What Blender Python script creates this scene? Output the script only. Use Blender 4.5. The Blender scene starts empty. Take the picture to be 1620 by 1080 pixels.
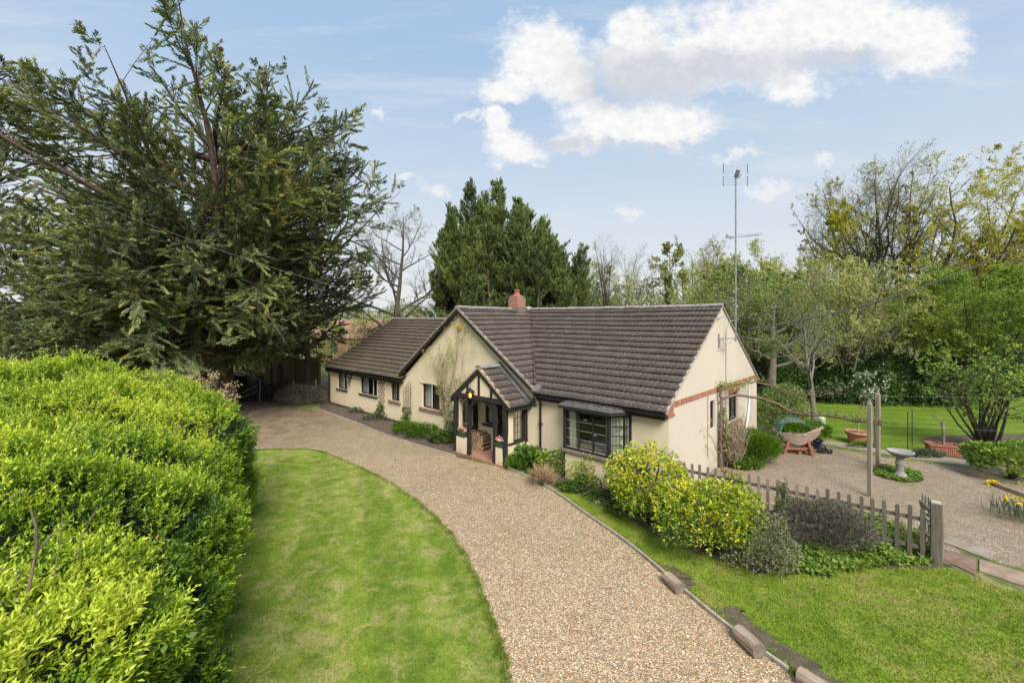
import bpy, math, random
import numpy as np
from mathutils import Vector, Matrix, Quaternion

# ---------------------------------------------------------------- camera, sky, sun, exposure
S = bpy.context.scene
COL = S.collection
FPX, YH, CAMH = 698.0, 505.0, 4.62          # focal length in photo pixels, horizon row, eye height (m)
cd = bpy.data.cameras.new("camera"); cam = bpy.data.objects.new("camera", cd); COL.objects.link(cam)
cam.location = (0, 0, CAMH); cam.rotation_euler = (math.radians(90), 0, 0)
cd.sensor_width = 36; cd.lens = FPX / 1620 * 36; cd.shift_y = -35 / 1620
cd.clip_start = 0.05; cd.clip_end = 2000
S.camera = cam
S.view_settings.view_transform = 'Standard'; S.view_settings.look = 'None'
S.view_settings.gamma = 1; S.view_settings.exposure = 0.9
SUN = Vector((0.16, -0.68, 0.72)).normalized()
sl = bpy.data.lights.new("sun", 'SUN'); sl.energy = 3.3; sl.angle = math.radians(32); sl.color = (1, .965, .90)
so = bpy.data.objects.new("sun", sl); COL.objects.link(so)
so.rotation_euler = (-SUN).to_track_quat('-Z', 'Y').to_euler()
S.cycles.max_bounces = 6; S.cycles.diffuse_bounces = 3; S.cycles.glossy_bounces = 2
S.cycles.transparent_max_bounces = 8; S.cycles.transmission_bounces = 4
S.cycles.use_adaptive_sampling = True; S.cycles.adaptive_threshold = 0.015
S.cycles.use_denoising = True
S.cycles.sample_clamp_indirect = 6

class NT:
    """tiny node-graph helper"""
    def __init__(s, nt): s.nt = nt
    def n(s, t, **k):
        o = s.nt.nodes.new(t)
        for a, b in k.items(): setattr(o, a, b)
        return o
    def put(s, sock, v):
        if isinstance(v, bpy.types.NodeSocket): s.nt.links.new(v, sock)
        elif isinstance(v, (tuple, list)) and len(v) == 3 and sock.type == 'RGBA': sock.default_value = (*v, 1)
        else: sock.default_value = v
    def m(s, op, a, b=None, c=None, clamp=False):
        o = s.n('ShaderNodeMath', operation=op, use_clamp=clamp)
        s.put(o.inputs[0], a)
        if b is not None: s.put(o.inputs[1], b)
        if c is not None: s.put(o.inputs[2], c)
        return o.outputs[0]
    def mr(s, v, a, b, c=0., d=1., kind='SMOOTHSTEP'):
        o = s.n('ShaderNodeMapRange', interpolation_type=kind)
        for i, x in enumerate((v, a, b, c, d)): s.put(o.inputs[i], x)
        return o.outputs[0]
    def mix(s, f, a, b, mode='MIX'):
        o = s.n('ShaderNodeMix', data_type='RGBA', blend_type=mode)
        s.put(o.inputs[0], f); s.put(o.inputs[6], a); s.put(o.inputs[7], b)
        return o.outputs[2]
    def noise(s, vec, scale, detail=4, rough=.55, out=0, dist=0.):
        o = s.n('ShaderNodeTexNoise'); s.put(o.inputs['Scale'], scale); s.put(o.inputs['Detail'], detail)
        s.put(o.inputs['Roughness'], rough); s.put(o.inputs['Distortion'], dist)
        if vec is not None: s.put(o.inputs['Vector'], vec)
        return o.outputs[out]
    def vor(s, vec, scale, feature='F1', out='Distance', rnd=1.):
        o = s.n('ShaderNodeTexVoronoi', feature=feature); s.put(o.inputs['Scale'], scale); s.put(o.inputs['Randomness'], rnd)
        if vec is not None: s.put(o.inputs['Vector'], vec)
        return o.outputs[out]
    def ramp(s, f, stops, interp='LINEAR'):
        o = s.n('ShaderNodeValToRGB'); e = o.color_ramp.elements; o.color_ramp.interpolation = interp
        while len(e) < len(stops): e.new(.5)
        for x, (p, c) in zip(e, stops): x.position = p; x.color = (*c, 1)
        s.put(o.inputs[0], f); return o.outputs[0]
    def xyz(s, v):
        o = s.n('ShaderNodeSeparateXYZ'); s.put(o.inputs[0], v); return o.outputs
    def comb(s, a, b, c):
        o = s.n('ShaderNodeCombineXYZ')
        for i, x in enumerate((a, b, c)): s.put(o.inputs[i], x)
        return o.outputs[0]
    def bump(s, h, strength=.3, dist=.02):
        o = s.n('ShaderNodeBump'); s.put(o.inputs['Strength'], strength); s.put(o.inputs['Distance'], dist); s.put(o.inputs['Height'], h)
        return o.outputs[0]

W = bpy.data.worlds.new("World"); S.world = W; W.use_nodes = True
g = NT(W.node_tree); W.node_tree.nodes.clear()
sky = g.n('ShaderNodeTexSky', sky_type='NISHITA', sun_disc=False)
sky.sun_elevation = math.asin(SUN.z); sky.sun_rotation = math.atan2(SUN.x, SUN.y)
sky.air_density = 1.0; sky.dust_density = 1.6; sky.ozone_density = 1.4
SKY_ST = 0.12
tc = g.n('ShaderNodeTexCoord').outputs['Generated']
X, Y, Z = g.xyz(tc)
yy = g.m('MAXIMUM', Y, .08)
a_ = g.m('DIVIDE', X, yy); b_ = g.m('DIVIDE', Z, yy)     # tangent-plane bearing / elevation of a sky direction
cvec = g.comb(a_, b_, 0.)
w1 = g.xyz(g.noise(cvec, 5.5, 7, .62, out=1)); w2 = g.xyz(g.noise(g.comb(g.m('ADD', a_, 5.1), b_, 2.), 22., 5, .65, out=1))
def warp(x, k): return g.m('ADD', x, g.m('ADD', g.m('MULTIPLY', g.m('SUBTRACT', w1[k], .5), .16), g.m('MULTIPLY', g.m('SUBTRACT', w2[k], .5), .055)))
aw, bw_ = warp(a_, 0), warp(b_, 1)
wob = g.noise(cvec, 9., 7, .62); wob2 = g.noise(g.comb(g.m('ADD', a_, 3.3), g.m('MULTIPLY', b_, 1.3), 1.7), 34., 5, .65)
def blobs(lst, u=aw, v_=bw_):
    acc = None
    for px, py, rx, ry in lst:
        ca, cb = (px - 810) / FPX, (YH - py) / FPX
        dx = g.m('MULTIPLY', g.m('SUBTRACT', u, ca), FPX / rx); dy = g.m('MULTIPLY', g.m('SUBTRACT', v_, cb), FPX / ry)
        d = g.m('ADD', g.m('MULTIPLY', dx, dx), g.m('MULTIPLY', dy, dy))
        v = g.m('SUBTRACT', 1., g.m('SQRT', d))
        acc = v if acc is None else g.m('SMOOTH_MAX', acc, v, .25)
    return acc
white = blobs([(855, 90, 80, 58), (905, 120, 52, 46), (1005, 48, 55, 46), (1180, 60, 170, 90), (1310, 42, 170, 80), (1440, 72, 95, 62), (1250, 130, 60, 42),
               (1070, 100, 170, 62), (795, 135, 50, 34), (1000, 192, 130, 42), (945, 172, 60, 32), (812, 238, 60, 27), (1060, 205, 80, 27), (785, 200, 24, 36), (900, 222, 50, 24)])
small = blobs([(1215, 306, 62, 17), (1168, 252, 60, 15), (602, 178, 22, 14), (640, 285, 34, 12), (683, 303, 36, 18), (1305, 252, 20, 15), (990, 340, 40, 18), (745, 190, 40, 10)])
cl = g.m('ADD', white, g.m('ADD', g.m('MULTIPLY', g.m('SUBTRACT', wob, .5), .8), g.m('MULTIPLY', g.m('SUBTRACT', wob2, .5), .55)))
cden = g.mr(cl, -.16, .52)
sden = g.m('MULTIPLY', g.mr(g.m('ADD', small, g.m('MULTIPLY', g.m('SUBTRACT', wob2, .5), 1.6)), .05, .9), .75)
grey = blobs([(1040, 118, 190, 60), (1130, 105, 160, 48), (960, 128, 90, 52), (880, 226, 70, 24), (1000, 226, 130, 20), (1330, 95, 130, 30)])
gfac = g.mr(g.m('ADD', grey, g.m('MULTIPLY', g.m('SUBTRACT', wob, .5), 1.1)), -.05, .75, 0., .85)
ccol = g.mix(gfac, (.525, .522, .515), (.315, .335, .370))
ccol = g.mix(g.mr(wob2, .30, .62, .45, 0.), ccol, (.40, .425, .46))
skc = g.n('ShaderNodeMix', data_type='RGBA', blend_type='MULTIPLY'); g.put(skc.inputs[0], 1.)
g.put(skc.inputs[6], sky.outputs[0]); g.put(skc.inputs[7], (SKY_ST, SKY_ST, SKY_ST))
base = skc.outputs[2]
wisp = g.mr(g.noise(g.comb(g.m('MULTIPLY', a_, .7), g.m('MULTIPLY', b_, 4.), 4.), 3., 6, .62), .46, .78, 0., .5)
veil = g.mr(Z, .02, .75, .96, .84)     # thin high cloud, thicker towards the horizon
base = g.mix(veil, base, g.mix(g.mr(Z, .06, .52, kind='LINEAR'), (.428, .440, .452), (.220, .314, .432)))
base = g.mix(wisp, base, (.42, .44, .46))
front = g.mr(Y, .1, .25)
base = g.mix(g.m('MULTIPLY', sden, front), base, (.49, .49, .49))
base = g.mix(g.m('MULTIPLY', cden, front), base, ccol)
bg = g.n('ShaderNodeBackground'); g.put(bg.inputs[0], base); bg.inputs[1].default_value = 1.0
# the mix above already carries the sky strength; Background keeps the brief's scale
SCALE = 0.12
up = g.n('ShaderNodeMix', data_type='RGBA', blend_type='MULTIPLY'); g.put(up.inputs[0], 1.)
g.put(up.inputs[6], base); k = 1 / SCALE; g.put(up.inputs[7], (k, k, k)); g.put(bg.inputs[0], up.outputs[2]); bg.inputs[1].default_value = SCALE
wo = g.n('ShaderNodeOutputWorld'); W.node_tree.links.new(bg.outputs[0], wo.inputs[0])

# ---------------------------------------------------------------- placing helpers
TH = -0.75; CU, CV = 23.68, -10.87
sT, cT = math.sin(TH), math.cos(TH)
UL, VL = (cT, sT), (-sT, cT)                                   # house axes in the world
HO = Vector((-(CU * UL[0] + CV * VL[0]), -(CU * UL[1] + CV * VL[1]), 0))
def HW(u, v, z=0.): return Vector((HO.x + u * UL[0] + v * VL[0], HO.y + u * UL[1] + v * VL[1], z))
def GP(px, py, z=0.):
    D = FPX * (CAMH - z) / (py - YH); return Vector(((px - 810) / FPX * D, D, z))
def DP(px, py, D): return Vector(((px - 810) / FPX * D, D, CAMH + (YH - py) / FPX * D))
def WF(px, py, v0=0.):
    a = (px - 810) / FPX; t = (v0 - CV) / (-sT * a + cT); return CU + t * (a * cT + sT), CAMH + t * (YH - py) / FPX
UR = 18.97
def WR(px, py, u0=UR):
    a = (px - 810) / FPX; t = (u0 - CU) / (a * cT + sT); return CV + t * (-sT * a + cT), CAMH + t * (YH - py) / FPX
def GH(px, py):
    w = GP(px, py); x, y = w.x - HO.x, w.y - HO.y
    return x * UL[0] + y * UL[1], x * VL[0] + y * VL[1]

def tag(o, label=None, cat=None, group=None, kind=None):
    if label: o["label"] = label
    if cat: o["category"] = cat
    if group: o["group"] = group
    if kind: o["kind"] = kind
    return o
def thing(name, label, cat, loc=(0, 0, 0), rz=0., group=None):
    o = bpy.data.objects.new(name, None); COL.objects.link(o); o.empty_display_size = .2
    o.location = loc; o.rotation_euler = (0, 0, rz); return tag(o, label, cat, group)
def link(name, me, mat, parent=None):
    o = bpy.data.objects.new(name, me); COL.objects.link(o)
    if mat is not None:
        for m_ in (mat if isinstance(mat, (list, tuple)) else [mat]): me.materials.append(m_)
    if parent is not None: o.parent = parent
    return o
def npmesh(name, V, F, mat, parent=None, tint=None, smooth=False):
    V = np.asarray(V, np.float32).reshape(-1, 3); F = np.asarray(F, np.int32); k = F.shape[1]
    me = bpy.data.meshes.new(name)
    me.vertices.add(len(V)); me.vertices.foreach_set("co", V.ravel())
    me.loops.add(F.size); me.loops.foreach_set("vertex_index", F.ravel())
    me.polygons.add(len(F)); me.polygons.foreach_set("loop_start", np.arange(0, F.size, k, dtype=np.int32))
    me.polygons.foreach_set("loop_total", np.full(len(F), k, np.int32))
    if smooth: me.polygons.foreach_set("use_smooth", np.ones(len(F), bool))
    if tint is not None:
        at = me.attributes.new("tint", 'FLOAT', 'FACE'); at.data.foreach_set("value", np.asarray(tint, np.float32))
    me.update(calc_edges=True)
    return link(name, me, mat, parent)
def copy_tree(o, parent=None):
    c = o.copy(); COL.objects.link(c)
    if parent is not None: c.parent = parent
    for ch in list(o.children): copy_tree(ch, c)
    return c

class MB:
    def __init__(s, T=None): s.v = []; s.f = []; s.t = []; s.sm = []; s.T = T
    def add(s, vs, fs, tint=.5, smooth=False):
        b = len(s.v)
        for p in vs: s.v.append(tuple(s.T(*p)) if s.T else tuple(p))
        for q in fs: s.f.append([b + i for i in q]); s.t.append(tint); s.sm.append(smooth)
        return s
    def box(s, x0, x1, y0, y1, z0, z1, tint=.5):
        return s.add([(x0, y0, z0), (x1, y0, z0), (x1, y1, z0), (x0, y1, z0), (x0, y0, z1), (x1, y0, z1), (x1, y1, z1), (x0, y1, z1)],
                     [(0, 3, 2, 1), (4, 5, 6, 7), (0, 1, 5, 4), (1, 2, 6, 5), (2, 3, 7, 6), (3, 0, 4, 7)], tint)
    def prism(s, poly, d, tint=.5):
        """poly: list of 3D points, d: extrusion vector"""
        n = len(poly); P = [Vector(p) for p in poly]; d = Vector(d)
        return s.add(P + [p + d for p in P], [tuple(range(n))[::-1], tuple(range(n, 2 * n))] + [(i, (i + 1) % n, n + (i + 1) % n, n + i) for i in range(n)], tint)
    def bar(s, p, q, w, h, up=(0, 0, 1), tint=.5):
        p, q = Vector(p), Vector(q); d = (q - p).normalized(); up = Vector(up)
        sd = d.cross(up)
        if sd.length < 1e-4: sd = d.cross(Vector((1, 0, 0)))
        sd.normalize(); u = sd.cross(d).normalized(); sd *= w / 2; u *= h / 2
        return s.add([p - sd - u, p + sd - u, p + sd + u, p - sd + u, q - sd - u, q + sd - u, q + sd + u, q - sd + u],
                     [(0, 3, 2, 1), (4, 5, 6, 7), (0, 1, 5, 4), (1, 2, 6, 5), (2, 3, 7, 6), (3, 0, 4, 7)], tint)
    def tube(s, pts, r, n=8, tint=.5, cap=True):
        P = [Vector(p) for p in pts]; R = r if isinstance(r, (list, tuple)) else [r] * len(P)
        ref = None; vs = []
        for i, p in enumerate(P):
            d = (P[min(i + 1, len(P) - 1)] - P[max(i - 1, 0)]).normalized()
            if ref is None: ref = d.orthogonal().normalized()
            else:
                ref = (ref - d * ref.dot(d))
                ref = ref.normalized() if ref.length > 1e-5 else d.orthogonal().normalized()
            b = d.cross(ref)
            for k in range(n):
                t = 2 * math.pi * k / n; vs.append(p + (ref * math.cos(t) + b * math.sin(t)) * R[i])
        fs = [(i * n + k, i * n + (k + 1) % n, (i + 1) * n + (k + 1) % n, (i + 1) * n + k) for i in range(len(P) - 1) for k in range(n)]
        s.add(vs, fs, tint, True)
        if cap: s.add(vs[:n], [tuple(range(n))[::-1]], tint); s.add(vs[-n:], [tuple(range(n))], tint)
        return s
    def lathe(s, prof, n=24, c=(0, 0, 0), tint=.5, sx=1., sy=1.):
        vs = []
        for r, z in prof:
            for k in range(n):
                t = 2 * math.pi * k / n; vs.append((c[0] + r * math.cos(t) * sx, c[1] + r * math.sin(t) * sy, c[2] + z))
        fs = [(i * n + k, i * n + (k + 1) % n, (i + 1) * n + (k + 1) % n, (i + 1) * n + k) for i in range(len(prof) - 1) for k in range(n)]
        return s.add(vs, fs, tint, True)
    def build(s, name, mat, parent=None, bevel=0.):
        me = bpy.data.meshes.new(name); me.from_pydata(s.v, [], s.f)
        me.polygons.foreach_set("use_smooth", s.sm)
        at = me.attributes.new("tint", 'FLOAT', 'FACE'); at.data.foreach_set("value", s.t)
        o = link(name, me, mat, parent)
        if bevel:
            b = o.modifiers.new("bevel", 'BEVEL'); b.width = bevel; b.segments = 2; b.limit_method = 'ANGLE'
        return o

# ---------------------------------------------------------------- materials
def mat(name):
    m_ = bpy.data.materials.new(name); m_.use_nodes = True
    q = NT(m_.node_tree); b = m_.node_tree.nodes['Principled BSDF']
    b.inputs['Specular IOR Level'].default_value = .3
    return m_, q, b
def coord(q): return q.n('ShaderNodeTexCoord').outputs['Object']
def attr(q, name='tint'): return q.n('ShaderNodeAttribute', attribute_name=name).outputs['Fac']
def plain(name, c1, c2=None, scale=6., rough=.7, bump=.15, bscale=40., metal=0., spec=.3):
    """two-tone noise surface with a fine bump"""
    m_, q, b = mat(name); co = coord(q); c2 = c2 or tuple(x * .7 for x in c1)
    f = q.noise(co, scale, 6, .65)
    col = q.mix(q.mr(f, .32, .68), c2, c1)
    q.put(b.inputs['Base Color'], col); b.inputs['Roughness'].default_value = rough; b.inputs['Metallic'].default_value = metal
    b.inputs['Specular IOR Level'].default_value = spec
    if bump: q.put(b.inputs['Normal'], q.bump(q.noise(co, bscale, 4), bump, .01))
    return m_
def leafmat(name, stops, trans=.3, rough=.5, spec=.25, nscale=.8, namt=.18, bw=1.):
    m_, q, b = mat(name); t = attr(q); co = coord(q)
    f = q.m('ADD', t, q.m('MULTIPLY', q.m('SUBTRACT', q.noise(co, nscale, 3), .5), namt * 2), clamp=True)
    n_ = len(stops); col = q.ramp(f, [(i / (n_ - 1), c) for i, c in enumerate(stops)])
    q.put(b.inputs['Base Color'], col); b.inputs['Roughness'].default_value = rough; b.inputs['Specular IOR Level'].default_value = spec
    tr = q.n('ShaderNodeBsdfTranslucent'); q.put(tr.inputs[0], q.mix(1., col, (1., 1.0, .55), 'MULTIPLY'))
    mx = q.n('ShaderNodeMixShader'); mx.inputs[0].default_value = trans
    out = m_.node_tree.nodes['Material Output']
    m_.node_tree.links.new(b.outputs[0], mx.inputs[1]); m_.node_tree.links.new(tr.outputs[0], mx.inputs[2]); m_.node_tree.links.new(mx.outputs[0], out.inputs[0])
    return m_
def stucco(name, c, stain):
    m_, q, b = mat(name); co = coord(q); x, y, z = q.xyz(co)
    n1 = q.noise(co, 1.1, 6, .6); n2 = q.noise(q.comb(q.m('MULTIPLY', x, 5.), q.m('MULTIPLY', y, 5.), q.m('MULTIPLY', z, .5)), 1.5, 5, .6)
    col = q.mix(q.mr(n1, .38, .75, 0., .35), c, tuple(k * .86 for k in c))
    col = q.mix(q.mr(n2, .50, .80, 0., .38), col, stain); n3 = q.noise(q.comb(q.m('MULTIPLY', x, 16.), q.m('MULTIPLY', y, 16.), q.m('MULTIPLY', z, .7)), 1.2, 4, .65); col = q.mix(q.m('MULTIPLY', q.mr(n3, .55, .85, 0., .13), q.mr(z, .6, 2.3, .15, 1.)), col, tuple(k * .8 for k in stain))
    splash = q.m('MULTIPLY', q.mr(q.m('ADD', z, q.m('MULTIPLY', n1, .35)), .1, .62, 1., 0.), q.mr(q.noise(co, 4., 4), .35, .7, .1, .6))
    col = q.mix(splash, col, tuple(k * .55 for k in stain))
    q.put(b.inputs['Base Color'], col); b.inputs['Roughness'].default_value = .85
    h = q.m('ADD', q.noise(co, 55., 3), q.m('MULTIPLY', q.noise(co, 3., 3), 2.))
    q.put(b.inputs['Normal'], q.bump(h, .22, .012)); return m_
def grassmat(name, greens, stripe=None, dry=(.46, .385, .17), dryamt=.78):
    m_, q, b = mat(name); co = coord(q); x, y, z = q.xyz(co)
    n1 = q.noise(co, .55, 5, .6); n2 = q.noise(co, 2.9, 6, .68); n3 = q.noise(co, 28., 3, .7); n4 = q.noise(co, 90., 2, .7)
    col = q.ramp(q.m('ADD', q.m('MULTIPLY', n2, .72), q.m('MULTIPLY', n1, .28)), [(.41, greens[0]), (.5, greens[1]), (.58, greens[2])])
    col = q.mix(q.mr(q.m('ADD', q.m('MULTIPLY', n1, .3), q.m('MULTIPLY', q.noise(co, 2.3, 7, .72, dist=.6), .7)), .47, .60, 0., dryamt), col, dry)
    if stripe:
        ax, ay, wd = stripe
        ph = q.m('ADD', q.m('MULTIPLY', q.m('ADD', q.m('MULTIPLY', x, ax), q.m('MULTIPLY', y, ay)), 2 * math.pi / wd), q.m('MULTIPLY', n1, 1.6))
        col = q.mix(q.mr(q.m('SINE', ph), -.5, .5, .24, 0.), col, tuple(k * .55 for k in greens[0]))
        col = q.mix(q.mr(q.m('SINE', ph), .2, .9, 0., .24), col, greens[2])
    col = q.mix(q.mr(n3, .35, .70, .50, 0.), col, tuple(k * .45 for k in greens[0]))
    col = q.mix(q.mr(n4, .42, .72, 0., .40), col, (greens[2][0] * 1.3, greens[2][1] * 1.2, greens[2][2] * 1.4))
    tv = attr(q); k_ = q.m('ADD', q.m('ADD', q.m('MULTIPLY', tv, .95), .5), q.m('MULTIPLY', q.m('LESS_THAN', tv, .001), .5)); col = q.mix(1., col, q.comb(k_, k_, k_), 'MULTIPLY')
    q.put(b.inputs['Base Color'], col); b.inputs['Roughness'].default_value = .8; b.inputs['Specular IOR Level'].default_value = .15
    q.put(b.inputs['Normal'], q.bump(q.m('ADD', n3, n4), .5, .03)); return m_
def gravelmat(name, cols, moss, mossamt, scale=42., needles=None):
    m_, q, b = mat(name); co = coord(q)
    dn = q.n('ShaderNodeVectorMath', operation='ADD'); q.put(dn.inputs[0], co)
    sc = q.n('ShaderNodeVectorMath', operation='SCALE'); q.put(sc.inputs[0], q.noise(co, 30., 2, out=1)); sc.inputs['Scale'].default_value = .012
    q.put(dn.inputs[1], sc.outputs[0]); v = dn.outputs[0]
    d1 = q.vor(v, scale); r1 = q.xyz(q.vor(v, scale, out='Color'))[0]
    d2 = q.vor(v, scale * 1.9); r2 = q.xyz(q.vor(v, scale * 1.9, out='Color'))[1]
    big = q.m('GREATER_THAN', r1, .42)
    r = q.m('ADD', q.m('MULTIPLY', r1, big), q.m('MULTIPLY', r2, q.m('SUBTRACT', 1., big)))
    col = q.ramp(r, [(i / (len(cols) - 1), c) for i, c in enumerate(cols)])
    edge = q.m('ADD', q.m('MULTIPLY', q.mr(d1, .3, .75), big), q.m('MULTIPLY', q.mr(d2, .3, .75), q.m('SUBTRACT', 1., big)))
    big_n = q.noise(co, .5, 5, .6); mid = q.noise(co, 2.2, 5, .65)
    col = q.mix(q.mr(mid, .35, .7, .0, .35), col, tuple(k * .62 for k in cols[1]))
    col = q.mix(q.m('MULTIPLY', edge, .55), col, (.10, .075, .05))
    col = q.mix(q.mr(q.m('ADD', q.m('MULTIPLY', big_n, .5), q.m('MULTIPLY', q.noise(co, 5., 5, .7), .5)), .50, .66, 0., mossamt), col, moss)
    col = q.mix(q.mr(q.noise(co, .32, 6, .68, dist=.4), .48, .66, 0., .30), col, tuple(k * .55 for k in cols[1]))
    if needles:   # fallen needles and soil trodden in under the big tree
        x, y, z = q.xyz(co); dx, dy = q.m('SUBTRACT', x, needles[0]), q.m('SUBTRACT', y, needles[1]); dd = q.m('SQRT', q.m('ADD', q.m('MULTIPLY', dx, dx), q.m('MULTIPLY', dy, dy)))
        col = q.mix(q.m('MULTIPLY', q.mr(dd, needles[2] * .35, needles[2], 1., 0.), q.mr(q.noise(co, 1.3, 6, .72), .36, .62, .15, .85)), col, (.19, .115, .075))
    q.put(b.inputs['Base Color'], col); b.inputs['Roughness'].default_value = .75
    q.put(b.inputs['Normal'], q.bump(q.m('SUBTRACT', 1., edge), .75, .02)); return m_
def tilemat(name, c1, c2, lich, moss):
    m_, q, b = mat(name); co = coord(q); t = attr(q)
    col = q.mix(t, c1, c2)
    n1 = q.noise(co, .9, 5, .65); n2 = q.noise(co, 9., 5, .7)
    col = q.mix(q.mr(n1, .45, .72, 0., .55), col, moss)
    col = q.mix(q.mr(n2, .52, .74, 0., .45), col, tuple(k * 1.75 for k in c2))
    sp = q.m('MULTIPLY', q.mr(q.m('ADD', q.vor(co, 7.), q.m('MULTIPLY', n2, .12)), .12, .24, 1., 0.), q.m('GREATER_THAN', q.xyz(q.vor(co, 7., out='Color'))[0], .55))
    col = q.mix(q.m('MULTIPLY', sp, .75), col, lich)
    col = q.mix(q.mr(q.noise(co, 38., 3, .7), .52, .72, 0., .55), col, lich); col = q.mix(q.mr(q.noise(co, 24., 4, .75), .52, .70, 0., .6), col, tuple(k * .42 for k in c1)); col = q.mix(q.mr(q.noise(co, .55, 5, .7), .55, .70, 0., .55), col, (.095, .075, .035))
    q.put(b.inputs['Base Color'], col); b.inputs['Roughness'].default_value = .8
    q.put(b.inputs['Normal'], q.bump(q.noise(co, 70., 3), .35, .008)); return m_
def brickmat(name, T='xz', sc=1.):
    m_, q, b = mat(name); co = coord(q); x, y, z = q.xyz(co)
    pick = {'x': x, 'y': y, 'z': z, 's': q.m('ADD', x, y)}
    br = q.n('ShaderNodeTexBrick'); q.put(br.inputs['Vector'], q.comb(pick[T[0]], pick[T[1]], 0.))
    br.inputs['Color1'].default_value = (.36, .13, .07, 1); br.inputs['Color2'].default_value = (.27, .10, .06, 1); br.inputs['Mortar'].default_value = (.36, .32, .26, 1)
    br.inputs['Scale'].default_value = 1.; br.inputs['Brick Width'].default_value = .225 * sc; br.inputs['Row Height'].default_value = .075 * sc; br.inputs['Mortar Size'].default_value = .008
    col = q.mix(q.mr(q.noise(co, 14., 5, .7), .4, .7, 0., .4), br.outputs['Color'], (.20, .12, .09))
    q.put(b.inputs['Base Color'], col); b.inputs['Roughness'].default_value = .85
    q.put(b.inputs['Normal'], q.bump(q.m('SUBTRACT', 1., br.outputs['Fac']), .5, .006)); return m_
def barkmat(name, c1, c2, sc=1.):
    m_, q, b = mat(name); co = coord(q); x, y, z = q.xyz(co)
    v = q.comb(q.m('MULTIPLY', x, 6 * sc), q.m('MULTIPLY', y, 6 * sc), q.m('MULTIPLY', z, 1.6 * sc))
    n_ = q.noise(v, 2., 6, .7)
    col = q.mix(q.mr(n_, .35, .65), c2, c1); col = q.mix(q.mr(q.noise(co, .9, 4), .5, .7, 0., .45), col, (c1[0] * .8, c1[1] * 1.05, c1[2] * .6))
    q.put(b.inputs['Base Color'], col); b.inputs['Roughness'].default_value = .9; b.inputs['Specular IOR Level'].default_value = .1
    q.put(b.inputs['Normal'], q.bump(n_, .6, .05)); return m_
def woodmat(name, c1, c2, along='z'):
    m_, q, b = mat(name); co = coord(q); x, y, z = q.xyz(co)
    k = {'x': (1.2, 14, 14), 'y': (14, 1.2, 14), 'z': (14, 14, 1.2)}[along]
    v = q.comb(q.m('MULTIPLY', x, float(k[0])), q.m('MULTIPLY', y, float(k[1])), q.m('MULTIPLY', z, float(k[2])))
    n_ = q.noise(v, 2.2, 6, .7)
    col = q.mix(q.mr(n_, .3, .7), c2, c1); col = q.mix(q.m('MULTIPLY', q.m('SUBTRACT', attr(q), .5), 1.0), col, c2)
    col = q.mix(q.mr(q.noise(co, 2.5, 5, .7), .52, .72, 0., .5), col, (c2[0] * .8, c2[1] * 1.0, c2[2] * .7))
    q.put(b.inputs['Base Color'], col); b.inputs['Roughness'].default_value = .85
    q.put(b.inputs['Normal'], q.bump(n_, .35, .01)); return m_
def glassmat(name, tintc=(.9, .95, .93), refl=.16):
    m_ = bpy.data.materials.new(name); m_.use_nodes = True; q = NT(m_.node_tree); m_.node_tree.nodes.clear()
    t = q.n('ShaderNodeBsdfTransparent'); q.put(t.inputs[0], tintc); gl = q.n('ShaderNodeBsdfGlossy'); gl.inputs['Roughness'].default_value = .03
    lw = q.n('ShaderNodeLayerWeight'); lw.inputs[0].default_value = .35
    mx = q.n('ShaderNodeMixShader'); q.put(mx.inputs[0], q.m('ADD', q.m('MULTIPLY', lw.outputs['Fresnel'], .5), refl * .35, clamp=True))
    m_.node_tree.links.new(t.outputs[0], mx.inputs[1]); m_.node_tree.links.new(gl.outputs[0], mx.inputs[2])
    o = q.n('ShaderNodeOutputMaterial'); m_.node_tree.links.new(mx.outputs[0], o.inputs[0]); return m_

LAWN = grassmat("lawn_grass", [(.095, .175, .012), (.160, .245, .022), (.265, .315, .048)], (.93, .36, 1.25))
LAWN2 = grassmat("side_grass", [(.115, .195, .014), (.180, .265, .022), (.26, .32, .040)], None, (.38, .30, .11), .6)
LAWN3 = grassmat("back_grass", [(.085, .155, .010), (.125, .215, .014), (.17, .245, .022)], (.2, .98, 1.1), dryamt=.2)
FIELD = grassmat("meadow_grass", [(.09, .12, .03), (.13, .16, .04), (.18, .19, .06)])
GRAVEL = gravelmat("pea_gravel", [(.15, .098, .050), (.38, .275, .145), (.49, .368, .20), (.62, .50, .32), (.27, .158, .068), (.82, .73, .56)], (.25, .215, .075), .42, needles=(-12.5, 20.5, 8.))
GRAVEL2 = gravelmat("yard_gravel", [(.20, .135, .09), (.34, .25, .165), (.41, .31, .20), (.50, .40, .29), (.26, .165, .10), (.58, .48, .37)], (.22, .20, .06), .5, 34.)
SOIL = plain("bare_soil", (.125, .092, .068), (.070, .050, .037), 5., .95, .8, 22.)
LITTER = plain("needle_litter", (.22, .155, .105), (.12, .088, .062), 2.2, .95, .6, 30.)
PATHM = plain("paving_stone", (.29, .245, .19), (.19, .16, .12), 3., .85, .35, 30.)
CREAM = stucco("cream_render", (.655, .545, .365), (.48, .39, .25))
PALE = stucco("pale_render", (.56, .485, .39), (.43, .36, .26))
BLACK = woodmat("black_timber", (.030, .026, .023), (.012, .011, .010))
BLACKX = woodmat("black_board", (.030, .027, .025), (.013, .012, .011), 'x')
BARGE = woodmat("weathered_board", (.24, .18, .125), (.13, .10, .07), 'x')
TILE = tilemat("roof_tile", (.068, .050, .041), (.093, .072, .060), (.42, .39, .36), (.062, .048, .038))
TILEL = tilemat("left_roof_tile", (.080, .059, .043), (.105, .080, .059), (.42, .39, .34), (.075, .062, .038))
RIDGE = plain("ridge_tile", (.30, .28, .26), (.15, .125, .11), 9., .9, .4, 30.)
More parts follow.
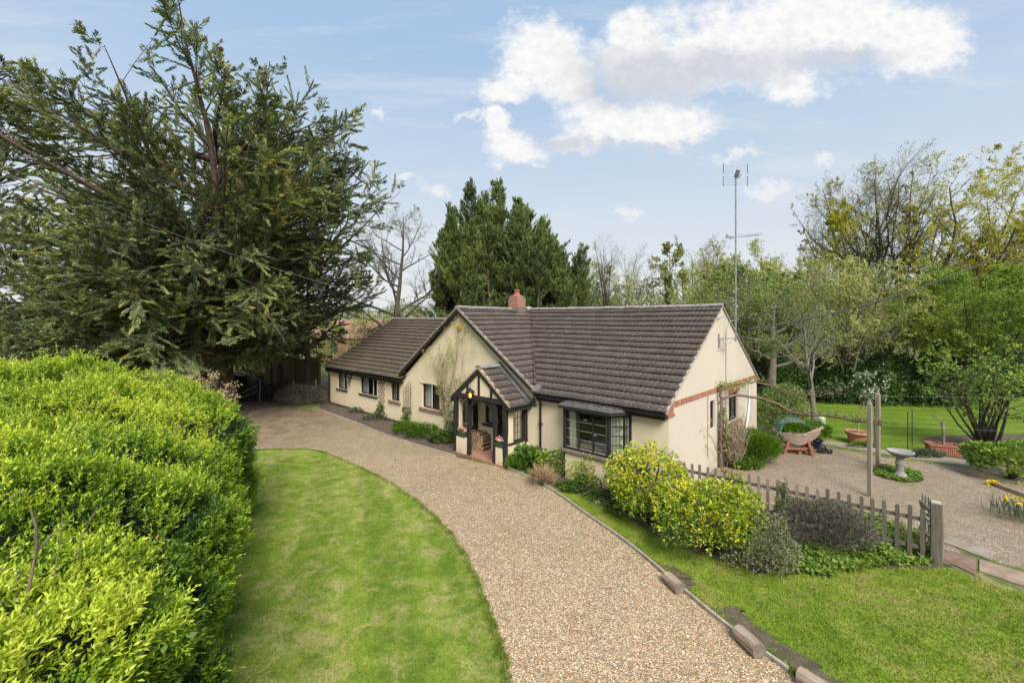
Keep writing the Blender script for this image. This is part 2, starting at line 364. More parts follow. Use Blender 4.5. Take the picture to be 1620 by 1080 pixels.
LEAD = plain("lead_flashing", (.165, .16, .155), (.10, .098, .095), 4., .8, .1, 20.)
MORTAR = plain("mossy_mortar", (.34, .22, .12), (.13, .10, .075), 12., .9, .5, 25.)
BRICK = brickmat("red_brick", 'sz'); BRICKY = brickmat("gable_brick", 'yz')
SOLDIER = brickmat("soldier_brick", 'zy', 1.0)
SILLM = plain("sill_tile", (.30, .165, .11), (.17, .105, .08), 8., .8, .2)
GLASS = glassmat("window_glass"); LGLASS = glassmat("leaded_glass", (.93, .96, .93), .1)
CURT = plain("white_curtain", (.72, .71, .67), (.55, .545, .52), 9., .9, 0)
WHITEP = plain("white_paint", (.78, .77, .74), (.66, .65, .61), 6., .5, .05)
PLASTIC = plain("black_plastic", (.018, .018, .020), (.012, .012, .013), 5., .35, 0, spec=.5)
IRON = plain("black_iron", (.020, .020, .022), (.012, .012, .012), 9., .5, .1)
GALV = plain("galvanised_metal", (.36, .37, .38), (.22, .225, .235), 10., .45, .1, 30., .55)
TERRA = plain("terracotta", (.46, .20, .10), (.33, .145, .075), 7., .8, .15)
QUARRY = brickmat("quarry_tile", 'xy', 1.)
GREYWOOD = woodmat("grey_wood", (.31, .255, .195), (.16, .13, .10))
DKWOOD = woodmat("dark_grey_wood", (.17, .138, .108), (.085, .070, .054))
BROWNW = woodmat("brown_fence_wood", (.30, .20, .12), (.17, .115, .07))
LOGB = woodmat("log_wood", (.46, .36, .26), (.15, .108, .072), 'x')
LOGE = plain("log_end", (.20, .165, .13), (.12, .10, .08), 12., .9, .3)
FIREE = plain("cut_log_end", (.55, .38, .21), (.38, .25, .14), 14., .9, .2); FIREB = plain("firewood_bark", (.16, .11, .075), (.08, .058, .04), 10., .95, .5)
STONE = plain("weathered_stone", (.30, .285, .26), (.17, .16, .145), 7., .9, .4, 25.)
CONCR = plain("concrete_edging", (.38, .33, .27), (.25, .215, .17), 8., .9, .3)
REDPAINT = woodmat("faded_red_wood", (.34, .13, .075), (.22, .09, .06)); TROUGHW = woodmat("trough_wood", (.36, .27, .21), (.23, .165, .125), 'x')
BARKC = barkmat("cypress_bark", (.15, .105, .08), (.065, .048, .038)); BARKG = barkmat("grey_bark", (.25, .215, .17), (.13, .112, .09)); BARKD = barkmat("dark_bark", (.10, .085, .066), (.05, .043, .034))
TWIG = plain("pale_twig", (.30, .23, .16), (.20, .155, .11), 5., .9, 0); STEM = plain("green_stem", (.12, .15, .05), (.07, .09, .035), 6., .8, 0)
DEADTW = plain("dead_twig", (.34, .31, .28), (.22, .19, .17), 5., .9, 0)
FARL = leafmat("hazy_far_leaves", [(0.149, 0.172, 0.086), (0.23, 0.247, 0.121), (0.287, 0.299, 0.161)], .3, .8)  # distance haze is mixed into these pale leaf colours
STRAW = leafmat("straw", [(.24, .16, .08), (.42, .31, .17), (.52, .42, .27)], .15, .8)
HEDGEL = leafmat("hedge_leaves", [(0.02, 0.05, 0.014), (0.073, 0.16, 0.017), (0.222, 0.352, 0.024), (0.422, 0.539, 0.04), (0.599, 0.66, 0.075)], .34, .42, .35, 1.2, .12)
CYPL = leafmat("cypress_fronds", [(0.056, 0.08, 0.044), (0.129, 0.165, 0.077), (0.216, 0.253, 0.096), (0.315, 0.343, 0.104), (0.6, 0.459, 0.104)], .10, .7, .15, .35, .13)
LEYL = leafmat("leylandii_fronds", [(0.044, 0.07, 0.032), (0.101, 0.143, 0.048), (0.178, 0.235, 0.065), (0.282, 0.344, 0.077)], .12, .7, .15, .5, .14)
OAKL = leafmat("young_oak_leaves", [(0.261, 0.249, 0.036), (0.426, 0.417, 0.052), (0.588, 0.545, 0.08)], .4, .6)
BUDL = leafmat("bud_leaves", [(0.266, 0.257, 0.113), (0.411, 0.398, 0.154), (0.508, 0.528, 0.178)], .3, .7)
WILL = leafmat("willow_leaves", [(0.189, 0.203, 0.043), (0.29, 0.304, 0.058), (0.392, 0.377, 0.072)], .4, .6)
HAZL = leafmat("hazel_leaves", [(0.1, 0.166, 0.032), (0.175, 0.272, 0.046), (0.267, 0.378, 0.063), (0.4, 0.438, 0.084)], .4, .55)
APPL = leafmat("apple_leaves", [(0.154, 0.21, 0.07), (0.264, 0.329, 0.098), (0.395, 0.461, 0.137)], .35, .6)
DARKL = leafmat("laurel_leaves", [(0.016, 0.031, 0.013), (0.034, 0.068, 0.021), (0.068, 0.127, 0.03), (0.112, 0.187, 0.046)], .12, .4, .4, .6, .2)
GREYL = leafmat("grey_green_leaves", [(0.07, 0.091, 0.049), (0.126, 0.147, 0.084), (0.196, 0.21, 0.119)], .25, .7)
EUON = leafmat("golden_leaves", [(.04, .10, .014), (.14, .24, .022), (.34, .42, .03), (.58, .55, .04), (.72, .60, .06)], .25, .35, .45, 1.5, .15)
MIDL = leafmat("garden_leaves", [(0.045, 0.09, 0.016), (0.085, 0.155, 0.022), (0.145, 0.235, 0.034), (0.22, 0.315, 0.05)], .3, .5, .3, 1.5, .15)
SAGEL = leafmat("sage_leaves", [(0.166, 0.166, 0.091), (0.258, 0.273, 0.137), (0.368, 0.41, 0.182)], .25, .75)
ROSEL = leafmat("purple_heath_leaves", [(0.095, 0.082, 0.064), (0.15, 0.132, 0.102), (0.21, 0.195, 0.15)], .2, .8)
FERNL = leafmat("fern_leaves", [(0.06, 0.125, 0.012), (0.11, 0.205, 0.018), (0.17, 0.285, 0.028)], .4, .5)
BLOSS2 = leafmat("blossom_and_leaf", [(.10, .17, .04), (.22, .28, .10), (.66, .67, .58), (.80, .80, .76)], .3, .6)
BLOSS = leafmat("white_blossom", [(.62, .64, .56), (.76, .76, .70), (.8, .8, .76)], .3, .7)
PINKF = leafmat("pink_flowers", [(.65, .10, .14), (.75, .30, .33), (.8, .66, .62)], .2, .6)
YELF = leafmat("yellow_flowers", [(.62, .42, .02), (.78, .58, .03), (.8, .66, .10)], .2, .6)
# ---------------------------------------------------------------- the setting
def struct(o, kind='structure'): o["kind"] = kind; return o
def smooth_poly(pts, n=6):
    out = []; P = [Vector((p[0], p[1], 0)) for p in pts]
    for i in range(len(P) - 1):
        a, b, c, d = P[max(i - 1, 0)], P[i], P[i + 1], P[min(i + 2, len(P) - 1)]
        for k in range(n):
            t = k / n
            out.append(.5 * ((2 * b) + (c - a) * t + (2 * a - 5 * b + 4 * c - d) * t * t + (3 * b - a - 3 * c + d) * t ** 3))
    out.append(P[-1]); return out
def wobble(pts, amp, seed):
    r = random.Random(seed); return [Vector((p.x + r.uniform(-amp, amp), p.y + r.uniform(-amp, amp), 0)) for p in pts]
def sheet(name, pts, z, m_):
    me = bpy.data.meshes.new(name); me.from_pydata([(p[0], p[1], z) for p in pts], [], [tuple(range(len(pts)))])
    return struct(link(name, me, m_))
def inpoly(x, y, poly):
    x = np.asarray(x); y = np.asarray(y); ins = np.zeros(x.shape, bool); n = len(poly); j = n - 1
    for i in range(n):
        xi, yi, xj, yj = poly[i][0], poly[i][1], poly[j][0], poly[j][1]
        if yi != yj: ins ^= ((yi > y) != (yj > y)) & (x < (xj - xi) * (y - yi) / (yj - yi) + xi)
        j = i
    return ins
me = bpy.data.meshes.new("ground"); R_ = 900
me.from_pydata([(-R_, -R_, 0), (R_, -R_, 0), (R_, R_, 0), (-R_, R_, 0)], [], [(0, 1, 2, 3)]); struct(link("ground", me, FIELD))

kerbL = [GP(*p) for p in [(505, 648), (560, 668), (620, 692), (720, 722)]]
kerbR = [GP(*p) for p in [(803, 741), (865, 771), (930, 816), (1000, 866), (1075, 930), (1160, 1000), (1270, 1080)]] + [Vector((4.25, 4.2, 0)), Vector((4.9, 2.4, 0)), Vector((5.6, -1, 0))]
lawnE = [GP(*p) for p in [(398, 713), (440, 711), (500, 713), (560, 736), (620, 766), (680, 811), (730, 871), (765, 950), (785, 1010), (803, 1080)]] + [Vector((.03, 4.2, 0)), Vector((.2, 2., 0)), Vector((.4, -1, 0))]
kL, kR, lE = smooth_poly(kerbL), smooth_poly(kerbR), smooth_poly(lawnE)
drive = kL + [GP(760, 732)] + kR + lE[::-1] + [Vector((-14, 16.0, 0)), Vector((-20, 18, 0)), Vector((-19, 22.2, 0)), Vector((-14.2, 23.0, 0))]
sheet("gravel_drive", drive, .004, GRAVEL)
hedge_base = [Vector((-1.3, .6, 0)), Vector((-6.65, 10.9, 0))]
frontlawn = lE[::-1][:0] + [Vector((.4, -1, 0))] + lE[::-1][1:] + [Vector((-10.5, 15.7, 0)), Vector((-13, 12, 0)), Vector((-8, 4, 0)), Vector((-4, -1, 0))]
sheet("front_lawn", wobble(frontlawn, .015, 1), .012, LAWN)
sidelawn = kR + [Vector((14, -1, 0)), Vector((16, 5, 0)), Vector((12.5, 6.2, 0)), GP(1600, 935), GP(1490, 896), HW(23.7, .55), HW(18.9, .4), HW(18.9, -.6), HW(17.6, -1.0), HW(16.5, -.9)]
sheet("side_lawn", wobble(sidelawn, .01, 2), .008, LAWN2)
backlawn = [GP(1290, 700), GP(1360, 708), GP(1470, 722), GP(1530, 720), Vector((22, 14.5, 0)), Vector((34, 16, 0)), Vector((40, 30, 0)), Vector((14, 32, 0)), Vector((10.5, 25, 0))]
sheet("back_lawn", backlawn, .008, LAWN3)
yard = [HW(18.95, .3), HW(23.9, .75), GP(1500, 855), GP(1560, 880), GP(1640, 900), Vector((14, 8.2, 0)), Vector((16.5, 11, 0)), Vector((15.5, 13.2, 0)), GP(1520, 738), GP(1420, 727), GP(1300, 706), GP(1225, 692), HW(18.95, 8.2)]
sheet("gravel_yard", wobble(smooth_poly(yard, 4), .03, 3), .004, GRAVEL2)
path_in = smooth_poly([GP(1285, 700), GP(1360, 712), GP(1430, 724), GP(1520, 737), GP(1610, 756), Vector((19, 11.2, 0))])
path_out = smooth_poly([GP(1285, 694), GP(1360, 705), GP(1430, 717), GP(1520, 727), GP(1610, 742), Vector((19.6, 12.1, 0))])
sheet("paved_path", path_in + path_out[::-1], .016, PATHM)
sheet("house_bed", wobble(kL + [GP(745, 728), HW(11.7, .1), HW(0, .1), HW(-.3, -.4)], .03, 5), .020, SOIL)
sheet("window_bed", wobble(smooth_poly([GP(812, 742), GP(840, 752), GP(868, 768), GP(905, 780), GP(960, 795), GP(1040, 850), GP(1150, 890), GP(1240, 905), GP(1330, 900), GP(1480, 897), HW(23.6, .9), HW(18.9, .6), HW(18.4, .05), HW(14.1, .05), GP(812, 742)], 5), .04, 6), .016, SOIL)
sheet("bare_patch", wobble(smooth_poly([GP(1128, 968), GP(1165, 962), GP(1190, 985), GP(1235, 1018), GP(1290, 1052), GP(1340, 1085), Vector((4.6, 4.9, 0)), Vector((4.2, 5.0, 0)), GP(1235, 1050), GP(1170, 1000), GP(1128, 968)], 9), .075, 7), .0225, SOIL)
sheet("worn_patch", wobble(smooth_poly([GP(1045, 892), GP(1068, 898), GP(1096, 918), GP(1092, 938), GP(1066, 920), GP(1045, 892)], 9), .06, 8), .0225, SOIL)
sheet("tree_litter", wobble(smooth_poly([(-13.2, 23.2), (-11, 24.5), (-10.6, 30), (-20, 36), (-40, 34), (-40, 13), (-24, 13), (-18, 17.3), (-14.4, 18.2), (-13.0, 20.5), (-13.2, 23.2)], 5), .15, 9), .020, LITTER)
sheet("shrub_bed", wobble(smooth_poly([GP(1500, 722), GP(1540, 730), GP(1640, 752), (16.5, 12.0), (15.2, 10.9), (16, 9.6), (24, 10), (24, 17), (17, 17.5), (15, 16), GP(1500, 722)], 4), .05, 10), .0125, SOIL)

# timber edging beside the drive: a real raised board
EDGEB = plain('dark_edging', (.26, .20, .14), (.13, .105, .07), 5., .9, .3)
def edging(pts, w, h, name, label):
    m_ = MB()
    for a, b in zip(pts[:-1], pts[1:]):
        d = (b - a); e = a + d * 1.0
        m_.bar((a.x, a.y, h / 2), (e.x, e.y, h / 2), w, h)
    return tag(m_.build(name, CONCR if h > .05 else EDGEB), label, 'edging')
edging(kR[:36], .045, .07, "edging_board", "long pale edging board between the gravel drive and the fence-side lawn")
edging(kL, .04, .06, "edging_board", "thin pale edging strip along the bed under the left wing windows")
edging(lE[:62], .025, .022, "edging_board", "low curved edging around the front lawn beside the drive")

# ---------------------------------------------------------------- the house
house = thing("bungalow", "cream rendered bungalow with brown tiled roofs and black timber porch", "house", HO, TH)
UGL, UGA = 7.17, 10.91; UGR = 2 * UGA - UGL; WD = 8.07; VR = WD / 2
ZR, ZE, ZEL, ZRL = 5.04, 2.42, 2.17, 4.65; OV = .22
FT = lambda a, n, z: (a, -n, z)                 # front wall frame: along, outwards, up
RT = lambda a, n, z: (UR + n, a, z)             # right gable frame
def wall(m_, a0, a1, z0, z1, holes, T, t=.24):
    As = sorted({a0, a1, *[h[0] for h in holes], *[h[1] for h in holes]}); Zs = sorted({z0, z1, *[h[2] for h in holes], *[h[3] for h in holes]})
    for i in range(len(As) - 1):
        for j in range(len(Zs) - 1):
            ac, zc = (As[i] + As[i + 1]) / 2, (Zs[j] + Zs[j + 1]) / 2
            if any(h[0] < ac < h[1] and h[2] < zc < h[3] for h in holes): continue
            m_.add([T(As[i], 0, Zs[j]), T(As[i + 1], 0, Zs[j]), T(As[i + 1], 0, Zs[j + 1]), T(As[i], 0, Zs[j + 1])], [(0, 1, 2, 3)])
    for h in holes:
        b, c, d, e = h
        for p, q in (((b, d), (c, d)), ((c, d), (c, e)), ((c, e), (b, e)), ((b, e), (b, d))):
            m_.add([T(p[0], 0, p[1]), T(q[0], 0, q[1]), T(q[0], -t, q[1]), T(p[0], -t, p[1])], [(0, 1, 2, 3)])
fholes = [(.86, 1.90, .95, 1.95), (3.28, 4.86, .97, 1.98), (6.06, 6.76, .98, 1.74), (8.45, 9.93, .98, 1.98), (12.22, 12.66, .92, 1.72), (12.80, 13.60, .07, 2.0), (16.05, 17.75, .9, 2.06)]
m_ = MB(); wall(m_, 0, UR, 0, ZEL - .05, fholes, FT)
m_.add([(0, 0, ZEL - .05), (UR, 0, ZEL - .05), (UR, 0, ZE - .02), (UGR, 0, ZE - .02), (UGA, 0, ZR - .03), (UGL, 0, ZEL - .02)], [(0, 1, 2, 3, 4, 5)])
m_.build("front_wall", CREAM, house)
rholes = [(2.98, 3.42, 1.28, 2.14), (4.72, 5.72, 1.18, 2.14)]
m_ = MB(); wall(m_, 0, WD, 0, 2.36, rholes, RT)
m_.add([RT(0, 0, 2.36), RT(WD, 0, 2.36), RT(WD, 0, 2.44), RT(VR, 0, ZR - .02), RT(0, 0, 2.44)], [(0, 1, 2, 3, 4)])
m_.build("gable_wall", PALE, house)
m_ = MB(); m_.add([(0, 0, 0), (0, WD, 0), (0, WD, ZEL), (0, VR, ZRL - .05), (0, 0, ZEL)], [(0, 1, 2, 3, 4)]); m_.add([(0, WD, 0), (UR, WD, 0), (UR, WD, ZE), (0, WD, ZE)], [(0, 1, 2, 3)])
m_.build("rear_wall", CREAM, house)
# dark inner room lining so that windows look into shaded rooms
ROOM = plain("room_plaster", (.30, .27, .23), (.24, .21, .18), 2., .9, 0)
m_ = MB(); m_.box(.3, UR - .3, .30, WD - .3, .02, .06); m_.add([(.3, 3.2, 0), (UR - .3, 3.2, 0), (UR - .3, 3.2, 2.3), (.3, 3.2, 2.3)], [(0, 1, 2, 3)])
for u in (2.6, 5.5, 7.6, 11.2, 14.6): m_.box(u, u + .1, .3, 3.2, .06, 2.3)
m_.build("inner_wall", ROOM, house)
m_ = MB(); m_.box(.2, UR - .2, .26, WD - .2, 2.3, 2.36); m_.build("room_ceiling", ROOM, house)

# roof coverings: courses of interlocking tiles, each lapped over the one below
def tiles(name, m_, o, U, Sv, poly, gauge=.297, col=.30, seed=0, parent=house):
    r = np.random.default_rng(seed); o, U, Sv = np.array(o, float), np.array(U, float), np.array(Sv, float); N = np.cross(U, Sv); N /= np.linalg.norm(N)
    if N[2] < 0: N = -N
    us = [p[0] for p in poly]; ss = [p[1] for p in poly]; st = col / 6
    j0, j1 = int(math.floor(min(us) / st)), int(math.ceil(max(us) / st)); ncs = int(math.ceil(max(ss) / gauge))
    V = []; F = []; T = []
    jj = np.arange(j0, j1 + 1)
    wave = .016 * np.array([0, 1., .15, 0, 1., .15])[jj % 6]
    for i in range(ncs):
        s0, s1 = i * gauge - .03, min((i + 1) * gauge + .02, max(ss)); b = len(V)
        lift = r.uniform(-.005, .005, len(jj) // 6 + 3)[(jj - j0) // 6]; tv = r.uniform(0, 1, len(jj) // 6 + 3)
        sj = r.uniform(-.009, .009, len(tv))[(jj - j0) // 6] + .006 * math.sin(i * 1.7)
        sag = -.020 * np.sin((jj * st) * .9 + i * .25) * .5
        rows = []
        for s, h in ((s0 + .065, -.016), (s0, .054), (s1, .010)):
            hh = h + (wave + lift + sag if h > 0 else sag)
            rows.append(o + np.outer(jj * st, U) + np.outer(np.full(len(jj), s) + (sj if h != .010 else 0), Sv) + np.outer(hh, N))
        V.append(np.concatenate(rows)); n = len(jj)
        cen = (jj[:-1] + .5) * st
        ok = inpoly(cen, np.full(len(cen), (s0 + min(s1, max(ss))) / 2), poly)
        for k in np.nonzero(ok)[0]:
            bb = i * 3 * n
            F.append((bb + k, bb + k + 1, bb + n + k + 1, bb + n + k)); F.append((bb + n + k, bb + n + k + 1, bb + 2 * n + k + 1, bb + 2 * n + k)); t = tv[k // 6]; T += [0., t]  # risers always take the darker tile tone, for the shadow line under each course
    return npmesh(name, np.concatenate(V), F, m_, parent, T)
def slope(o, e, a):   # unit slope vector from eave point o to ridge point e (perpendicular to eave axis)
    d = np.array(e, float) - np.array(o, float); return d / np.linalg.norm(d), np.linalg.norm(d)
roof = MB()
m_main = (ZR - ZE) / (VR)
# right wing, front slope
zo = ZE - OV * m_main; Sv, Ls = slope((0, -OV, zo), (0, VR, ZR), 0)
RV = .06
polyR = [(UGR - .05 - UGA, 0), (UR + RV - UGA, 0), (UR + RV - UGA, Ls), (-.02, Ls)]
tl = tiles("roof_tiles", TILE, (UGA, -OV, zo), (1, 0, 0), Sv, polyR, seed=1)
roof.add([(UGR, -OV, zo - .02), (UR + RV - .02, -OV, zo - .02), (UR + RV - .02, VR, ZR - .02), (UGA, VR, ZR - .02)], [(0, 1, 2, 3)])
# right wing, rear slope
roof.add([(0 + .6, WD + OV, zo - .02), (UR + RV - .02, WD + OV, zo - .02), (UR + RV - .02, VR, ZR - .02), (.6 + UGL, VR, ZR - .02)], [(0, 1, 2, 3)])
Svb, Lb = slope((0, WD + OV, zo), (0, VR, ZR), 0)
tiles("roof_tiles", TILE, (UR + RV, WD + OV, zo), (-1, 0, 0), Svb, [(0, 0), (8, 0), (8, Lb), (0, Lb)], seed=5)
# cross gable slopes
mg = (ZR - ZE) / (UGR - UGA)
ge = UGR + .10; zge = ZR - (ge - UGA) * mg
Sg, Lg = slope((ge, 0, zge), (UGA, 0, ZR), 0)
GO = .20
Lval = lambda s: (VR * (s / Lg))                 # where the valley runs
tiles("roof_tiles", TILE, (ge, -GO, zge), (0, 1, 0), Sg, [(0, 0), (GO + .02, 0), (GO + VR + .05, Lg), (0, Lg)], seed=2)
roof.add([(ge, -GO + .02, zge - .02), (ge, 0, zge - .02), (UGA, VR, ZR - .02), (UGA, -GO + .02, ZR - .02)], [(0, 1, 2, 3)])
gl = UGL - .10; zgl = ZR - (UGA - gl) * mg
Sl, Ll = slope((gl, 0, zgl), (UGA, 0, ZR), 0)
tiles("roof_tiles", TILE, (gl, VR + 2.2, zgl), (0, -1, 0), Sl, [(0, 0), (VR + 2.2 + GO, 0), (VR + 2.2 + GO, Ll), (0, Ll)], seed=3)
roof.add([(gl, -GO + .02, zgl - .02), (gl, VR + 2.2, zgl - .02), (UGA, VR + 2.2, ZR - .02), (UGA, -GO + .02, ZR - .02)], [(0, 1, 2, 3)])
# left wing
ml = (ZRL - ZEL) / VR; zol = ZEL - OV * ml; Sw, Lw = slope((0, -OV, zol), (0, VR, ZRL), 0)
uval = UGL + (ZRL - ZEL) / mg
tiles("left_roof_tiles", TILEL, (-.12, -OV, zol), (1, 0, 0), Sw, [(0, 0), (UGL + .10, 0), (uval + .35, Lw), (0, Lw)], seed=4)
roof.add([(-.1, -OV, zol - .02), (UGL - .02, -OV, zol - .02), (uval, VR, ZRL - .02), (-.1, VR, ZRL - .02)], [(0, 1, 2, 3)])
roof.add([(-.1, WD + OV, zol - .02), (uval, WD + OV, zol - .02), (uval, VR, ZRL - .02), (-.1, VR, ZRL - .02)], [(0, 1, 2, 3)])
roof.build("roof", plain("roof_felt", (.05, .04, .035)), house)
def ridge(p, q, r=.115, seg=.42, seed=0):
    m_ = MB(); p, q = Vector(p), Vector(q); L = (q - p).length; d = (q - p) / L; rr = random.Random(seed); n = max(1, int(L / seg))
    for i in range(n):
        a = p + d * (L * i / n); b = p + d * (L * (i + 1) / n + .015); dz = rr.uniform(-.008, .008) - .018 * math.sin(math.pi * i / n)
        side = d.cross(Vector((0, 0, 1))).normalized(); vs = []
        for e, R in ((a, r * 1.03), (b, r * .98)):
            for k in range(7):
                t = math.pi * (k / 6) ; vs.append(e + side * math.cos(t) * R * 1.15 + Vector((0, 0, math.sin(t) * R * .75 + dz - .02)))
        m_.add(vs, [(k, k + 1, 8 + k, 7 + k) for k in range(6)] + [tuple(range(7))], rr.random())
    return m_.build("ridge_tiles", RIDGE, house)
ridge((UGA - .1, VR, ZR + .03), (UR + RV + .01, VR, ZR + .03), seed=1); ridge((UGA, -GO, ZR + .03), (UGA, VR + 2.2, ZR + .03), seed=2); ridge((-.12, VR, ZRL + .03), (uval - .1, VR, ZRL + .03), .10, seed=3)
# valley with mossy mortar
m_ = MB(); rr = random.Random(4); a, b = Vector((UGR + .02, -OV + .05, ZE - .02)), Vector((UGA, VR, ZR)); prev = None
for i in range(61):
    t = i / 60; p = a.lerp(b, t); w = .050 + rr.uniform(0, .045) + .05 * (1 - t); z = .055 + rr.uniform(0, .03)
    cur = [p + Vector((w * .8, -w * .8, z)), p + Vector((-w * .8, w * .8, z))]
    if prev: m_.add(prev + cur, [(0, 1, 3, 2)])
    prev = cur
m_.build("valley", MORTAR, house)
m_ = MB(); m_.prism([(UGR - .06, -.24, ZE - .06), (UGR + .20, -.24, ZE - .075), (UGR + .22, -.04, ZE + .06), (UGR + .04, .06, ZE + .12), (UGR - .06, -.02, ZE + .06)], (0, 0, .03)); m_.build("valley_flashing", LEAD, house)
# bargeboards and verges of the cross gable
m_ = MB(T=FT)
for sgn, ue, ze in ((1, UGR + .16, ZR - (UGR + .16 - UGA) * mg), (-1, UGL - .16, ZR - (UGR + .16 - UGA) * mg)):
    for (n0, n1, d0, d1) in ((GO - .03, GO + .005, -.17, -.035),):
        m_.prism([(UGA, n0, ZR + d1), (ue, n0, ze + d1), (ue, n0, ze + d0), (UGA, n0, ZR + d0)], (0, n1 - n0, 0))
m_.build("bargeboard", BLACK, house)
m_ = MB(T=FT)
for ue in (UGR + .16, UGL - .16):
    ze = ZR - (UGR + .16 - UGA) * mg
    m_.prism([(UGA, GO - .06, ZR + .055), (ue, GO - .06, ze + .055), (ue, GO - .06, ze - .03), (UGA, GO - .06, ZR - .03)], (0, .085, 0))
m_.build("verge", plain("verge_mortar", (.30, .25, .19), (.17, .135, .10), 8., .9, .5, 25.), house)
m_ = MB(T=FT)   # dark soffit strip behind the boards
for ue in (UGR + .12, UGL - .12):
    ze = ZR - (UGR + .12 - UGA) * mg; m_.add([(UGA, GO - .03, ZR - .05), (ue, GO - .03, ze - .05), (ue, 0, ze - .05), (UGA, 0, ZR - .05)], [(0, 1, 2, 3)])
m_.build("soffit", BLACK, house)
# right gable verge: thin mortar edge
m_ = MB()
for v_, sg in ((-OV, 1), (WD + OV, -1)):
    zv = zo; m_.prism([(UR, v_, zv - .03), (UR, VR, ZR - .03), (UR, VR, ZR + .03), (UR, v_, zv + .03)], (RV - .012, 0, 0))
m_.build("verge", plain("gable_verge", (.42, .37, .31), (.28, .24, .20), 9., .9, .3), house)
# gutters, fascia, downpipes
def gutter(u0, u1, z, n0):
    m_ = MB(T=FT); vs = []; N_ = 8
    for u in (u0, u1):
        for k in range(N_ + 1):
            t = math.pi + math.pi * k / N_; vs.append((u, n0 + .055 + .055 * math.cos(t), z + .06 * math.sin(t)))
    m_.add(vs, [(k, k + 1, N_ + 2 + k, N_ + 1 + k) for k in range(N_)] + [tuple(range(N_ + 1)), tuple(range(N_ + 1, 2 * N_ + 2))]); m_.build("gutter", PLASTIC, house)
m_ = MB(T=FT); m_.box(UGR + .12, UR - .02, OV - .05, OV - .025, zo - .19, zo - .01); m_.box(UGR + .1, UR - .02, .0, OV - .05, zo - .17, zo - .145); m_.build("fascia", BLACKX, house)
gutter(UGR + .1, UR + .04, zo - .03, OV - .02)
m_ = MB(T=FT); m_.box(-.1, UGL - .1, OV - .05, OV - .02, zol - .22, zol - .01); m_.box(-.1, UGL - .1, 0, OV - .05, zol - .2, zol - .17); m_.build("fascia", BLACKX, house)
gutter(-.12, UGL - .06, zol - .04, OV - .015)
for u, zt in ((14.83, zo - .06), (-.03, zol - .1)):
    m_ = MB(T=FT); m_.tube([(u, OV + .03, zt), (u, OV + .01, zt - .06), (u, .06, zt - .22), (u, .05, .08)], .036, 10)
    for z in (.5, 1.3): m_.box(u - .055, u + .055, 0, .09, z, z + .05)
    m_.build("downpipe", PLASTIC, house)
m_ = MB(T=FT); m_.box(0.02, 11.7, 0, .012, 0, .13); m_.build("plinth", plain("plinth_paint", (.10, .075, .06), (.05, .04, .035), 6., .8, .2), house)

def window(T, a0, a1, z0, z1, mulls=(), trans=(), sill='black', curtain=(), depth=.08, fw=.055, fm=None, sillw=.06, bars=()):
    f = MB(T=T); fm = fm or BLACK; n0, n1 = -depth - .05, -depth + .01
    f.box(a0, a1, n0, n1, z0, z0 + fw); f.box(a0, a1, n0, n1, z1 - fw, z1); f.box(a0, a0 + fw, n0, n1, z0 + fw, z1 - fw); f.box(a1 - fw, a1, n0, n1, z0 + fw, z1 - fw)
    for x in mulls: f.box(x - fw * .45, x + fw * .45, n0, n1, z0 + fw, z1 - fw)
    xs = [a0 + fw] + list(mulls) + [a1 - fw]
    for (i, z, w) in trans: f.box(xs[i] + fw * .4, xs[i + 1] - fw * .4, n0 + .012, n1 - .012, z - w / 2, z + w / 2)
    w = f.build("window", fm, house)
    p = MB(T=T); p.add([(a0 + .02, -depth - .02, z0 + .02), (a1 - .02, -depth - .02, z0 + .02), (a1 - .02, -depth - .02, z1 - .02), (a0 + .02, -depth - .02, z1 - .02)], [(0, 1, 2, 3)]); p.build("pane", GLASS, w)
    for (x0, x1, zz0, zz1) in bars: b = MB(T=T); b.box(x0, x1, n1 - .004, n1 + .008, zz0, zz1); b.build("casement", WHITEP, w)
    s = MB(T=T)
    if sill == 'black': s.box(a0 - .09, a1 + .07, -.05, sillw, z0 - .07, z0 - .004); s.build("sill", BLACKX, w)
    elif sill == 'tile': s.box(a0 - .14, a1 + .12, -.05, .075, z0 - .105, z0 - .004); s.build("sill", SILLM, w, .008)
    for (c0, c1) in curtain:
        c = MB(T=T); n = max(6, int((c1 - c0) / .035)); vs = []
        for k in range(n + 1):
            x = c0 + (c1 - c0) * k / n; dn = -depth - .16 + .022 * math.sin(k * 1.9) + .01 * math.sin(k * .7)
            vs += [(x, dn, z0 - .02), (x, dn, z1 + .02)]
        c.add(vs, [(2 * k, 2 * k + 2, 2 * k + 3, 2 * k + 1) for k in range(n)], .5, True); c.build("curtain", CURT, w)
    return w
h = fholes
window(FT, *h[0], mulls=(1.42,), bars=[(1.45, 1.48, 1.0, 1.9), (1.81, 1.84, 1.0, 1.9)], curtain=[(.9, 1.15)])
window(FT, *h[1], mulls=(3.86, 4.38), bars=[(3.89, 3.925, 1.02, 1.93), (4.41, 4.445, 1.02, 1.93)], curtain=[(3.3, 3.42)])
window(FT, *h[2], mulls=(6.45,), sill='tile', curtain=[(6.1, 6.3), (6.5, 6.72)])
window(FT, *h[3], mulls=(8.98, 9.52), sill='tile', bars=[(9.01, 9.06, 1.03, 1.93), (9.55, 9.60, 1.03, 1.93)], curtain=[(8.47, 8.86)])
window(FT, *h[4], mulls=(), curtain=[(12.25, 12.62)], bars=[(12.42, 12.44, .97, 1.67)])
m_ = MB(T=FT); m_.box(5.93, 6.86, -.02, .05, 1.745, 1.83); m_.build("lintel", BLACKX, house)
m_ = MB(T=FT); m_.box(8.30, 9.95, -.02, .03, 1.985, 2.04); m_.build("lintel", CREAM, house)
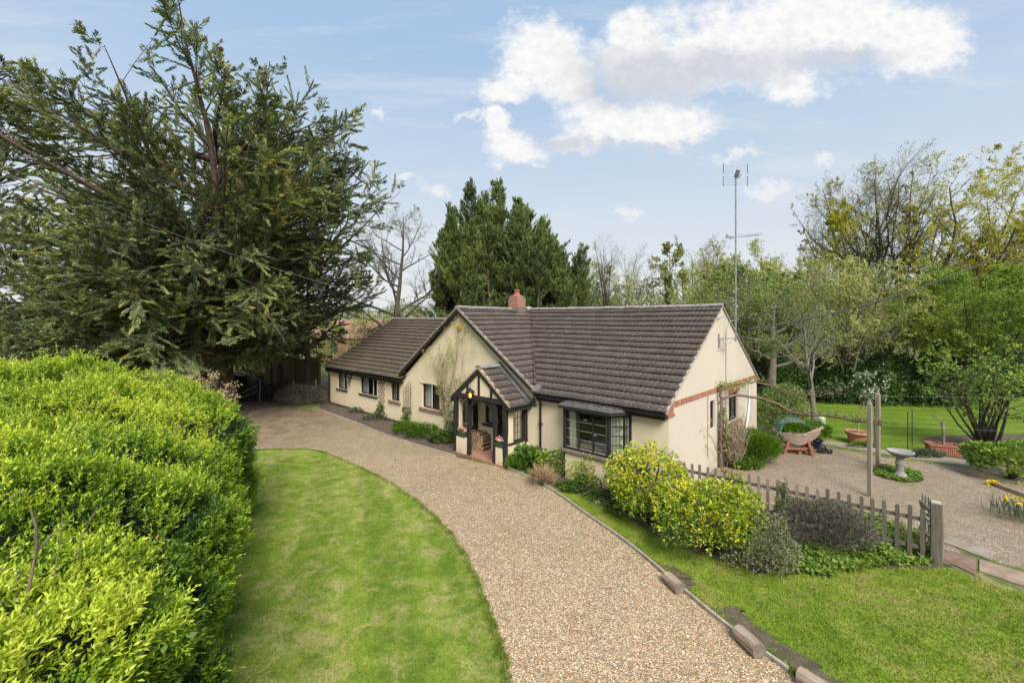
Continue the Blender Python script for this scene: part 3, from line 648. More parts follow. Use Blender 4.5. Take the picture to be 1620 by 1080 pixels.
# gable windows, brick dressings
w = window(RT, *rholes[0], fw=.045, curtain=[(3.0, 3.4)], sill='none', trans=[(0, 1.78, .05)])
w = window(RT, *rholes[1], fw=.05, mulls=(5.22,), trans=[(0, 1.5, .02), (0, 1.82, .02), (1, 1.5, .02), (1, 1.82, .02)], curtain=[(4.75, 5.0), (5.3, 5.7)], sill='none')
m_ = MB(T=RT)
for k in range(5): m_.box(4.62 + k * .245, 4.62 + k * .245 + .236, -.05, .075 + .004 * (k % 2), 1.085, 1.176)
m_.build("sill", SILLM, w)
def soldier(a0, a1, z0, z1, seed):
    m_ = MB(T=RT); rr = random.Random(seed); n = int((a1 - a0) / .078)
    for k in range(n): x = a0 + (a1 - a0) * k / n; m_.box(x + .004, x + (a1 - a0) / n - .004, -.04, .022 + rr.uniform(-.004, .004), z0, z1, rr.random())
    return m_
def soldm():
    m_, q, b = mat("soldier_bricks"); t = attr(q); co = coord(q)
    col = q.ramp(t, [(0, (.25, .10, .065)), (.5, (.36, .145, .085)), (1, (.44, .21, .13))]); col = q.mix(q.mr(q.noise(co, 16., 4), .45, .7, 0., .5), col, (.30, .2, .15))
    q.put(b.inputs['Base Color'], col); b.inputs['Roughness'].default_value = .85; q.put(b.inputs['Normal'], q.bump(q.noise(co, 40., 3), .4, .008)); return m_
SBR = soldm()
soldier(.02, WD - .02, 2.36, 2.50, 1).build("brick_band", SBR, house)
soldier(4.62, 5.84, 2.14, 2.352, 2).build("lintel", SBR, house)
m_ = MB(); rr = random.Random(3)
for k, (dx, zt) in enumerate(((.20, 2.36), (.14, 2.285), (.075, 2.21))):
    m_.box(UR - .20, UR + .030, -dx, .24, zt - .07, zt - .004, rr.random())
for k in range(4): m_.box(UR - .05, UR + .024, .0 if k % 2 else .03, .22 if k % 2 else .34, 2.13 - .075 * k, 2.196 - .075 * k, rr.random()) if k < 1 else None
m_.build("kneeler", SBR, house); m_ = MB(); m_.box(UR - .15, UR + .028, WD - .2, WD + .14, 2.29, 2.356); m_.box(UR - .15, UR + .028, WD - .14, WD + .08, 2.21, 2.284)
m_.build("kneeler", SBR, house)
# small wall things on the gable
m_ = MB(T=RT); m_.box(6.02, 6.10, 0, .05, .82, 1.06); m_.build("vent", SBR, house)
m_ = MB(T=RT); m_.tube([(4.36, .03, 4.22), (4.36, .03, .6)], .012, 6); m_.tube([(3.55, .025, 3.66), (4.36, .025, 3.66)], .006, 5); m_.tube([(4.36, .03, 4.22), (4.7, .05, 4.55), (4.9, .25, 4.62)], .010, 6); m_.build("cable", plain("grey_cable", (.40, .37, .33)), house)
m_ = MB(T=RT); m_.tube([(2.72, .04, 2.36), (2.72, .04, .55)], .018, 8); m_.build("soil_pipe", plain("cream_pipe", (.62, .52, .40)), house)
m_ = MB(T=RT); m_.tube([(6.9, .05, 2.1), (6.9, .05, 1.9), (6.86, .06, 1.5), (6.5, .08, .9), (6.2, .1, .5), (6.15, .1, .2)], .026, 8); m_.build("waste_pipe", WHITEP, house)

# chimney
m_ = MB(); cx, cy = UGA + .12, 3.02
m_.box(cx - .26, cx + .26, cy - .26, cy + .26, ZR - .5, ZR + .46); m_.box(cx - .23, cx + .23, cy - .23, cy + .23, ZR + .46, ZR + .53)
m_.prism([(cx - .20, cy - .20, ZR + .53), (cx + .20, cy - .20, ZR + .53), (cx + .20, cy + .20, ZR + .53), (cx - .20, cy + .20, ZR + .53)], (0, 0, .05))
ch = m_.build("chimney", BRICK, house)
m_ = MB(); m_.lathe([(.22, .565), (.19, .60), (.14, .63), (.12, .63)], 4 * 4, (cx, cy, ZR)); m_.build("flaunching", BRICK, ch)
m_ = MB(); m_.lathe([(.13, .60), (.12, .68), (.11, .78), (.13, .79), (.13, .83), (.095, .83), (.09, .62)], 18, (cx, cy, ZR)); m_.build("chimney_pot", plain("red_clay", (.42, .13, .075), (.33, .10, .06), 6., .8, .1), ch)
m_ = MB(); m_.box(cx - .29, cx + .29, cy - .29, cy + .29, ZR - .12, ZR + .08); m_.build("flashing", LEAD, ch)
m_ = MB(); rr = random.Random(8)
for k in range(9): x = UGA - .05 + rr.uniform(-.05, .12); y = cy + .3 + k * .09; m_.box(x - .05, x + .10, y, y + .1, ZR + .05, ZR + .115 + rr.uniform(0, .03))
m_.build("ridge_mortar", plain("pale_mortar", (.55, .50, .42), (.35, .30, .25), 9., .9, .4), house)

# bay window
bay = MB(); BV = .42; B0, B1, B2, B3 = 15.86, 16.06, 17.50, 17.92
pl = [(B0, 0), (B1, BV), (B2, BV), (B3, 0)]
b = MB(T=FT)
b.prism([(p[0], p[1], 0.) for p in pl], (0, 0, .80)); b.build("bay_wall", CREAM, house)
def shrink(k): return [(B0 - k, 0), (B1 - k * .8, BV + k), (B2 + k * .8, BV + k), (B3 + k, 0)]
b = MB(T=FT); b.prism([(x, y, .80) for x, y in shrink(.085)], (0, 0, .085)); bs = b.build("bay_sill", plain("bay_sill_tile", (.23, .165, .13), (.14, .105, .085), 9., .85, .3), house, .01)
b = MB(T=FT); zb0, zb1 = .885, 2.06
def framebar(p, q, z0, z1, w=.06): b.bar((p[0], p[1], (z0 + z1) / 2), (q[0], q[1], (z0 + z1) / 2), w, z1 - z0)
for i in range(3):
    p, q = pl[i], pl[i + 1]
    framebar(p, q, zb0, zb0 + .07); framebar(p, q, zb1 - .07, zb1)
for i, w_ in ((0, .06), (1, .085), (2, .095), (3, .06)): b.bar((*pl[i], zb0), (*pl[i], zb1), w_, w_, up=(0, 1, 0))
fr = [B1 + (B2 - B1) * k / 3 for k in (1, 2)]
for x in fr: b.bar((x, BV, zb0), (x, BV, zb1), .05, .055, up=(0, 1, 0))
bw = b.build("bay_window", BLACK, house)
b = MB(T=FT)
for i in range(3):
    p, q = pl[i], pl[i + 1]; b.add([(p[0], p[1] - .01, zb0), (q[0], q[1] - .01, zb0), (q[0], q[1] - .01, zb1), (p[0], p[1] - .01, zb1)], [(0, 1, 2, 3)])
b.build("pane", GLASS, bw)
b = MB(T=FT)    # white metal casements and black glazing bars
xs = [B1 + .045] + fr + [B2 - .05]
for i in range(3):
    x0, x1 = xs[i] + .03, xs[i + 1] - .03
    b.box(x0, x1, BV + .008, BV + .026, zb0 + .07, zb0 + .095); b.box(x0, x1, BV + .008, BV + .02, zb1 - .08, zb1 - .07)
    for k in (1, 2, 3): z = zb0 + .09 + (zb1 - zb0 - .17) * k / 4; b.box(x0, x1, BV + .008, BV + .018, z - .006, z + .006)
d = Vector((B3 - B2, -BV, 0)); dl = d.length; d.normalize()
for k in (0, 1): t = (.07, dl - .07)[k]; p = Vector((B2, BV, 0)) + d * t; b.bar((p.x, p.y, zb0 + .07), (p.x, p.y, zb1 - .07), .016, .03)
b.box(B1 + .66, B1 + .78, BV + .02, BV + .04, 1.80, 1.815); b.box(fr[1] + .035, fr[1] + .11, BV + .02, BV + .045, 1.42, 1.435); b.build("casement", plain("grey_metal_casement", (.33, .33, .32), (.18, .18, .175), 20., .5, 0), bw)
for k in (1, 2, 3):
    b = MB(T=FT); z = zb0 + .09 + (zb1 - zb0 - .17) * k / 4; p = Vector((B2, BV, z)) + d * .07; q = Vector((B2, BV, z)) + d * (dl - .07); b.bar(p, q, .03, .022 if k < 3 else .035); b.build("glazing_bar", BLACK, bw)
CURTC = plain("cream_curtain", (.78, .72, .58), (.62, .56, .44), 9., .9, 0)
for (c0, c1, n_) in ((16.10, 16.30, .24), (17.22, 17.74, .10)):
    n = int((c1 - c0) / .03); vs = []
    for k in range(n + 1):
        x = c0 + (c1 - c0) * k / n; dn = n_ + .02 * math.sin(k * 1.8); vs += [(x, dn, zb0), (x, dn, zb1)]
    b = MB(T=FT); b.add(vs, [(2 * k, 2 * k + 2, 2 * k + 3, 2 * k + 1) for k in range(n)], .5, True); b.build("curtain", CURTC, bw)
b = MB(T=FT); b.prism([(x, y, 2.06) for x, y in shrink(.17)], (0, 0, .085)); b.build("bay_fascia", BLACKX, house)
b = MB(T=FT)
lo = [(x, y, 2.146) for x, y in shrink(.18)]; hi = [(x, y, 2.30) for x, y in ((B0 - .1, 0.), (B1 + .02, .06), (B2 - .05, .06), (B3 + .1, 0.))]
b.add(lo + hi, [(0, 1, 5, 4), (1, 2, 6, 5), (2, 3, 7, 6), (4, 5, 6, 7)])
b.build("bay_roof", plain("felt_roof", (.12, .108, .095), (.05, .046, .042), 5., .9, .5, 20.), house)
b = MB(T=FT); b.box(B0 + .2, B3 - .2, -1.2, BV - .1, zb0 - .04, zb0 - .005); b.build("window_board", WHITEP, house)
# ---------------------------------------------------------------- the porch (part of the house)
P0, P1, PV = 11.80, 14.17, .96          # outer posts, projection
PA, PZE, PZA = (P0 + P1) / 2, 2.10, 3.02
def bend(m_, u, n, z0, z1, w, seed):    # rough hewn post
    r = random.Random(seed); k = 7; vs = []
    for i in range(k + 1):
        z = z0 + (z1 - z0) * i / k; dx, dy = r.uniform(-.008, .008), r.uniform(-.008, .008); ww = w * r.uniform(.92, 1.06)
        vs += [(u + dx - ww / 2, n + dy - ww / 2, z), (u + dx + ww / 2, n + dy - ww / 2, z), (u + dx + ww / 2, n + dy + ww / 2, z), (u + dx - ww / 2, n + dy + ww / 2, z)]
    m_.add(vs, [(4 * i + j, 4 * i + (j + 1) % 4, 4 * i + 4 + (j + 1) % 4, 4 * i + 4 + j) for i in range(k) for j in range(4)])
porch = MB(T=FT); porch.box(P0 - .05, P1 + .05, 0, PV + .08, .0, .055); porch = porch.build("porch", QUARRY, house)
for i, (u, z1, z0) in enumerate(((P0, PZE - .02, 0), (12.48, 1.98, 0), (13.72, 1.98, 0), (P1, PZE - .02, 0))):
    m_ = MB(T=FT); bend(m_, u, PV, z0, z1, .115 if i in (1, 2) else .125, i); m_.build("post", BLACK, porch)
for u, w in ((P0, .13), (P1, .16)):
    m_ = MB(T=FT); bend(m_, u, .06, .62, PZE - .05, w, 9); m_.build("wall_post", BLACK, porch)
m_ = MB(T=FT); m_.bar((P0 - .12, PV, 2.03), (P1 + .06, PV, 2.03), .13, .15); m_.build("tie_beam", BLACKX, porch)
for u in (P0, P1):
    m_ = MB(T=FT); m_.bar((u, .0, 2.04), (u, PV - .06, 2.04), .11, .12); m_.build("wall_plate", BLACK, porch)
m_ = MB(T=FT)
for u0, dr in ((12.53, 1), (13.67, -1)):
    pts = []
    for k in range(9):
        t = k / 8 * math.pi / 2; pts.append((u0 + dr * (.52 * (1 - math.cos(t))), PV, 1.42 + .53 * math.sin(t)))
    for a, b in zip(pts[:-1], pts[1:]): m_.bar(a, Vector(b) + (Vector(b) - Vector(a)) * .08, .075, .085, up=(0, 1, 0))
m_.build("arch_brace", BLACK, porch)
# gable infill with studs
m_ = MB(T=FT); m_.prism([(P0 + .05, PV - .03, 2.10), (P1 - .05, PV - .03, 2.10), (PA, PV - .03, 2.96)], (0, .045, 0)); m_.build("gable_infill", CREAM, porch)
for u, zt in ((PA, 2.90), (PA - .56, 2.50), (PA + .58, 2.50)): m_ = MB(T=FT); m_.box(u - .04, u + .04, PV + .016, PV + .05, 2.1, zt); m_.build("gable_stud", BLACK, porch)
m_ = MB(T=FT); pe = .24; zpe = PZA - (PZA - PZE) / ((P1 - P0) / 2) * ((P1 - P0) / 2 + pe)
for ue in (P0 - pe, P1 + pe): m_.prism([(PA, PV + .02, PZA - .03), (ue, PV + .02, zpe - .03), (ue, PV + .02, zpe - .17), (PA, PV + .02, PZA - .19)], (0, .05, 0))
m_.build("porch_bargeboard", BLACK, porch)
m_ = MB(T=FT)
for ue in (P0 - pe - .02, P1 + pe + .02): m_.prism([(PA, PV - .02, PZA + .055), (ue, PV - .02, zpe + .04), (ue, PV - .02, zpe - .02), (PA, PV - .02, PZA - .02)], (0, .115, 0))
m_.build("porch_verge", plain("porch_verge_mortar", (.42, .32, .22), (.24, .18, .12), 10., .9, .4), porch)
for sg in (1, -1):
    ue = P1 + pe + .03 if sg > 0 else P0 - pe - .03
    Sp, Lp = slope((ue, 0, zpe - .01), (PA, 0, PZA), 0)
    o = (ue, -PV - .07, zpe - .01) if sg > 0 else (ue, 0, zpe - .01)
    tiles("porch_tiles", TILE, o, (0, sg, 0), Sp, [(0, 0), (PV + .07, 0), (PV + .07, Lp), (0, Lp)], gauge=.29, col=.26, seed=11 + sg, parent=porch)
m_ = MB(T=FT)
for ue in (P0 - pe, P1 + pe): m_.add([(PA, 0, PZA - .03), (ue, 0, zpe - .03), (ue, PV, zpe - .03), (PA, PV, PZA - .03)], [(0, 1, 2, 3)]); m_.add([(PA, 0, PZA - .06), (ue, 0, zpe - .06), (ue, PV, zpe - .06), (PA, PV, PZA - .06)], [(0, 1, 2, 3)])
m_.build("porch_ceiling", WHITEP, porch)
m_ = MB(T=FT)
for ue in (P0 - pe, P1 + pe):
    z0, z1 = zpe, PZA; m_.prism([(ue, .002, z0 + .02), (PA, .002, z1 + .03), (PA, .002, z1 + .16), (ue, .002, z0 + .14)], (0, .02, 0)); m_.add([(ue, .02, z0 + .075), (PA, .02, z1 + .085), (PA, .17, z1 + .075), (ue, .17, z0 + .065)], [(0, 1, 2, 3)])
m_.build("lead_flashing", LEAD, porch)
m_ = MB(); p0 = (PA, -PV - .07, PZA + .02)
for k in range(3):
    a = -PV - .08 + k * .36
    for j in range(6):
        t0, t1 = math.pi * j / 6, math.pi * (j + 1) / 6; m_.add([(PA + .13 * math.cos(t), y, PZA + .085 * math.sin(t)) for y in (a, a + .35) for t in (t0, t1)], [(0, 1, 3, 2)])
m_.build("porch_ridge", RIDGE, porch)
m_ = MB(T=FT); m_.box(P1 + pe - .02, P1 + pe + .02, 0, PV + .03, zpe - .16, zpe - .035); m_.build("porch_fascia", BLACK, porch); m_ = MB(T=FT); m_.box(P0 - pe - .02, P0 - pe + .02, 0, PV + .03, zpe - .16, zpe - .035); m_.build("porch_fascia", BLACK, porch)
# dwarf walls and leaded side lights
m_ = MB(T=FT)
m_.box(P0 + .06, 12.43, PV - .10, PV + .05, 0, .60); m_.build("dwarf_wall", CREAM, porch); m_ = MB(T=FT); m_.box(13.78, P1 - .06, PV - .10, PV + .05, 0, .60); m_.build("dwarf_wall", CREAM, porch); m_ = MB(T=FT)
for u in (P0, P1):
    m_ = MB(T=FT); m_.box(u - .075, u + .045 if u == P0 else u + .075, .0, PV - .055, 0, .70)
    m_.box(u - .02, u + .05, PV - (.30 if u == P1 else .24), PV - .06, .70, 1.98); m_.build("dwarf_wall", CREAM, porch)
m_ = MB(T=FT)
for u in (P0, P1): m_.box(u - .11, u + .11, .0, PV - .05, .70, .745)
m_.build("porch_sill", BLACK, porch)
for u, a1 in ((P1, PV - .30), (P0, PV - .24)):
    m_ = MB(T=FT); a0 = .13
    for k in range(1, 4): n_ = a0 + (a1 - a0) * k / 4; m_.box(u - .006, u + .006, n_ - .006, n_ + .006, .75, 1.98)
    for k in range(0, 6): z = .78 + 1.17 * k / 5; m_.box(u - .006, u + .006, a0, a1, z - .006, z + .006)
    m_.box(u - .03, u + .03, a0 - .02, a0 + .03, .745, 1.98); m_.box(u - .03, u + .03, a1 - .02, a1 + .0, .745, 1.98)
    sl_ = m_.build("side_light", BLACK, porch)
    m_ = MB(T=FT); m_.add([(u, a0, .75), (u, a1, .75), (u, a1, 1.98), (u, a0, 1.98)], [(0, 1, 2, 3)]); sp_ = m_.build("leaded_pane", LGLASS, porch)
m_ = MB(T=FT); m_.box(12.84, 13.56, -.12, -.06, .07, 1.96)
for (a, b, c, d) in ((12.86, 12.95, .08, 1.95), (13.45, 13.54, .08, 1.95), (12.95, 13.45, 1.86, 1.95), (12.95, 13.45, 1.25, 1.33), (12.95, 13.45, .08, .22)): m_.box(a, b, -.06, -.035, c, d)
m_.box(12.78, 12.84, -.12, .02, .07, 2.0); m_.box(13.56, 13.62, -.12, .02, .07, 2.0); m_.box(12.78, 13.62, -.12, .02, 1.96, 2.02)
door = m_.build("front_door", BLACK, house)
m_ = MB(T=FT)
m_.bar((12.97, -.045, 1.35), (13.43, -.045, 1.84), .012, .016, up=(0, 1, 0)); m_.bar((12.97, -.043, 1.84), (13.43, -.043, 1.35), .012, .016, up=(0, 1, 0)); m_.build("door_tracery", GALV, door)
m_ = MB(T=FT); m_.box(12.90, 12.925, -.035, .02, 1.02, 1.16); m_.build("door_handle", plain("brass", (.5, .35, .12), rough=.3, metal=1), door)

# ---------------------------------------------------------------- small things fixed to or standing by the house
def hthing(name, label, cat, u, n, z, group=None): return thing(name, label, cat, HW(u, -n, z), TH, group)
LAMPG = None
def warm():
    m_, q, b = mat("lamp_glow"); b.inputs['Base Color'].default_value = (1, .55, .15, 1); b.inputs['Emission Color'].default_value = (1, .45, .08, 1); b.inputs['Emission Strength'].default_value = 5.; return m_
GLOW = warm()
t = hthing("porch_lantern", "black hexagonal lantern with a lit amber bulb hanging from the porch gable", "lantern", 12.74, PV + .20, 1.98)
m_ = MB(); m_.lathe([(.0, .0), (.045, .005), (.05, .03), (.09, .035)], 6); m_.lathe([(.155, .225), (.17, .235), (.10, .31), (.05, .34), (.045, .37), (.015, .38), (.012, .45), (0, .46)], 6)
for k in range(6):
    a = math.pi / 3 * k; m_.bar((.088 * math.cos(a), .088 * math.sin(a), .03), (.15 * math.cos(a), .15 * math.sin(a), .23), .014, .014)
m_.tube([(0, 0, .45), (0, .05, .58), (0, .15, .6)], .008, 6); m_.build("frame", IRON, t)
m_ = MB(); m_.lathe([(.085, .035), (.145, .228)], 6); m_.build("glass", glassmat("amber_glass", (1., .82, .50), .1), t)
m_ = MB(); m_.lathe([(0, .06), (.03, .07), (.045, .12), (.038, .17), (0, .21)], 12); m_.build("bulb", GLOW, t)
t = hthing("wall_lantern", "black wall lantern with clear glass between the two far left windows", "wall lamp", 2.36, 0, 1.40)
m_ = MB(); m_.box(-.04, .04, -.03, 0, .15, .42); m_.tube([(0, -.02, .38), (0, -.10, .46), (0, -.2, .42), (0, -.2, .36)], .012, 6); m_.lathe([(.13, .22), (.04, .36), (0, .38)], 6, (0, -.2, 0)); m_.lathe([(.03, 0), (.06, .01), (.06, .03)], 6, (0, -.2, 0))
for k in range(6): a = math.pi / 3 * k; m_.bar((.06 * math.cos(a), -.2 + .06 * math.sin(a), .03), (.12 * math.cos(a), -.2 + .12 * math.sin(a), .22), .012, .012)
m_.build("frame", IRON, t); m_ = MB(); m_.lathe([(.058, .03), (.115, .22)], 6, (0, -.2, 0)); m_.build("glass", GLASS, t)
t = hthing("security_light", "small black floodlight under the right bargeboard of the climber gable", "floodlight", 12.86, 0, 3.52)
m_ = MB(); m_.box(-.03, .03, -.08, 0, .02, .08); m_.bar((-.07, -.10, .05), (.07, -.10, .05), .08, .12); m_.build("body", PLASTIC, t)
t = hthing("alarm_box", "round faded orange box high under the apex of the climber gable", "alarm box", 10.88, 0, 4.20)
m_ = MB(T=lambda a, b, c: (a, -c, b)); m_.lathe([(.0, .10), (.09, .095), (.125, .06), (.13, 0)], 20, (0, .13, 0)); m_.build("cover", plain("faded_orange", (.62, .33, .04), (.45, .22, .04), 8., .6, .1), t)
t = hthing("security_light", "tiny black lamp low under the eave beside the lattice trellis", "floodlight", 5.36, 0, 1.84)
m_ = MB(); m_.lathe([(.05, 0), (.05, .09), (.02, .11), (0, .11)], 10, (0, -.06, 0)); m_.box(-.02, .02, -.05, 0, .03, .07); m_.build("body", PLASTIC, t)
t = hthing("house_sign", "dark oval house plaque on the wall between porch and downpipe", "sign", 14.52, 0, 1.80)
m_ = MB(T=lambda a, b, c: (a, -b, c)); m_.prism([(.0 + .085 * math.cos(k * math.pi / 9), 0, .17 + .15 * math.sin(k * math.pi / 9) * (1 if k <= 9 else .4)) for k in range(18)], (0, .02, 0)); m_.box(-.11, .11, 0, .028, .03, .10); m_.build("plate", plain("slate_plate", (.10, .085, .065), (.05, .045, .04), 12., .6, .3), t)
m_ = MB(T=lambda a, b, c: (a, -b, c)); m_.lathe([(0, .02), (.05, .02)], 16, (0, 0, 0))
# trellises
def trellis(name, label, u0, u1, z0, z1, skew, nh, nv):
    t = hthing(name, label, "trellis", (u0 + u1) / 2, .03, z0); m_ = MB(); w, h = (u1 - u0), z1 - z0; k = (nv)
    def clipbar(x0, s, y):   # diagonal lath through (x0,0) with slope s inside w x h
        pts = []
        for zz in (0, h): x = x0 + zz / s; pts.append((x, zz)) if 0 <= x <= w else None
        for xx in (0, w): zz = (xx - x0) * s; pts.append((xx, zz)) if 0 < zz < h else None
        if len(pts) >= 2 and (Vector(pts[0]) - Vector(pts[1])).length > .05:
            a, b = sorted(pts[:2]); m_.bar((a[0] - w / 2 + skew * a[1], y, a[1]), (b[0] - w / 2 + skew * b[1], y, b[1]), .009, .019, tint=.4)
    for sg in (1, -1):
        s = sg * 1.5; st = .185
        x = -h / 1.35
        while x < w + h / 1.35: clipbar(x, s, -.012 * sg); x += st
    return m_.build("lattice", plain("brown_lath", (.16, .09, .055), (.09, .055, .04), 8., .8, .2), t)
trellis("trellis", "upright brown lattice trellis between the far left windows", 5.02, 5.58, .32, 1.88, 0, 8, 4)
t = hthing("trellis", "buckled brown trellis leaning beside the left corner of the climber gable", "trellis", 7.5, .05, .30)
m_ = MB(); rr = random.Random(5)
for k in range(9): z = .25 + k * .155; m_.bar((-.32 + .03 * (k % 3), -.02, z - .12), (.30 + rr.uniform(-.03, .05), -.05, z + .26 + rr.uniform(-.02, .02)), .010, .018)
for k in range(4): x = -.30 + k * .17; m_.bar((x, -.035, .05 + .05 * k), (x - .06 + .02 * k, -.01, 1.40 + .02 * k), .010, .016)
m_.build("lattice", plain("old_lath", (.20, .13, .09), (.12, .08, .06), 8., .8, .2), t)

# flower troughs on the dwarf walls, logs in the porch: foliage helper needed first
RNG = np.random.default_rng(7)
def unit(v): return v / np.maximum(np.linalg.norm(v, axis=-1, keepdims=True), 1e-9)
def leafgeo(P, A, L, Wd, rng, up=None, fold=.12, upw=.8):
    """rhombic leaves: P bases, A axes, L lengths, Wd widths"""
    n = len(P); A = unit(A); R = rng.normal(size=(n, 3)); R[:, 2] += upw
    if up is not None: R = R + up
    side = unit(np.cross(A, R)); nr = np.cross(side, A)
    L = np.broadcast_to(np.asarray(L, float), (n,))[:, None]; Wd = np.broadcast_to(np.asarray(Wd, float), (n,))[:, None]
    mid = P + A * L * .46 + nr * Wd * fold
    V = np.stack([P, mid + side * Wd * .5, P + A * L - nr * L * .06, mid - side * Wd * .5], 1).reshape(-1, 3)
    return V, np.arange(4 * n).reshape(-1, 4)
def leafmesh(name, P, A, L, Wd, tint, rng, m_, parent=None, **k):
    V, F = leafgeo(np.asarray(P), np.asarray(A), L, Wd, rng, **k); return npmesh(name, V, F, m_, parent, np.clip(tint, 0, 1))
for u, lab in ((12.12, "green trough of pink and white flowers on the left porch wall"), (13.95, "green trough of red and white flowers on the right porch wall")):
    t = hthing("flower_trough", lab, "planter", u, PV - .02, .60, "flower troughs on the porch walls")
    m_ = MB(); m_.prism([(-.17, -.08, 0), (.17, -.08, 0), (.20, -.10, .13), (-.20, -.10, .13)], (0, .16, 0)); m_.build("trough", plain("green_plastic", (.03, .08, .04), (.02, .05, .03), 6., .5, .1), t)
    r = np.random.default_rng(int(u * 10)); n = 260
    P = np.c_[r.uniform(-.19, .19, n), r.uniform(-.09, .09, n), r.uniform(.10, .2, n)]; leafmesh("leaves", P, np.c_[r.normal(0, .6, (n, 2)), r.uniform(.2, 1, n)], .07, .035, r.uniform(0, 1, n), r, MIDL, t)
    n = 150; C = np.c_[r.uniform(-.2, .2, 22), r.uniform(-.12, .1, 22), r.uniform(.19, .31, 22)]; tc_ = r.uniform(0, 1, 22); i = r.integers(0, 22, n * 2)
    leafmesh("flowers", C[i], r.normal(size=(n * 2, 3)), .045, .04, tc_[i], r, PINKF, t)
rr = random.Random(11)
proto = None
for row in range(8):
    for k in range(7):
        if row > 6 and k > 4: continue
        u = 11.97 + k * .092 + (row % 2) * .045; z = .055 + .045 + row * .076; rad = rr.uniform(.034, .05)
        if proto is None:
            m_ = MB(); m_.tube([(0, 0, 0), (0, .20, .003), (0, .38, 0)], [1, 1.04, .98], 9, cap=False); m_.v = [(x * .0 + a * .045 if False else a, b, c) for (a, b, c) in m_.v for x in (0,)]
            r_ = random.Random(1); m_.v = []; m_.f = []; m_.t = []; m_.sm = []
            vs = []
            for y in (0, .38):
                for j in range(9): a = 2 * math.pi * j / 9; q_ = .045 * (1 + .18 * math.sin(j * 2.3)); vs.append((q_ * math.cos(a), y, q_ * math.sin(a)))
            m_.add(vs, [(j, (j + 1) % 9, 9 + (j + 1) % 9, 9 + j) for j in range(9)]); proto = m_.build("firewood_log", FIREB)
            e = MB(); e.add([(v[0] * .98, -.001, v[2] * .98) for v in vs[:9]], [tuple(range(9))]); pe_ = e.build("cut_end", FIREE, proto); lg = proto
        else: lg = copy_tree(proto)
        sc = rad / .045; lg.scale = (sc, 1, sc); lg.rotation_euler = (0, rr.uniform(0, 6), TH); lg.rotation_mode = 'ZYX' if False else 'XYZ'
        lg.location = HW(u, -.42 - rr.uniform(0, .03), z)
        tag(lg, "split log in the firewood stack under the porch left window", "log", "firewood logs stacked in the porch")
# ---------------------------------------------------------------- trees
def tubes(branches, kmin=3, kmax=8):
    """branches: list of (pts Nx3, radii N) -> V, F (quads), grouped by point count and side count"""
    groups = {}
    for p, r in branches:
        k = kmax if r[0] > .12 else (5 if r[0] > .03 else kmin); groups.setdefault((len(p), k), []).append((p, r))
    Vs, Fs, off = [], [], 0
    for (n, k), L in groups.items():
        P = np.array([x[0] for x in L], float); R = np.array([x[1] for x in L], float); B = len(L)
        D = unit(np.gradient(P, axis=1)); ref = np.cross(unit(P[:, -1] - P[:, 0]), [0.31, .17, .94]); ref = unit(ref)[:, None, :]
        a = unit(ref - D * (ref * D).sum(-1, keepdims=True)); b = np.cross(D, a)
        t = 2 * np.pi * np.arange(k) / k
        V = P[:, :, None, :] + R[:, :, None, None] * (a[:, :, None, :] * np.cos(t)[None, None, :, None] + b[:, :, None, :] * np.sin(t)[None, None, :, None])
        idx = np.arange(B * n * k).reshape(B, n, k); i0 = idx[:, :-1]; i1 = idx[:, 1:]
        F = np.stack([i0, np.roll(i0, -1, 2), np.roll(i1, -1, 2), i1], -1).reshape(-1, 4)
        Vs.append(V.reshape(-1, 3)); Fs.append(F + off); off += B * n * k
    return np.concatenate(Vs), np.concatenate(Fs)
def grow(rng, stems, levels, inside=None):
    """stems: list of (p, dir, length, radius, nseg, wander, up). levels: list of dicts. returns list per level of (pts, radii)"""
    out = []
    def path(p, d, L, r, n, wander, upb, tip=.35):
        pts = [p]; d = d.copy(); s = L / n
        for i in range(n):
            d = d + rng.normal(0, wander, 3); d[2] += upb; d /= np.linalg.norm(d); p = p + d * s
            if inside is not None and i >= 1 and not inside(p): break
            pts.append(p)
        m = len(pts); return np.array(pts), r * np.linspace(1, tip if m == n + 1 else min(tip, .05), m)
    cur = []
    for (p, d, L, r, n, w, u) in stems: cur.append(path(np.array(p, float), unit(np.array(d, float)), L, r, n, w, u, .10))
    out.append(cur)
    for lv in levels:
        nxt = []
        for pts, rad in cur:
            if len(pts) < 2: continue
            seg = np.linalg.norm(np.diff(pts, axis=0), axis=1); Lp = seg.sum(); nk = lv['n'] if not callable(lv['n']) else lv['n'](Lp)
            nk = max(1, int(round(nk * rng.uniform(.8, 1.2))))
            for j in range(nk):
                t = lv.get('start', .25) + (1 - lv.get('start', .25)) * (j + rng.uniform(0, 1)) / nk
                x = t * (len(pts) - 1); i = min(int(x), len(pts) - 2); f = x - i
                p = pts[i] * (1 - f) + pts[i + 1] * f; r = rad[i] * (1 - f) + rad[i + 1] * f; d = unit(pts[i + 1] - pts[i])
                q = rng.normal(size=3); q = q - d * q.dot(d); q /= np.linalg.norm(q)
                if lv.get('flat'): q[2] *= lv['flat']; q = q - d * q.dot(d); q /= np.linalg.norm(q)
                an = math.radians(rng.uniform(*lv['ang'])); dd = d * math.cos(an) + q * math.sin(an)
                L = Lp * rng.uniform(*lv['len']) * (1 - .45 * t * lv.get('taper', 1)) if not lv.get('abs') else rng.uniform(*lv['len'])
                b = path(p, dd, L, min(r * lv.get('rr', .6), lv.get('rmax', 9)), lv.get('seg', 5), lv.get('wander', .12), lv.get('up', .03), .3)
                if len(b[0]) > 1: nxt.append(b)
        out.append(nxt); cur = nxt
    return out
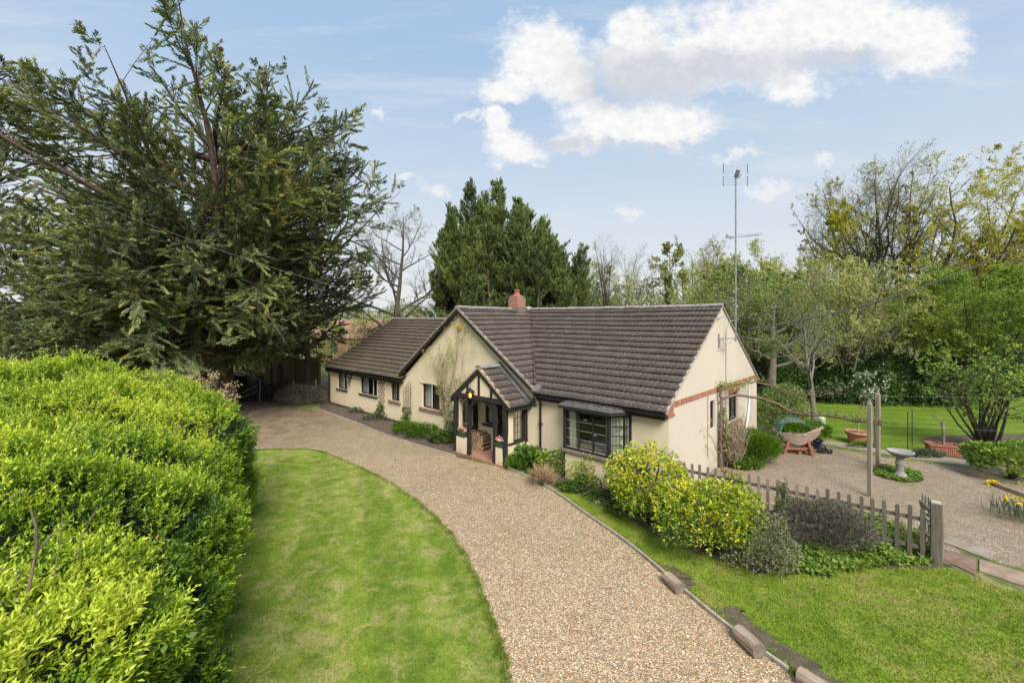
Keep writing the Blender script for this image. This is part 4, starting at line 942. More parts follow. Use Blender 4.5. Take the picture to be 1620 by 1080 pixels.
def along(branches, rng, m, t0=.15):
    """m sample points per branch: positions and directions"""
    P, D = [], []
    for pts, r in branches:
        k = rng.poisson(m) if m < 8 else int(m); x = (t0 + (1 - t0) * rng.uniform(0, 1, k)) * (len(pts) - 1); i = np.minimum(x.astype(int), len(pts) - 2); f = (x - i)[:, None]
        P.append(pts[i] * (1 - f) + pts[i + 1] * f); D.append(pts[i + 1] - pts[i])
    return np.concatenate(P), unit(np.concatenate(D))
def put_tree(name, label, cat, base, levels, bark, leafargs=None, group=None, kmax=8):
    t = thing(name, label, cat, base, 0, group)
    br = [b for l in levels for b in l]; V, F = tubes(br, 3, kmax); npmesh("trunk", V, F, bark, t, smooth=True)
    if leafargs:
        P, A, L, Wd, tint, rng, m_ = leafargs; leafmesh("crown", P, A, L, Wd, tint, rng, m_, t)
    return t
def clump(P, rng, scale, amp):
    """slow light/dark variety through a crown"""
    k = rng.normal(size=(5, 3)) / scale; ph = rng.uniform(0, 6.3, 5); return amp * np.sin(P @ k.T + ph).mean(1) * 1.6

def broadleaf(name, label, base, H, spread, seed, m_leaf=None, nleaf=3, leafL=.12, tint=(.2, .8), bark=None, stems=1, limb=9, up=.05, twig=9, group=None, trunk_h=.35, r0=None, fine=True, droop=0., cat="tree", ang=(25, 60), envpow=2., low=.12, nfine=6, fr=.015, flare=.33):
    rng = np.random.default_rng(seed); cz = H * (1 + low) / 2; hz = H * (1 - low) / 2 * 1.04
    nz = rng.normal(size=(6, 3)) * .55; ph = rng.uniform(0, 6.3, 6)
    def inside(p):
        q = np.array([p[0] / spread, p[1] / spread, (p[2] - cz) / hz]); w = .93 + .16 * np.sin(nz @ p + ph).mean() * 1.5
        return p[2] < H * .2 or (p[2] < cz and p[0] ** 2 + p[1] ** 2 < .5 + .004 * H * H) or (q * q).sum() < w * w
    r0 = r0 or H * .018
    if stems == 1: st = [((0, 0, -.1), (rng.normal(0, .05), rng.normal(0, .05), 1), H * .88, r0, 9, .06, .05)]
    else: st = [((rng.normal(0, .12), rng.normal(0, .12), -.1), (flare * 1.25 * math.cos(2.4 * k_ + seed) * rng.uniform(.6, 1.2), flare * 1.25 * math.sin(2.4 * k_ + seed) * rng.uniform(.6, 1.2), 1), H * rng.uniform(.82, .98), r0 * rng.uniform(.6, 1), 9, .07, .05) for k_ in range(stems)]
    lv = [dict(n=limb if stems == 1 else max(7, limb * 4 // stems), ang=ang, len=(.45, .75), start=trunk_h if stems == 1 else .15, seg=7, wander=.13, up=up, rr=.55),
          dict(n=8, ang=(25, 60), len=(.35, .62), start=.2, seg=6, wander=.15, up=up, rr=.55, rmax=.06),
          dict(n=twig, ang=(25, 65), len=(.32, .6), start=.12, seg=4, wander=.16, up=up - droop, rr=.6, rmax=.03 if fr > .01 else .018)]
    if fine: lv.append(dict(n=nfine, ang=(25, 60), len=(.4, .8), start=.15, seg=3, wander=.15, up=.02 - droop, rr=.7, rmax=fr))
    L = grow(rng, st, lv, inside)
    la = None
    if m_leaf is not None:
        P, D = along(L[-1] + (L[-2] if fine else []), rng, nleaf); n = len(P)
        A = D * .5 + rng.normal(0, .7, (n, 3)) + [0, 0, .15 - droop * 2]
        la = (P, A, leafL * rng.uniform(.6, 1.25, n), leafL * rng.uniform(.35, .6, n), rng.uniform(*tint, n) + clump(P, rng, 1.6, .22), rng, m_leaf)
    return put_tree(name, label, cat, base, L, bark or BARKG, la, group)

def fronds(C, D, rng, per, L, Wd, spread=.6, upb=.25):
    """sprays: 'per' slim fronds fanned about direction D at each centre C"""
    n = len(C); Cn = np.repeat(C, per, 0); Dn = np.repeat(D, per, 0)
    A = Dn + rng.normal(0, spread, (n * per, 3)); A[:, 2] += upb
    P = Cn + rng.normal(0, L * .3, (n * per, 3)) + unit(Dn) * rng.uniform(-.3, .3, (n * per, 1)) * L
    return P, A, L * rng.uniform(.6, 1.3, n * per), Wd * rng.uniform(.6, 1.3, n * per)
def plumes(branches, rng, dens, fl, fw, t0=.15, side=.75, flat=.10, tintj=.16, upb=.05):
    """spiky plates of slim fronds raked forward along each branchlet; tips carry the fresher colour"""
    Ps, As, Ls, Ws, Ts = [], [], [], [], []
    for pts, r in branches:
        ln = np.linalg.norm(np.diff(pts, axis=0), axis=1).sum(); m = max(6, int(ln * dens)); t = t0 + (1 - t0) * rng.uniform(0, 1, m) ** .8; x = t * (len(pts) - 1); i = np.minimum(x.astype(int), len(pts) - 2); f = (x - i)[:, None]
        P = pts[i] * (1 - f) + pts[i + 1] * f; D = unit(pts[i + 1] - pts[i]); s = unit(np.cross(D, [0, 0, 1.]) + 1e-6) * np.sign(rng.normal(size=(m, 1)))
        k = rng.uniform(.05, 1, (m, 1)) * side * (1.15 - .75 * t[:, None]); Ps.append(P + s * k * fl * .35 + rng.normal(0, .02, (m, 3))); As.append(D + s * k + np.c_[np.zeros((m, 2)), rng.normal(upb, flat, m)])
        Ls.append(fl * rng.uniform(.55, 1.25, m) * (1.12 - .45 * t)); Ws.append(fw * rng.uniform(.7, 1.3, m)); Ts.append(rng.normal(0, tintj) + .34 * (t - .62) + rng.uniform(-.13, .13, m))
    return np.concatenate(Ps), np.concatenate(As), np.concatenate(Ls), np.concatenate(Ws), np.concatenate(Ts)
def leylandii(label, base, H, R, seed, group):
    rng = np.random.default_rng(seed); st, limbs, Cs, Ds, lt = [], [], [], [], []
    k = rng.normal(size=(5, 3)) * .6; ph = rng.uniform(0, 6.3, 5)
    leaders = [(0., 0., H, R, 1.)]
    if R > 2:
        for q in range(5):
            a = 2 * math.pi * q / 5 + rng.uniform(-.4, .4); rr_ = R * rng.uniform(.28, .5); leaders.append((rr_ * math.cos(a), rr_ * math.sin(a), H * rng.uniform(.72, .93), R * .5, .5))
    for lx_, ly_, Hh, Rr, dens in leaders:
        st += grow(rng, [((lx_ * .5, ly_ * .5, -.1 if dens == 1 else H * .25), (lx_ * .06, ly_ * .06, 1), Hh * (.97 if dens == 1 else .73), Hh * .015 * dens, 10, .02, .02)], [])[0]
        ax = st[-1][0]; zs = ax[:, 2]
        h = np.sort(rng.uniform(.06 if dens == 1 else .5, 1, int(12.5 * Hh * dens))) ** .9
        for x in h:
            a = rng.uniform(0, 2 * np.pi); z = x * Hh * .97; prof = (1 - x) ** .62 * (1 if x > .18 else .75 + x * 1.4); wob = 1 + .38 * np.sin(k @ np.array([math.cos(a) * 3, math.sin(a) * 3, z]) + ph).mean() * 1.6
            L = max(.55, Rr * (prof if dens == 1 else min(1, prof * 1.5)) * wob * rng.uniform(.62, 1.22)); el = math.radians(rng.uniform(20, 44) + 26 * x)
            p = np.array([np.interp(z, zs, ax[:, 0]), np.interp(z, zs, ax[:, 1]), z]); d = np.array([math.cos(a) * math.cos(el), math.sin(a) * math.cos(el), math.sin(el)])
            pts = [p]; m = 6
            for i in range(m): d = unit(d + rng.normal(0, .07, 3) + [0, 0, .06]); pts.append(pts[-1] + d * L / m)
            pts = np.array(pts); limbs.append((pts, .035 * np.linspace(1, .2, m + 1) * (1.2 - x)))
            sidev = unit(np.cross(d, [0, 0, 1.])); Cs.append((pts[2:], None)) if L > .9 else Cs.append((pts, None))
            for q in range(int(3 + 3.2 * L)):
                tq = rng.uniform(.22, .98); xi = tq * m; i = min(int(xi), m - 1); o = pts[i] + (pts[i + 1] - pts[i]) * (xi - i); dd = unit(d + sidev * rng.choice([-1, 1]) * rng.uniform(.25, .95) + np.array([0, 0, rng.uniform(.0, .5)]) + rng.normal(0, .14, 3)); lb = (.28 + .34 * L * (1.15 - tq)) * rng.uniform(.7, 1.2)
                Cs.append((np.array([o, o + dd * lb * .5, o + unit(dd + np.array([0, 0, .22])) * lb]), None))
    P, A, L, Wd, tint = plumes(Cs, rng, 34, .26, .050, .08, .80, .20, .16, .08); tint = tint + .43 + clump(P, rng, 1.0, .18)
    t = thing("leylandii_tree", label, "conifer", base, rng.uniform(0, 6), group); V, F = tubes(st + limbs, 4, 8); npmesh("trunk", V, F, BARKC, t, smooth=True)
    leafmesh("crown", P, A, L, Wd, tint, rng, LEYL, t); return t
def cypress(name, label, base, stems, seed, inside, per=17, fl=.30, fw=.05, l1=9, l2=9, sub=6, bark=None, group=None, trunk=None, ny=5.2, mat_=None, dead=True):
    rng = np.random.default_rng(seed)
    lv = [dict(n=l1, ang=(28, 65), len=(.35, .62), start=.14, seg=7, wander=.09, up=-.005, rr=.5, flat=.55),
          dict(n=l2, ang=(30, 62), len=(.28, .5), start=.18, seg=5, wander=.10, up=.02, rr=.5, rmax=.05, flat=.35)]
    L = grow(rng, stems, lv, inside)
    P, A, Lf, Wf, tint = plumes(L[2] + [(p[len(p) // 2:], r) for p, r in L[1] if len(p) > 4], rng, sub * 9., fl, fw, .12, .85, .09, .15, .01)
    tint = tint + .40 + clump(P, rng, 1.5, .20)
    t = thing(name, label, "conifer", base, 0, group); br = [b for l in L for b in l] + (trunk or []); V, F = tubes(br, 3, 10); npmesh("trunk", V, F, bark or BARKC, t, smooth=True)
    leafmesh("crown", P, A, Lf, Wf, tint, rng, mat_ or CYPL, t)
    if dead:   # bare silvery twigs hanging among the foliage
        sel = [L[1][i] for i in rng.integers(0, len(L[1]), 26)]; Ld = grow(rng, [(b[0][-1], b[0][-1] - b[0][-2] + np.array([0, 0, -.25]), rng.uniform(.8, 1.8), .014, 5, .16, -.06) for b in sel], [dict(n=6, ang=(25, 60), len=(.3, .6), seg=4, wander=.2, up=-.06, rr=.6), dict(n=3, ang=(25, 60), len=(.3, .6), seg=3, wander=.2, up=-.04, rr=.6)])
        V, F = tubes([b for l in Ld for b in l], 3, 4); npmesh("dead_twigs", V, F, DEADTW, t)
    return t

# the great wind-swept cypress on the left
def env_big(p):
    # irregular dome: centre a little above the trunk, ragged edge
    q = np.array([(p[0] + .4) / (8.7 if p[0] > -.4 else 10.6), p[1] / 9.0, (p[2] - 8.6) / 11.2]); w = .98 + .24 * math.sin(p[0] * 1.15 + 1.1) * math.sin(p[2] * .95 + p[1] * .6 + .4) + .10 * math.sin(p[0] * 2.3 - p[2] * 1.9 + p[1])
    return (q * q).sum() < w * w and p[2] > (1.1 + max(0, 4.2 - .5 * abs(p[0])) * .25 if p[0] < 2.6 else 2.6 + (p[0] - 2.6) * .75)
CB = Vector((-14.6, 22.0, 0)); st = []
rs = np.random.default_rng(21)
trunk_pts = [np.array([.05, 0, -.2]), np.array([0, 0, .8]), np.array([-.1, .05, 1.8]), np.array([-.25, .05, 2.9]), np.array([-.35, .1, 4.2])]
trunk = [(np.array(trunk_pts), np.array([1.05, .74, .68, .74, .6]))]
for i in range(26):
    az = 2 * math.pi * (i * .381966) + rs.uniform(-.2, .2); el = math.radians([20, 38, 56, 72, 10, 47, 64, 28][i % 8] + rs.uniform(-5, 5)); ln = 8.8 + 6.8 * math.sin(el) + rs.uniform(-1, 1.)
    st.append(((-.2 + .3 * math.cos(az), .3 * math.sin(az), 2.2 + rs.uniform(0, 1.6) + (.8 if el > .8 else 0)), (math.cos(az) * math.cos(el), math.sin(az) * math.cos(el), math.sin(el)), ln, .21 - .004 * i + (.04 if el > .9 else 0), 10, .06, .022))
for i in range(16):
    az = -math.pi / 2 + rs.uniform(-1.5, 1.5); zz = rs.uniform(2.8, 9); st.append(((-.3, -.3, zz), (math.cos(az), math.sin(az), rs.uniform(-.10, .28)), rs.uniform(7.0, 9.5), .13, 9, .06, -.004))
for i in range(12):
    az = -math.pi / 2 + rs.uniform(-1.9, 1.9); st.append(((-.3, -.3, rs.uniform(2.8, 4.6)), (math.cos(az), math.sin(az), rs.uniform(-.16, .06)), rs.uniform(5.5, 9.0), .10, 9, .06, -.008))
for zz, n in ((5.5, 7), (8.0, 7), (10.5, 6), (12.5, 5)):
    for i in range(n):
        az = 2 * math.pi * i / n + rs.uniform(-.4, .4) + zz; el = math.radians(rs.uniform(8, 34))
        st.append(((-.3, .1, zz), (math.cos(az) * math.cos(el), math.sin(az) * math.cos(el), math.sin(el)), 9.5 + rs.uniform(-1, 1), .16, 9, .06, .02))
trunk.append((np.array([[-.35, .1, 4.0], [-.3, .1, 7], [-.1, 0, 10], [.1, .1, 13], [.3, 0, 16]]), np.array([.42, .27, .16, .09, .03])))
cypress("cypress_tree", "huge wind-swept dark cypress with a thick trunk behind the hedge", CB, st, 22, env_big, fl=.165, fw=.027, l1=13, l2=12, sub=14, trunk=trunk)
def env_l(p): q = np.array([p[0] / 6.5, p[1] / 6., (p[2] - 10.5) / 11.5]); return (q * q).sum() < 1 and p[2] > 2.5
st = [((0, 0, 0), (0, 0, 1), 21, .38, 10, .03, .02)] + [((0, 0, 3 + i * 1.15), (math.cos(i * 2.4), math.sin(i * 2.4), .55), 8.5 - .28 * i, .13, 8, .07, .03) for i in range(15)]
cypress("cypress_tree", "tall dark cypress half out of view beyond the huge wind-swept one", Vector((-33.5, 27, 0)), st, 23, env_l, l1=9, l2=8, sub=6, fl=.40, fw=.06)
# darker thin-trunked conifers between the great cypress and the left wing
for k, (px, D, H, R, lab) in enumerate(((398, 25.5, 11.5, 2.7, "dark slim conifer nearest the great cypress trunk"), (446, 27.5, 10.5, 2.5, "dark slim conifer in front of the tall board fence"), (487, 26.2, 9.5, 2.5, "dark slim conifer nearest the corner of the left wing"), (350, 30, 12, 3.0, "shaded conifer behind the dark car"))):
    b = DP(px, 505, D); b.z = 0; rs = np.random.default_rng(40 + k)
    f = (lambda R, H: (lambda p: (p[0] / R) ** 2 + (p[1] / R) ** 2 + ((p[2] - H * .58) / (H * .47)) ** 2 < 1))(R, H)
    st = [((0, 0, -.1), (rs.normal(0, .03), 0, 1), H * .98, .20, 9, .03, .03)] + [((0, 0, H * (.20 + .042 * i)), (math.cos(i * 2.4), math.sin(i * 2.4), .2 + .03 * i), R * 1.15, .05, 6, .08, .01) for i in range(18)]
    cypress("conifer", lab, b, st, 50 + k, f, l1=7, l2=7, sub=6, fl=.32, fw=.05, dead=False, group="slim conifers by the left boundary")

# leylandii group behind the roof
for k, (px, D, py, R, lab) in enumerate(((708, 36.5, 368, 3.0, "leftmost and lower leylandii of the clump behind the roof"), (741, 35, 287, 4.3, "tallest blue-tinged leylandii left of the chimney"), (790, 35.5, 280, 4.4, "tall spiky leylandii directly behind the chimney"), (832, 34.5, 318, 4.6, "leylandii of middle height just right of the chimney"), (888, 36, 372, 4.7, "rightmost leylandii sloping down to the ridge behind the right wing"))):
    b = DP(px, 505, D); b.z = 0; H = CAMH + (YH - py) / FPX * D
    leylandii(lab, b, H, R, 60 + k, "leylandii trees behind the house")

# bare and budding trees
def at(px, D): return Vector(((px - 810) / FPX * D, D, 0))
def zt(py, D): return CAMH + (YH - py) / FPX * D
broadleaf("oak_tree", "nearly bare spreading oak between the big cypress and the leylandii", at(617, 37), zt(305, 37), 5.8, 71, BUDL, 1.0, .09, (0, .5), BARKD, limb=16, up=.035, twig=8, trunk_h=.2, r0=.34, ang=(35, 80))
broadleaf("bare_tree", "bare fan-shaped tree just right of the leylandii clump", at(978, 58), zt(366, 58), 6.0, 72, BUDL, .25, .10, (.2, .8), BARKD, stems=6, up=.05, twig=8, ang=(12, 35), group="trees on the far right boundary")
broadleaf("willow_tree", "yellow-green willow behind the right wing roof", at(1062, 54), zt(376, 54), 4.6, 73, WILL, 26, .14, (.2, .95), BARKG, limb=11, up=.03, droop=.10, twig=7, group="trees on the far right boundary", fine=False)
broadleaf("low_tree", "low pale budding tree below the bare fan-shaped one", at(1000, 50), zt(425, 50), 4.2, 74, BUDL, 7, .15, (.4, 1), BARKG, limb=9, twig=7, fine=False, group="trees on the far right boundary")
broadleaf("budding_tree", "pale thin tree on the far boundary just right of the leylandii", at(938, 62), zt(405, 62), 4.6, 187, BUDL, 3, .13, (.3, 1), BARKD, stems=4, twig=7, ang=(15, 40), group="trees on the far right boundary")
broadleaf("budding_tree", "pale green tree filling behind the yellow willow", at(1092, 60), zt(388, 60), 5.0, 188, HAZL, 5, .15, (.3, 1), BARKD, stems=4, twig=7, fine=False, group="trees on the far right boundary")
leylandii("small pointed dark conifer in front of the yellow willow", at(1056, 47), zt(436, 47), 1.7, 75, "trees on the far right boundary")
broadleaf("bare_tree", "grey bare tree with ivied trunk behind the aerial mast", at(1132, 52), zt(370, 52), 5.2, 76, BUDL, .7, .12, (0, .6), BARKD, limb=12, up=.04, twig=8, group="trees on the far right boundary")
broadleaf("budding_tree", "thin olive-leaved tree just right of the aerial mast", at(1205, 46), zt(380, 46), 4.6, 77, BUDL, 6, .14, (.3, .9), BARKG, limb=11, twig=7, group="trees on the far right boundary", fine=False)
broadleaf("budding_tree", "olive-brown budding tree behind the middle of the garden", at(1275, 42), zt(392, 42), 5.4, 78, BUDL, 6, .13, (.1, .8), BARKG, limb=12, twig=7, group="trees on the far right boundary", fine=False)
broadleaf("oak_tree", "tall bare oak left of the yellow-leaved one", at(1385, 44), zt(234, 44), 7.6, 79, BUDL, 1.3, .11, (0, .45), BARKD, stems=4, limb=13, up=.045, twig=8, r0=.40, ang=(25, 55))
broadleaf("oak_tree", "tall spreading oak with fresh yellow-green leaves at the right", at(1474, 40), zt(208, 40), 9.4, 80, OAKL, 3.6, .16, (.1, .95), BARKD, stems=4, limb=13, up=.03, twig=7, r0=.42, ang=(28, 60), fine=True, flare=.5)
broadleaf("oak_tree", "second yellow-leaved oak at the right edge behind the hazel", at(1625, 50), zt(330, 50), 6.5, 81, OAKL, 2.4, .2, (.1, .8), BARKG, limb=11, up=.04, twig=7)
broadleaf("apple_tree", "gnarled old apple tree behind the gable end", at(1222, 22.5), zt(428, 22.5), 3.3, 82, APPL, 2.0, .085, (.1, .9), barkmat("ivied_bark", (.19, .155, .12), (.10, .085, .065)), limb=13, up=.0, twig=7, trunk_h=.34, r0=.27, ang=(45, 85), low=.30, fr=.008)
broadleaf("twiggy_tree", "slender twiggy tree behind the netted trough planter", at(1288, 18.2), zt(440, 18.2), 2.7, 83, APPL, 1.5, .065, (0, .7), BARKG, limb=13, up=.06, twig=6, trunk_h=.30, r0=.13, ang=(25, 55), low=.35, fr=.006)
broadleaf("hazel_bush", "broad olive-green hazel thicket in front of the dark laurel hedge", at(1335, 24.6), zt(398, 24.6), 4.3, 84, BUDL, 18, .10, (.3, 1.0), BARKG, stems=9, twig=7, up=.04, fine=False)
broadleaf("hazel_bush", "greener hazel thicket behind the apple tree", at(1185, 29), zt(412, 29), 4.4, 85, APPL, 16, .11, (.1, .8), BARKG, stems=8, twig=7, up=.04, fine=False)
broadleaf("hazel_bush", "paler budding thicket directly behind the twiggy garden tree", at(1262, 31), zt(398, 31), 4.6, 184, BUDL, 18, .12, (.3, 1.0), BARKG, stems=9, twig=7, up=.04, fine=False)
broadleaf("hazel_bush", "green budding thicket between the bare oak and the bright willow", at(1425, 30), zt(418, 30), 4.4, 185, APPL, 16, .12, (.2, .9), BARKG, stems=9, twig=7, up=.04, fine=False)
broadleaf("hazel_bush", "tall greenish thicket just behind the gable peak and mast", at(1135, 38), zt(398, 38), 5.0, 186, BUDL, 16, .13, (.3, 1.0), BARKG, stems=9, twig=7, up=.04, fine=False)
broadleaf("willow_bush", "bright green domed willow above the right lawn", at(1525, 23.5), zt(412, 23.5), 5.4, 86, HAZL, 4.0, .095, (.4, 1.0), BARKD, stems=11, twig=8, up=.05, fine=True, low=.20, r0=.09, fr=.007, nfine=5)
# multi-stemmed shrub leaning over the lawn
rng = np.random.default_rng(87); b = GP(1555, 706); st = []
for i in range(15):
    a = rng.uniform(0, 6.28); st.append(((rng.normal(0, .14), rng.normal(0, .14), -.05), (math.cos(a) * .52 - .22, math.sin(a) * .5, 1), rng.uniform(2.6, 3.9), rng.uniform(.038, .075), 7, .08, .05))
def env_s(p): return ((p[0] + .1) / 2.7) ** 2 + (p[1] / 2.2) ** 2 + ((p[2] - 2.5) / 1.75) ** 2 < 1 + .25 * math.sin(p[0] * 3 + p[2] * 2.) or p[2] < 1.3
L = grow(rng, st, [dict(n=6, ang=(25, 65), len=(.35, .6), start=.4, seg=5, wander=.14, up=.02, rr=.5), dict(n=6, ang=(25, 65), len=(.35, .6), start=.15, seg=4, wander=.15, up=.02, rr=.5, rmax=.012), dict(n=3, ang=(25, 60), len=(.4, .7), seg=3, rr=.6, rmax=.006)], env_s)
P, D = along(L[3], rng, 2.4); n = len(P)
put_tree("hazel_shrub", "many-stemmed leaning hazel beside the back lawn, yellow-green on top", "shrub", b, L, BARKD, (P, D + rng.normal(0, .8, (n, 3)), .11 * rng.uniform(.6, 1.2, n), .062 * rng.uniform(.7, 1.2, n), .25 + .16 * (P[:, 2] - 2) + rng.uniform(-.25, .3, n) + clump(P, rng, .7, .2), rng, HAZL))

def bush(name, label, base, rx, ry, H, seed, m_, n, L, Wd, tint=(.1, .9), cat="shrub", group=None, outw=.8, upw=.3, shell=.55, lump=.22, stemm=None, low=.0, spiky=0, tclump=.2, part="leaves", core=None, nst=24, topt=.0):
    """leafy bush: lumpy dome of leaf sprigs carried on stems from the base"""
    rng = np.random.default_rng(seed); t = thing(name, label, cat, base, 0, group)
    k = rng.normal(size=(7, 3)) * 2.4; ph = rng.uniform(0, 6.3, 7)
    u = rng.normal(size=(n, 3)); u[:, 2] = np.abs(u[:, 2]) * 1.0 - .28; u = unit(u)
    lum = 1 + lump * np.sin(u @ k.T + ph).mean(1) * 2.2
    rad = lum * (shell + (1 - shell) * rng.uniform(0, 1, n) ** .5) * (1 + spiky * rng.uniform(-.3, 1, n))
    zc = H * .42
    P = np.c_[u[:, 0] * rx * rad, u[:, 1] * ry * rad, zc + u[:, 2] * np.where(u[:, 2] > 0, H - zc, zc * 1.25) * rad]
    P[:, 2] = np.maximum(P[:, 2], rng.uniform(.02, .12, n) + low)
    per = 5; C = P; Pn = np.repeat(C, per, 0); A = np.repeat(u, per, 0) * outw + rng.normal(0, .55, (n * per, 3)) + [0, 0, upw]
    Pn = Pn + unit(A) * rng.uniform(0, L * .5, (n * per, 1))
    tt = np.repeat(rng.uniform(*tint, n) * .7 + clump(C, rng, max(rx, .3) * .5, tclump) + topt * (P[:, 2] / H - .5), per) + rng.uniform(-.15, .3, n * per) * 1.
    leafmesh(part, Pn, A, L * rng.uniform(.6, 1.25, n * per), Wd * rng.uniform(.7, 1.2, n * per), tt, rng, m_, t)
    idx = rng.integers(0, n, nst); br = []
    for i in idx:
        e = P[i] * .93; m = np.array([e[0] * .35, e[1] * .35, e[2] * .55]); br.append((np.array([[e[0] * .08, e[1] * .08, -.03], m, e]), np.array([.009, .006, .003]) * (.6 + H)))
    V, F = tubes(br, 4, 5); npmesh("stems", V, F, stemm or BARKD, t)
    return t
# laurel hedge across the back of the lawn: one dark mass
def hedge_mass(name, label, p0, p1, width, H, seed, m_, n, L, Wd, cat, lump=.35, stems=30):
    rng = np.random.default_rng(seed); a, b = Vector(p0), Vector(p1); c = (a + b) / 2; t = thing(name, label, cat, c); d = np.array((b - a)[:2]); ln = np.linalg.norm(d); d /= ln; nn = np.array([-d[1], d[0]])
    s = rng.uniform(-ln / 2, ln / 2, n); a_ = rng.uniform(-.25, math.pi + .25, n); rr_ = (.70 + .30 * rng.uniform(0, 1, n) ** .5) * (1 + lump * (np.sin(s * 1.1 + 1) * .4 + np.sin(s * 2.7 + a_ * 2) * .35 + np.sin(s * 5.3 + a_ * 4) * .25))
    w = np.cos(a_) * width / 2 * rr_; z = H * .35 + np.sin(a_) * H * .62 * rr_; z = np.where(rng.uniform(0, 1, n) < .25, rng.uniform(.05, H * .5, n), z); z = np.maximum(z, .05)
    P = np.c_[s * d[0] + w * nn[0], s * d[1] + w * nn[1], z]; u = np.c_[np.outer(np.cos(a_), nn), np.sin(a_)]
    per = 4; A = np.repeat(u, per, 0) * .6 + rng.normal(0, .6, (n * per, 3)) + [0, 0, .1]; Pn = np.repeat(P, per, 0) + unit(A) * .04
    leafmesh("leaves", Pn, A, L * rng.uniform(.6, 1.2, n * per), Wd * rng.uniform(.7, 1.2, n * per), np.repeat(.45 + clump(P, rng, 1.1, .35) + .12 * (z / H - .5), per) + rng.uniform(-.25, .25, n * per), rng, m_, t)
    br = []
    for i in range(stems):
        x = rng.uniform(-ln / 2, ln / 2); q = np.array([x * d[0], x * d[1], 0]); br.append((np.array([q, q + [rng.normal(0, .2), rng.normal(0, .2), H * .4], q + [rng.normal(0, .5), rng.normal(0, .5), H * .75]]), np.array([.06, .045, .02])))
    V, F = tubes(br, 5, 6); npmesh("stems", V, F, BARKD, t); return t
hedge_mass("laurel_hedge", "tall dark laurel hedge along the back of the right lawn", at(1205, 26), at(1500, 24.2), 3.0, 2.9, 90, DARKL, 22000, .15, .065, "hedge")
hedge_mass("laurel_hedge", "dark shrub screen at the far right beyond the leaning hazel", at(1500, 28), at(1690, 27), 3.0, 3.2, 91, DARKL, 9000, .16, .07, "hedge")
hedge_mass("garden_hedge", "mixed green hedge along the left boundary beyond the meadow", (-70, 46, 0), (-17, 44, 0), 4, 4.6, 92, APPL, 14000, .22, .10, "hedge")
hedge_mass("garden_hedge", "loose green hedge behind the house between the oak and the leylandii", (-17, 47, 0), (6, 50, 0), 4, 4.8, 93, BUDL, 8000, .22, .10, "hedge")
hedge_mass("garden_hedge", "low green hedge below the willow behind the right wing", (5, 42, 0), (30, 38, 0), 3.5, 4.6, 94, APPL, 12000, .19, .09, "hedge")
# far wood closing the view
rng = np.random.default_rng(95); n = 110000; az = rng.uniform(-1.25, 1.25, n); Dd = rng.uniform(75, 120, n); hh = 7.5 + 2.5 * np.sin(az * 9) + 1.5 * np.sin(az * 23 + 1) + 1.2 * np.sin(az * 47); Pz = hh * rng.uniform(0, 1, n) ** .8
P = np.c_[np.sin(az) * Dd, np.cos(az) * Dd, Pz]; cl_ = .5 + .3 * np.sin(az * 31 + Dd * .3) + .15 * np.sin(az * 80)
o = leafmesh("far_woodland", P, rng.normal(0, .6, (n, 3)) + [0, 0, .5], rng.uniform(.35, .8, n), rng.uniform(.15, .35, n), cl_ + rng.uniform(-.3, .3, n), rng, FARL)
tag(o, "distant olive-green woodland closing the view behind the garden trees", "woodland", kind='stuff')
# ---------------------------------------------------------------- the near hedge: real shoots over a twiggy core
hb0, hb1 = np.array([-1.12, 0.0]), np.array([-6.95, 11.1]); hd = hb1 - hb0; hl = np.linalg.norm(hd); hd /= hl; hn = np.array([hd[1], -hd[0]])   # hn points to the lawn
def hedge_lump(t, s):
    return .15 * np.sin(t * 1.3 + .6) + .13 * np.sin(t * 2.9 + s * 1.7) + .09 * np.sin(s * 3.1 - t * 1.9 + 2) + .08 * np.sin(t * 6.1 + s * 5.3) + .05 * np.sin(t * 11. - s * 8.) + .04 * np.sin(t * 17.3 + s * 14.1)
def hedge_pt(t, q):
    """t along the hedge (m), q: 0..1 up the face, 1..2 across the top"""
    face = np.minimum(q, 1.); s = np.maximum(q - 1, 0) * 7.2
    z = 2.36 * face ** .9; top = 2.36 + 1.32 * (1 - np.exp(-s / 1.75)) + np.clip(t - 4, 0, 9) * .012
    z = np.where(q < 1, z, top); lum = hedge_lump(t, s + face * 2)
    out = np.where(q < 1, .12 * np.sin(face * 3.0) + .05, 0) - s
    # the far end of the hedge rounds off
    en = np.clip((t - (hl - 1.2)) / 1.2, 0, 1); z = z * (1 - .14 * en ** 3)
    P = hb0 + np.outer(t, hd) + np.outer(out, hn)
    return np.c_[P, z], lum
def hedge_nrm(t, q):
    s = np.maximum(q - 1, 0) * 7.2; sl = np.where(q < 1, 0, 1.32 / 1.75 * np.exp(-s / 1.75)); N = np.where((q < 1)[:, None], np.r_[hn, .12][None], np.c_[np.outer(sl, hn), np.ones(len(t))]); return unit(N)
hroot = thing("hedge", "big bright green clipped hedge filling the near left corner", "hedge", (0, 0, 0))
rng = np.random.default_rng(101)
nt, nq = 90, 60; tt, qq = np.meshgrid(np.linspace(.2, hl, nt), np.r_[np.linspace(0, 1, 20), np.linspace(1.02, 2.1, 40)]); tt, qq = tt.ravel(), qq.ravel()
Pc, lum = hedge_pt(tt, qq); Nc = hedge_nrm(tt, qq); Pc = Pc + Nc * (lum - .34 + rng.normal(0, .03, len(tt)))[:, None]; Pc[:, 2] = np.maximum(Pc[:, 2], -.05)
idx = np.arange(nq * nt).reshape(nq, nt); F = np.stack([idx[:-1, :-1], idx[:-1, 1:], idx[1:, 1:], idx[1:, :-1]], -1).reshape(-1, 4)
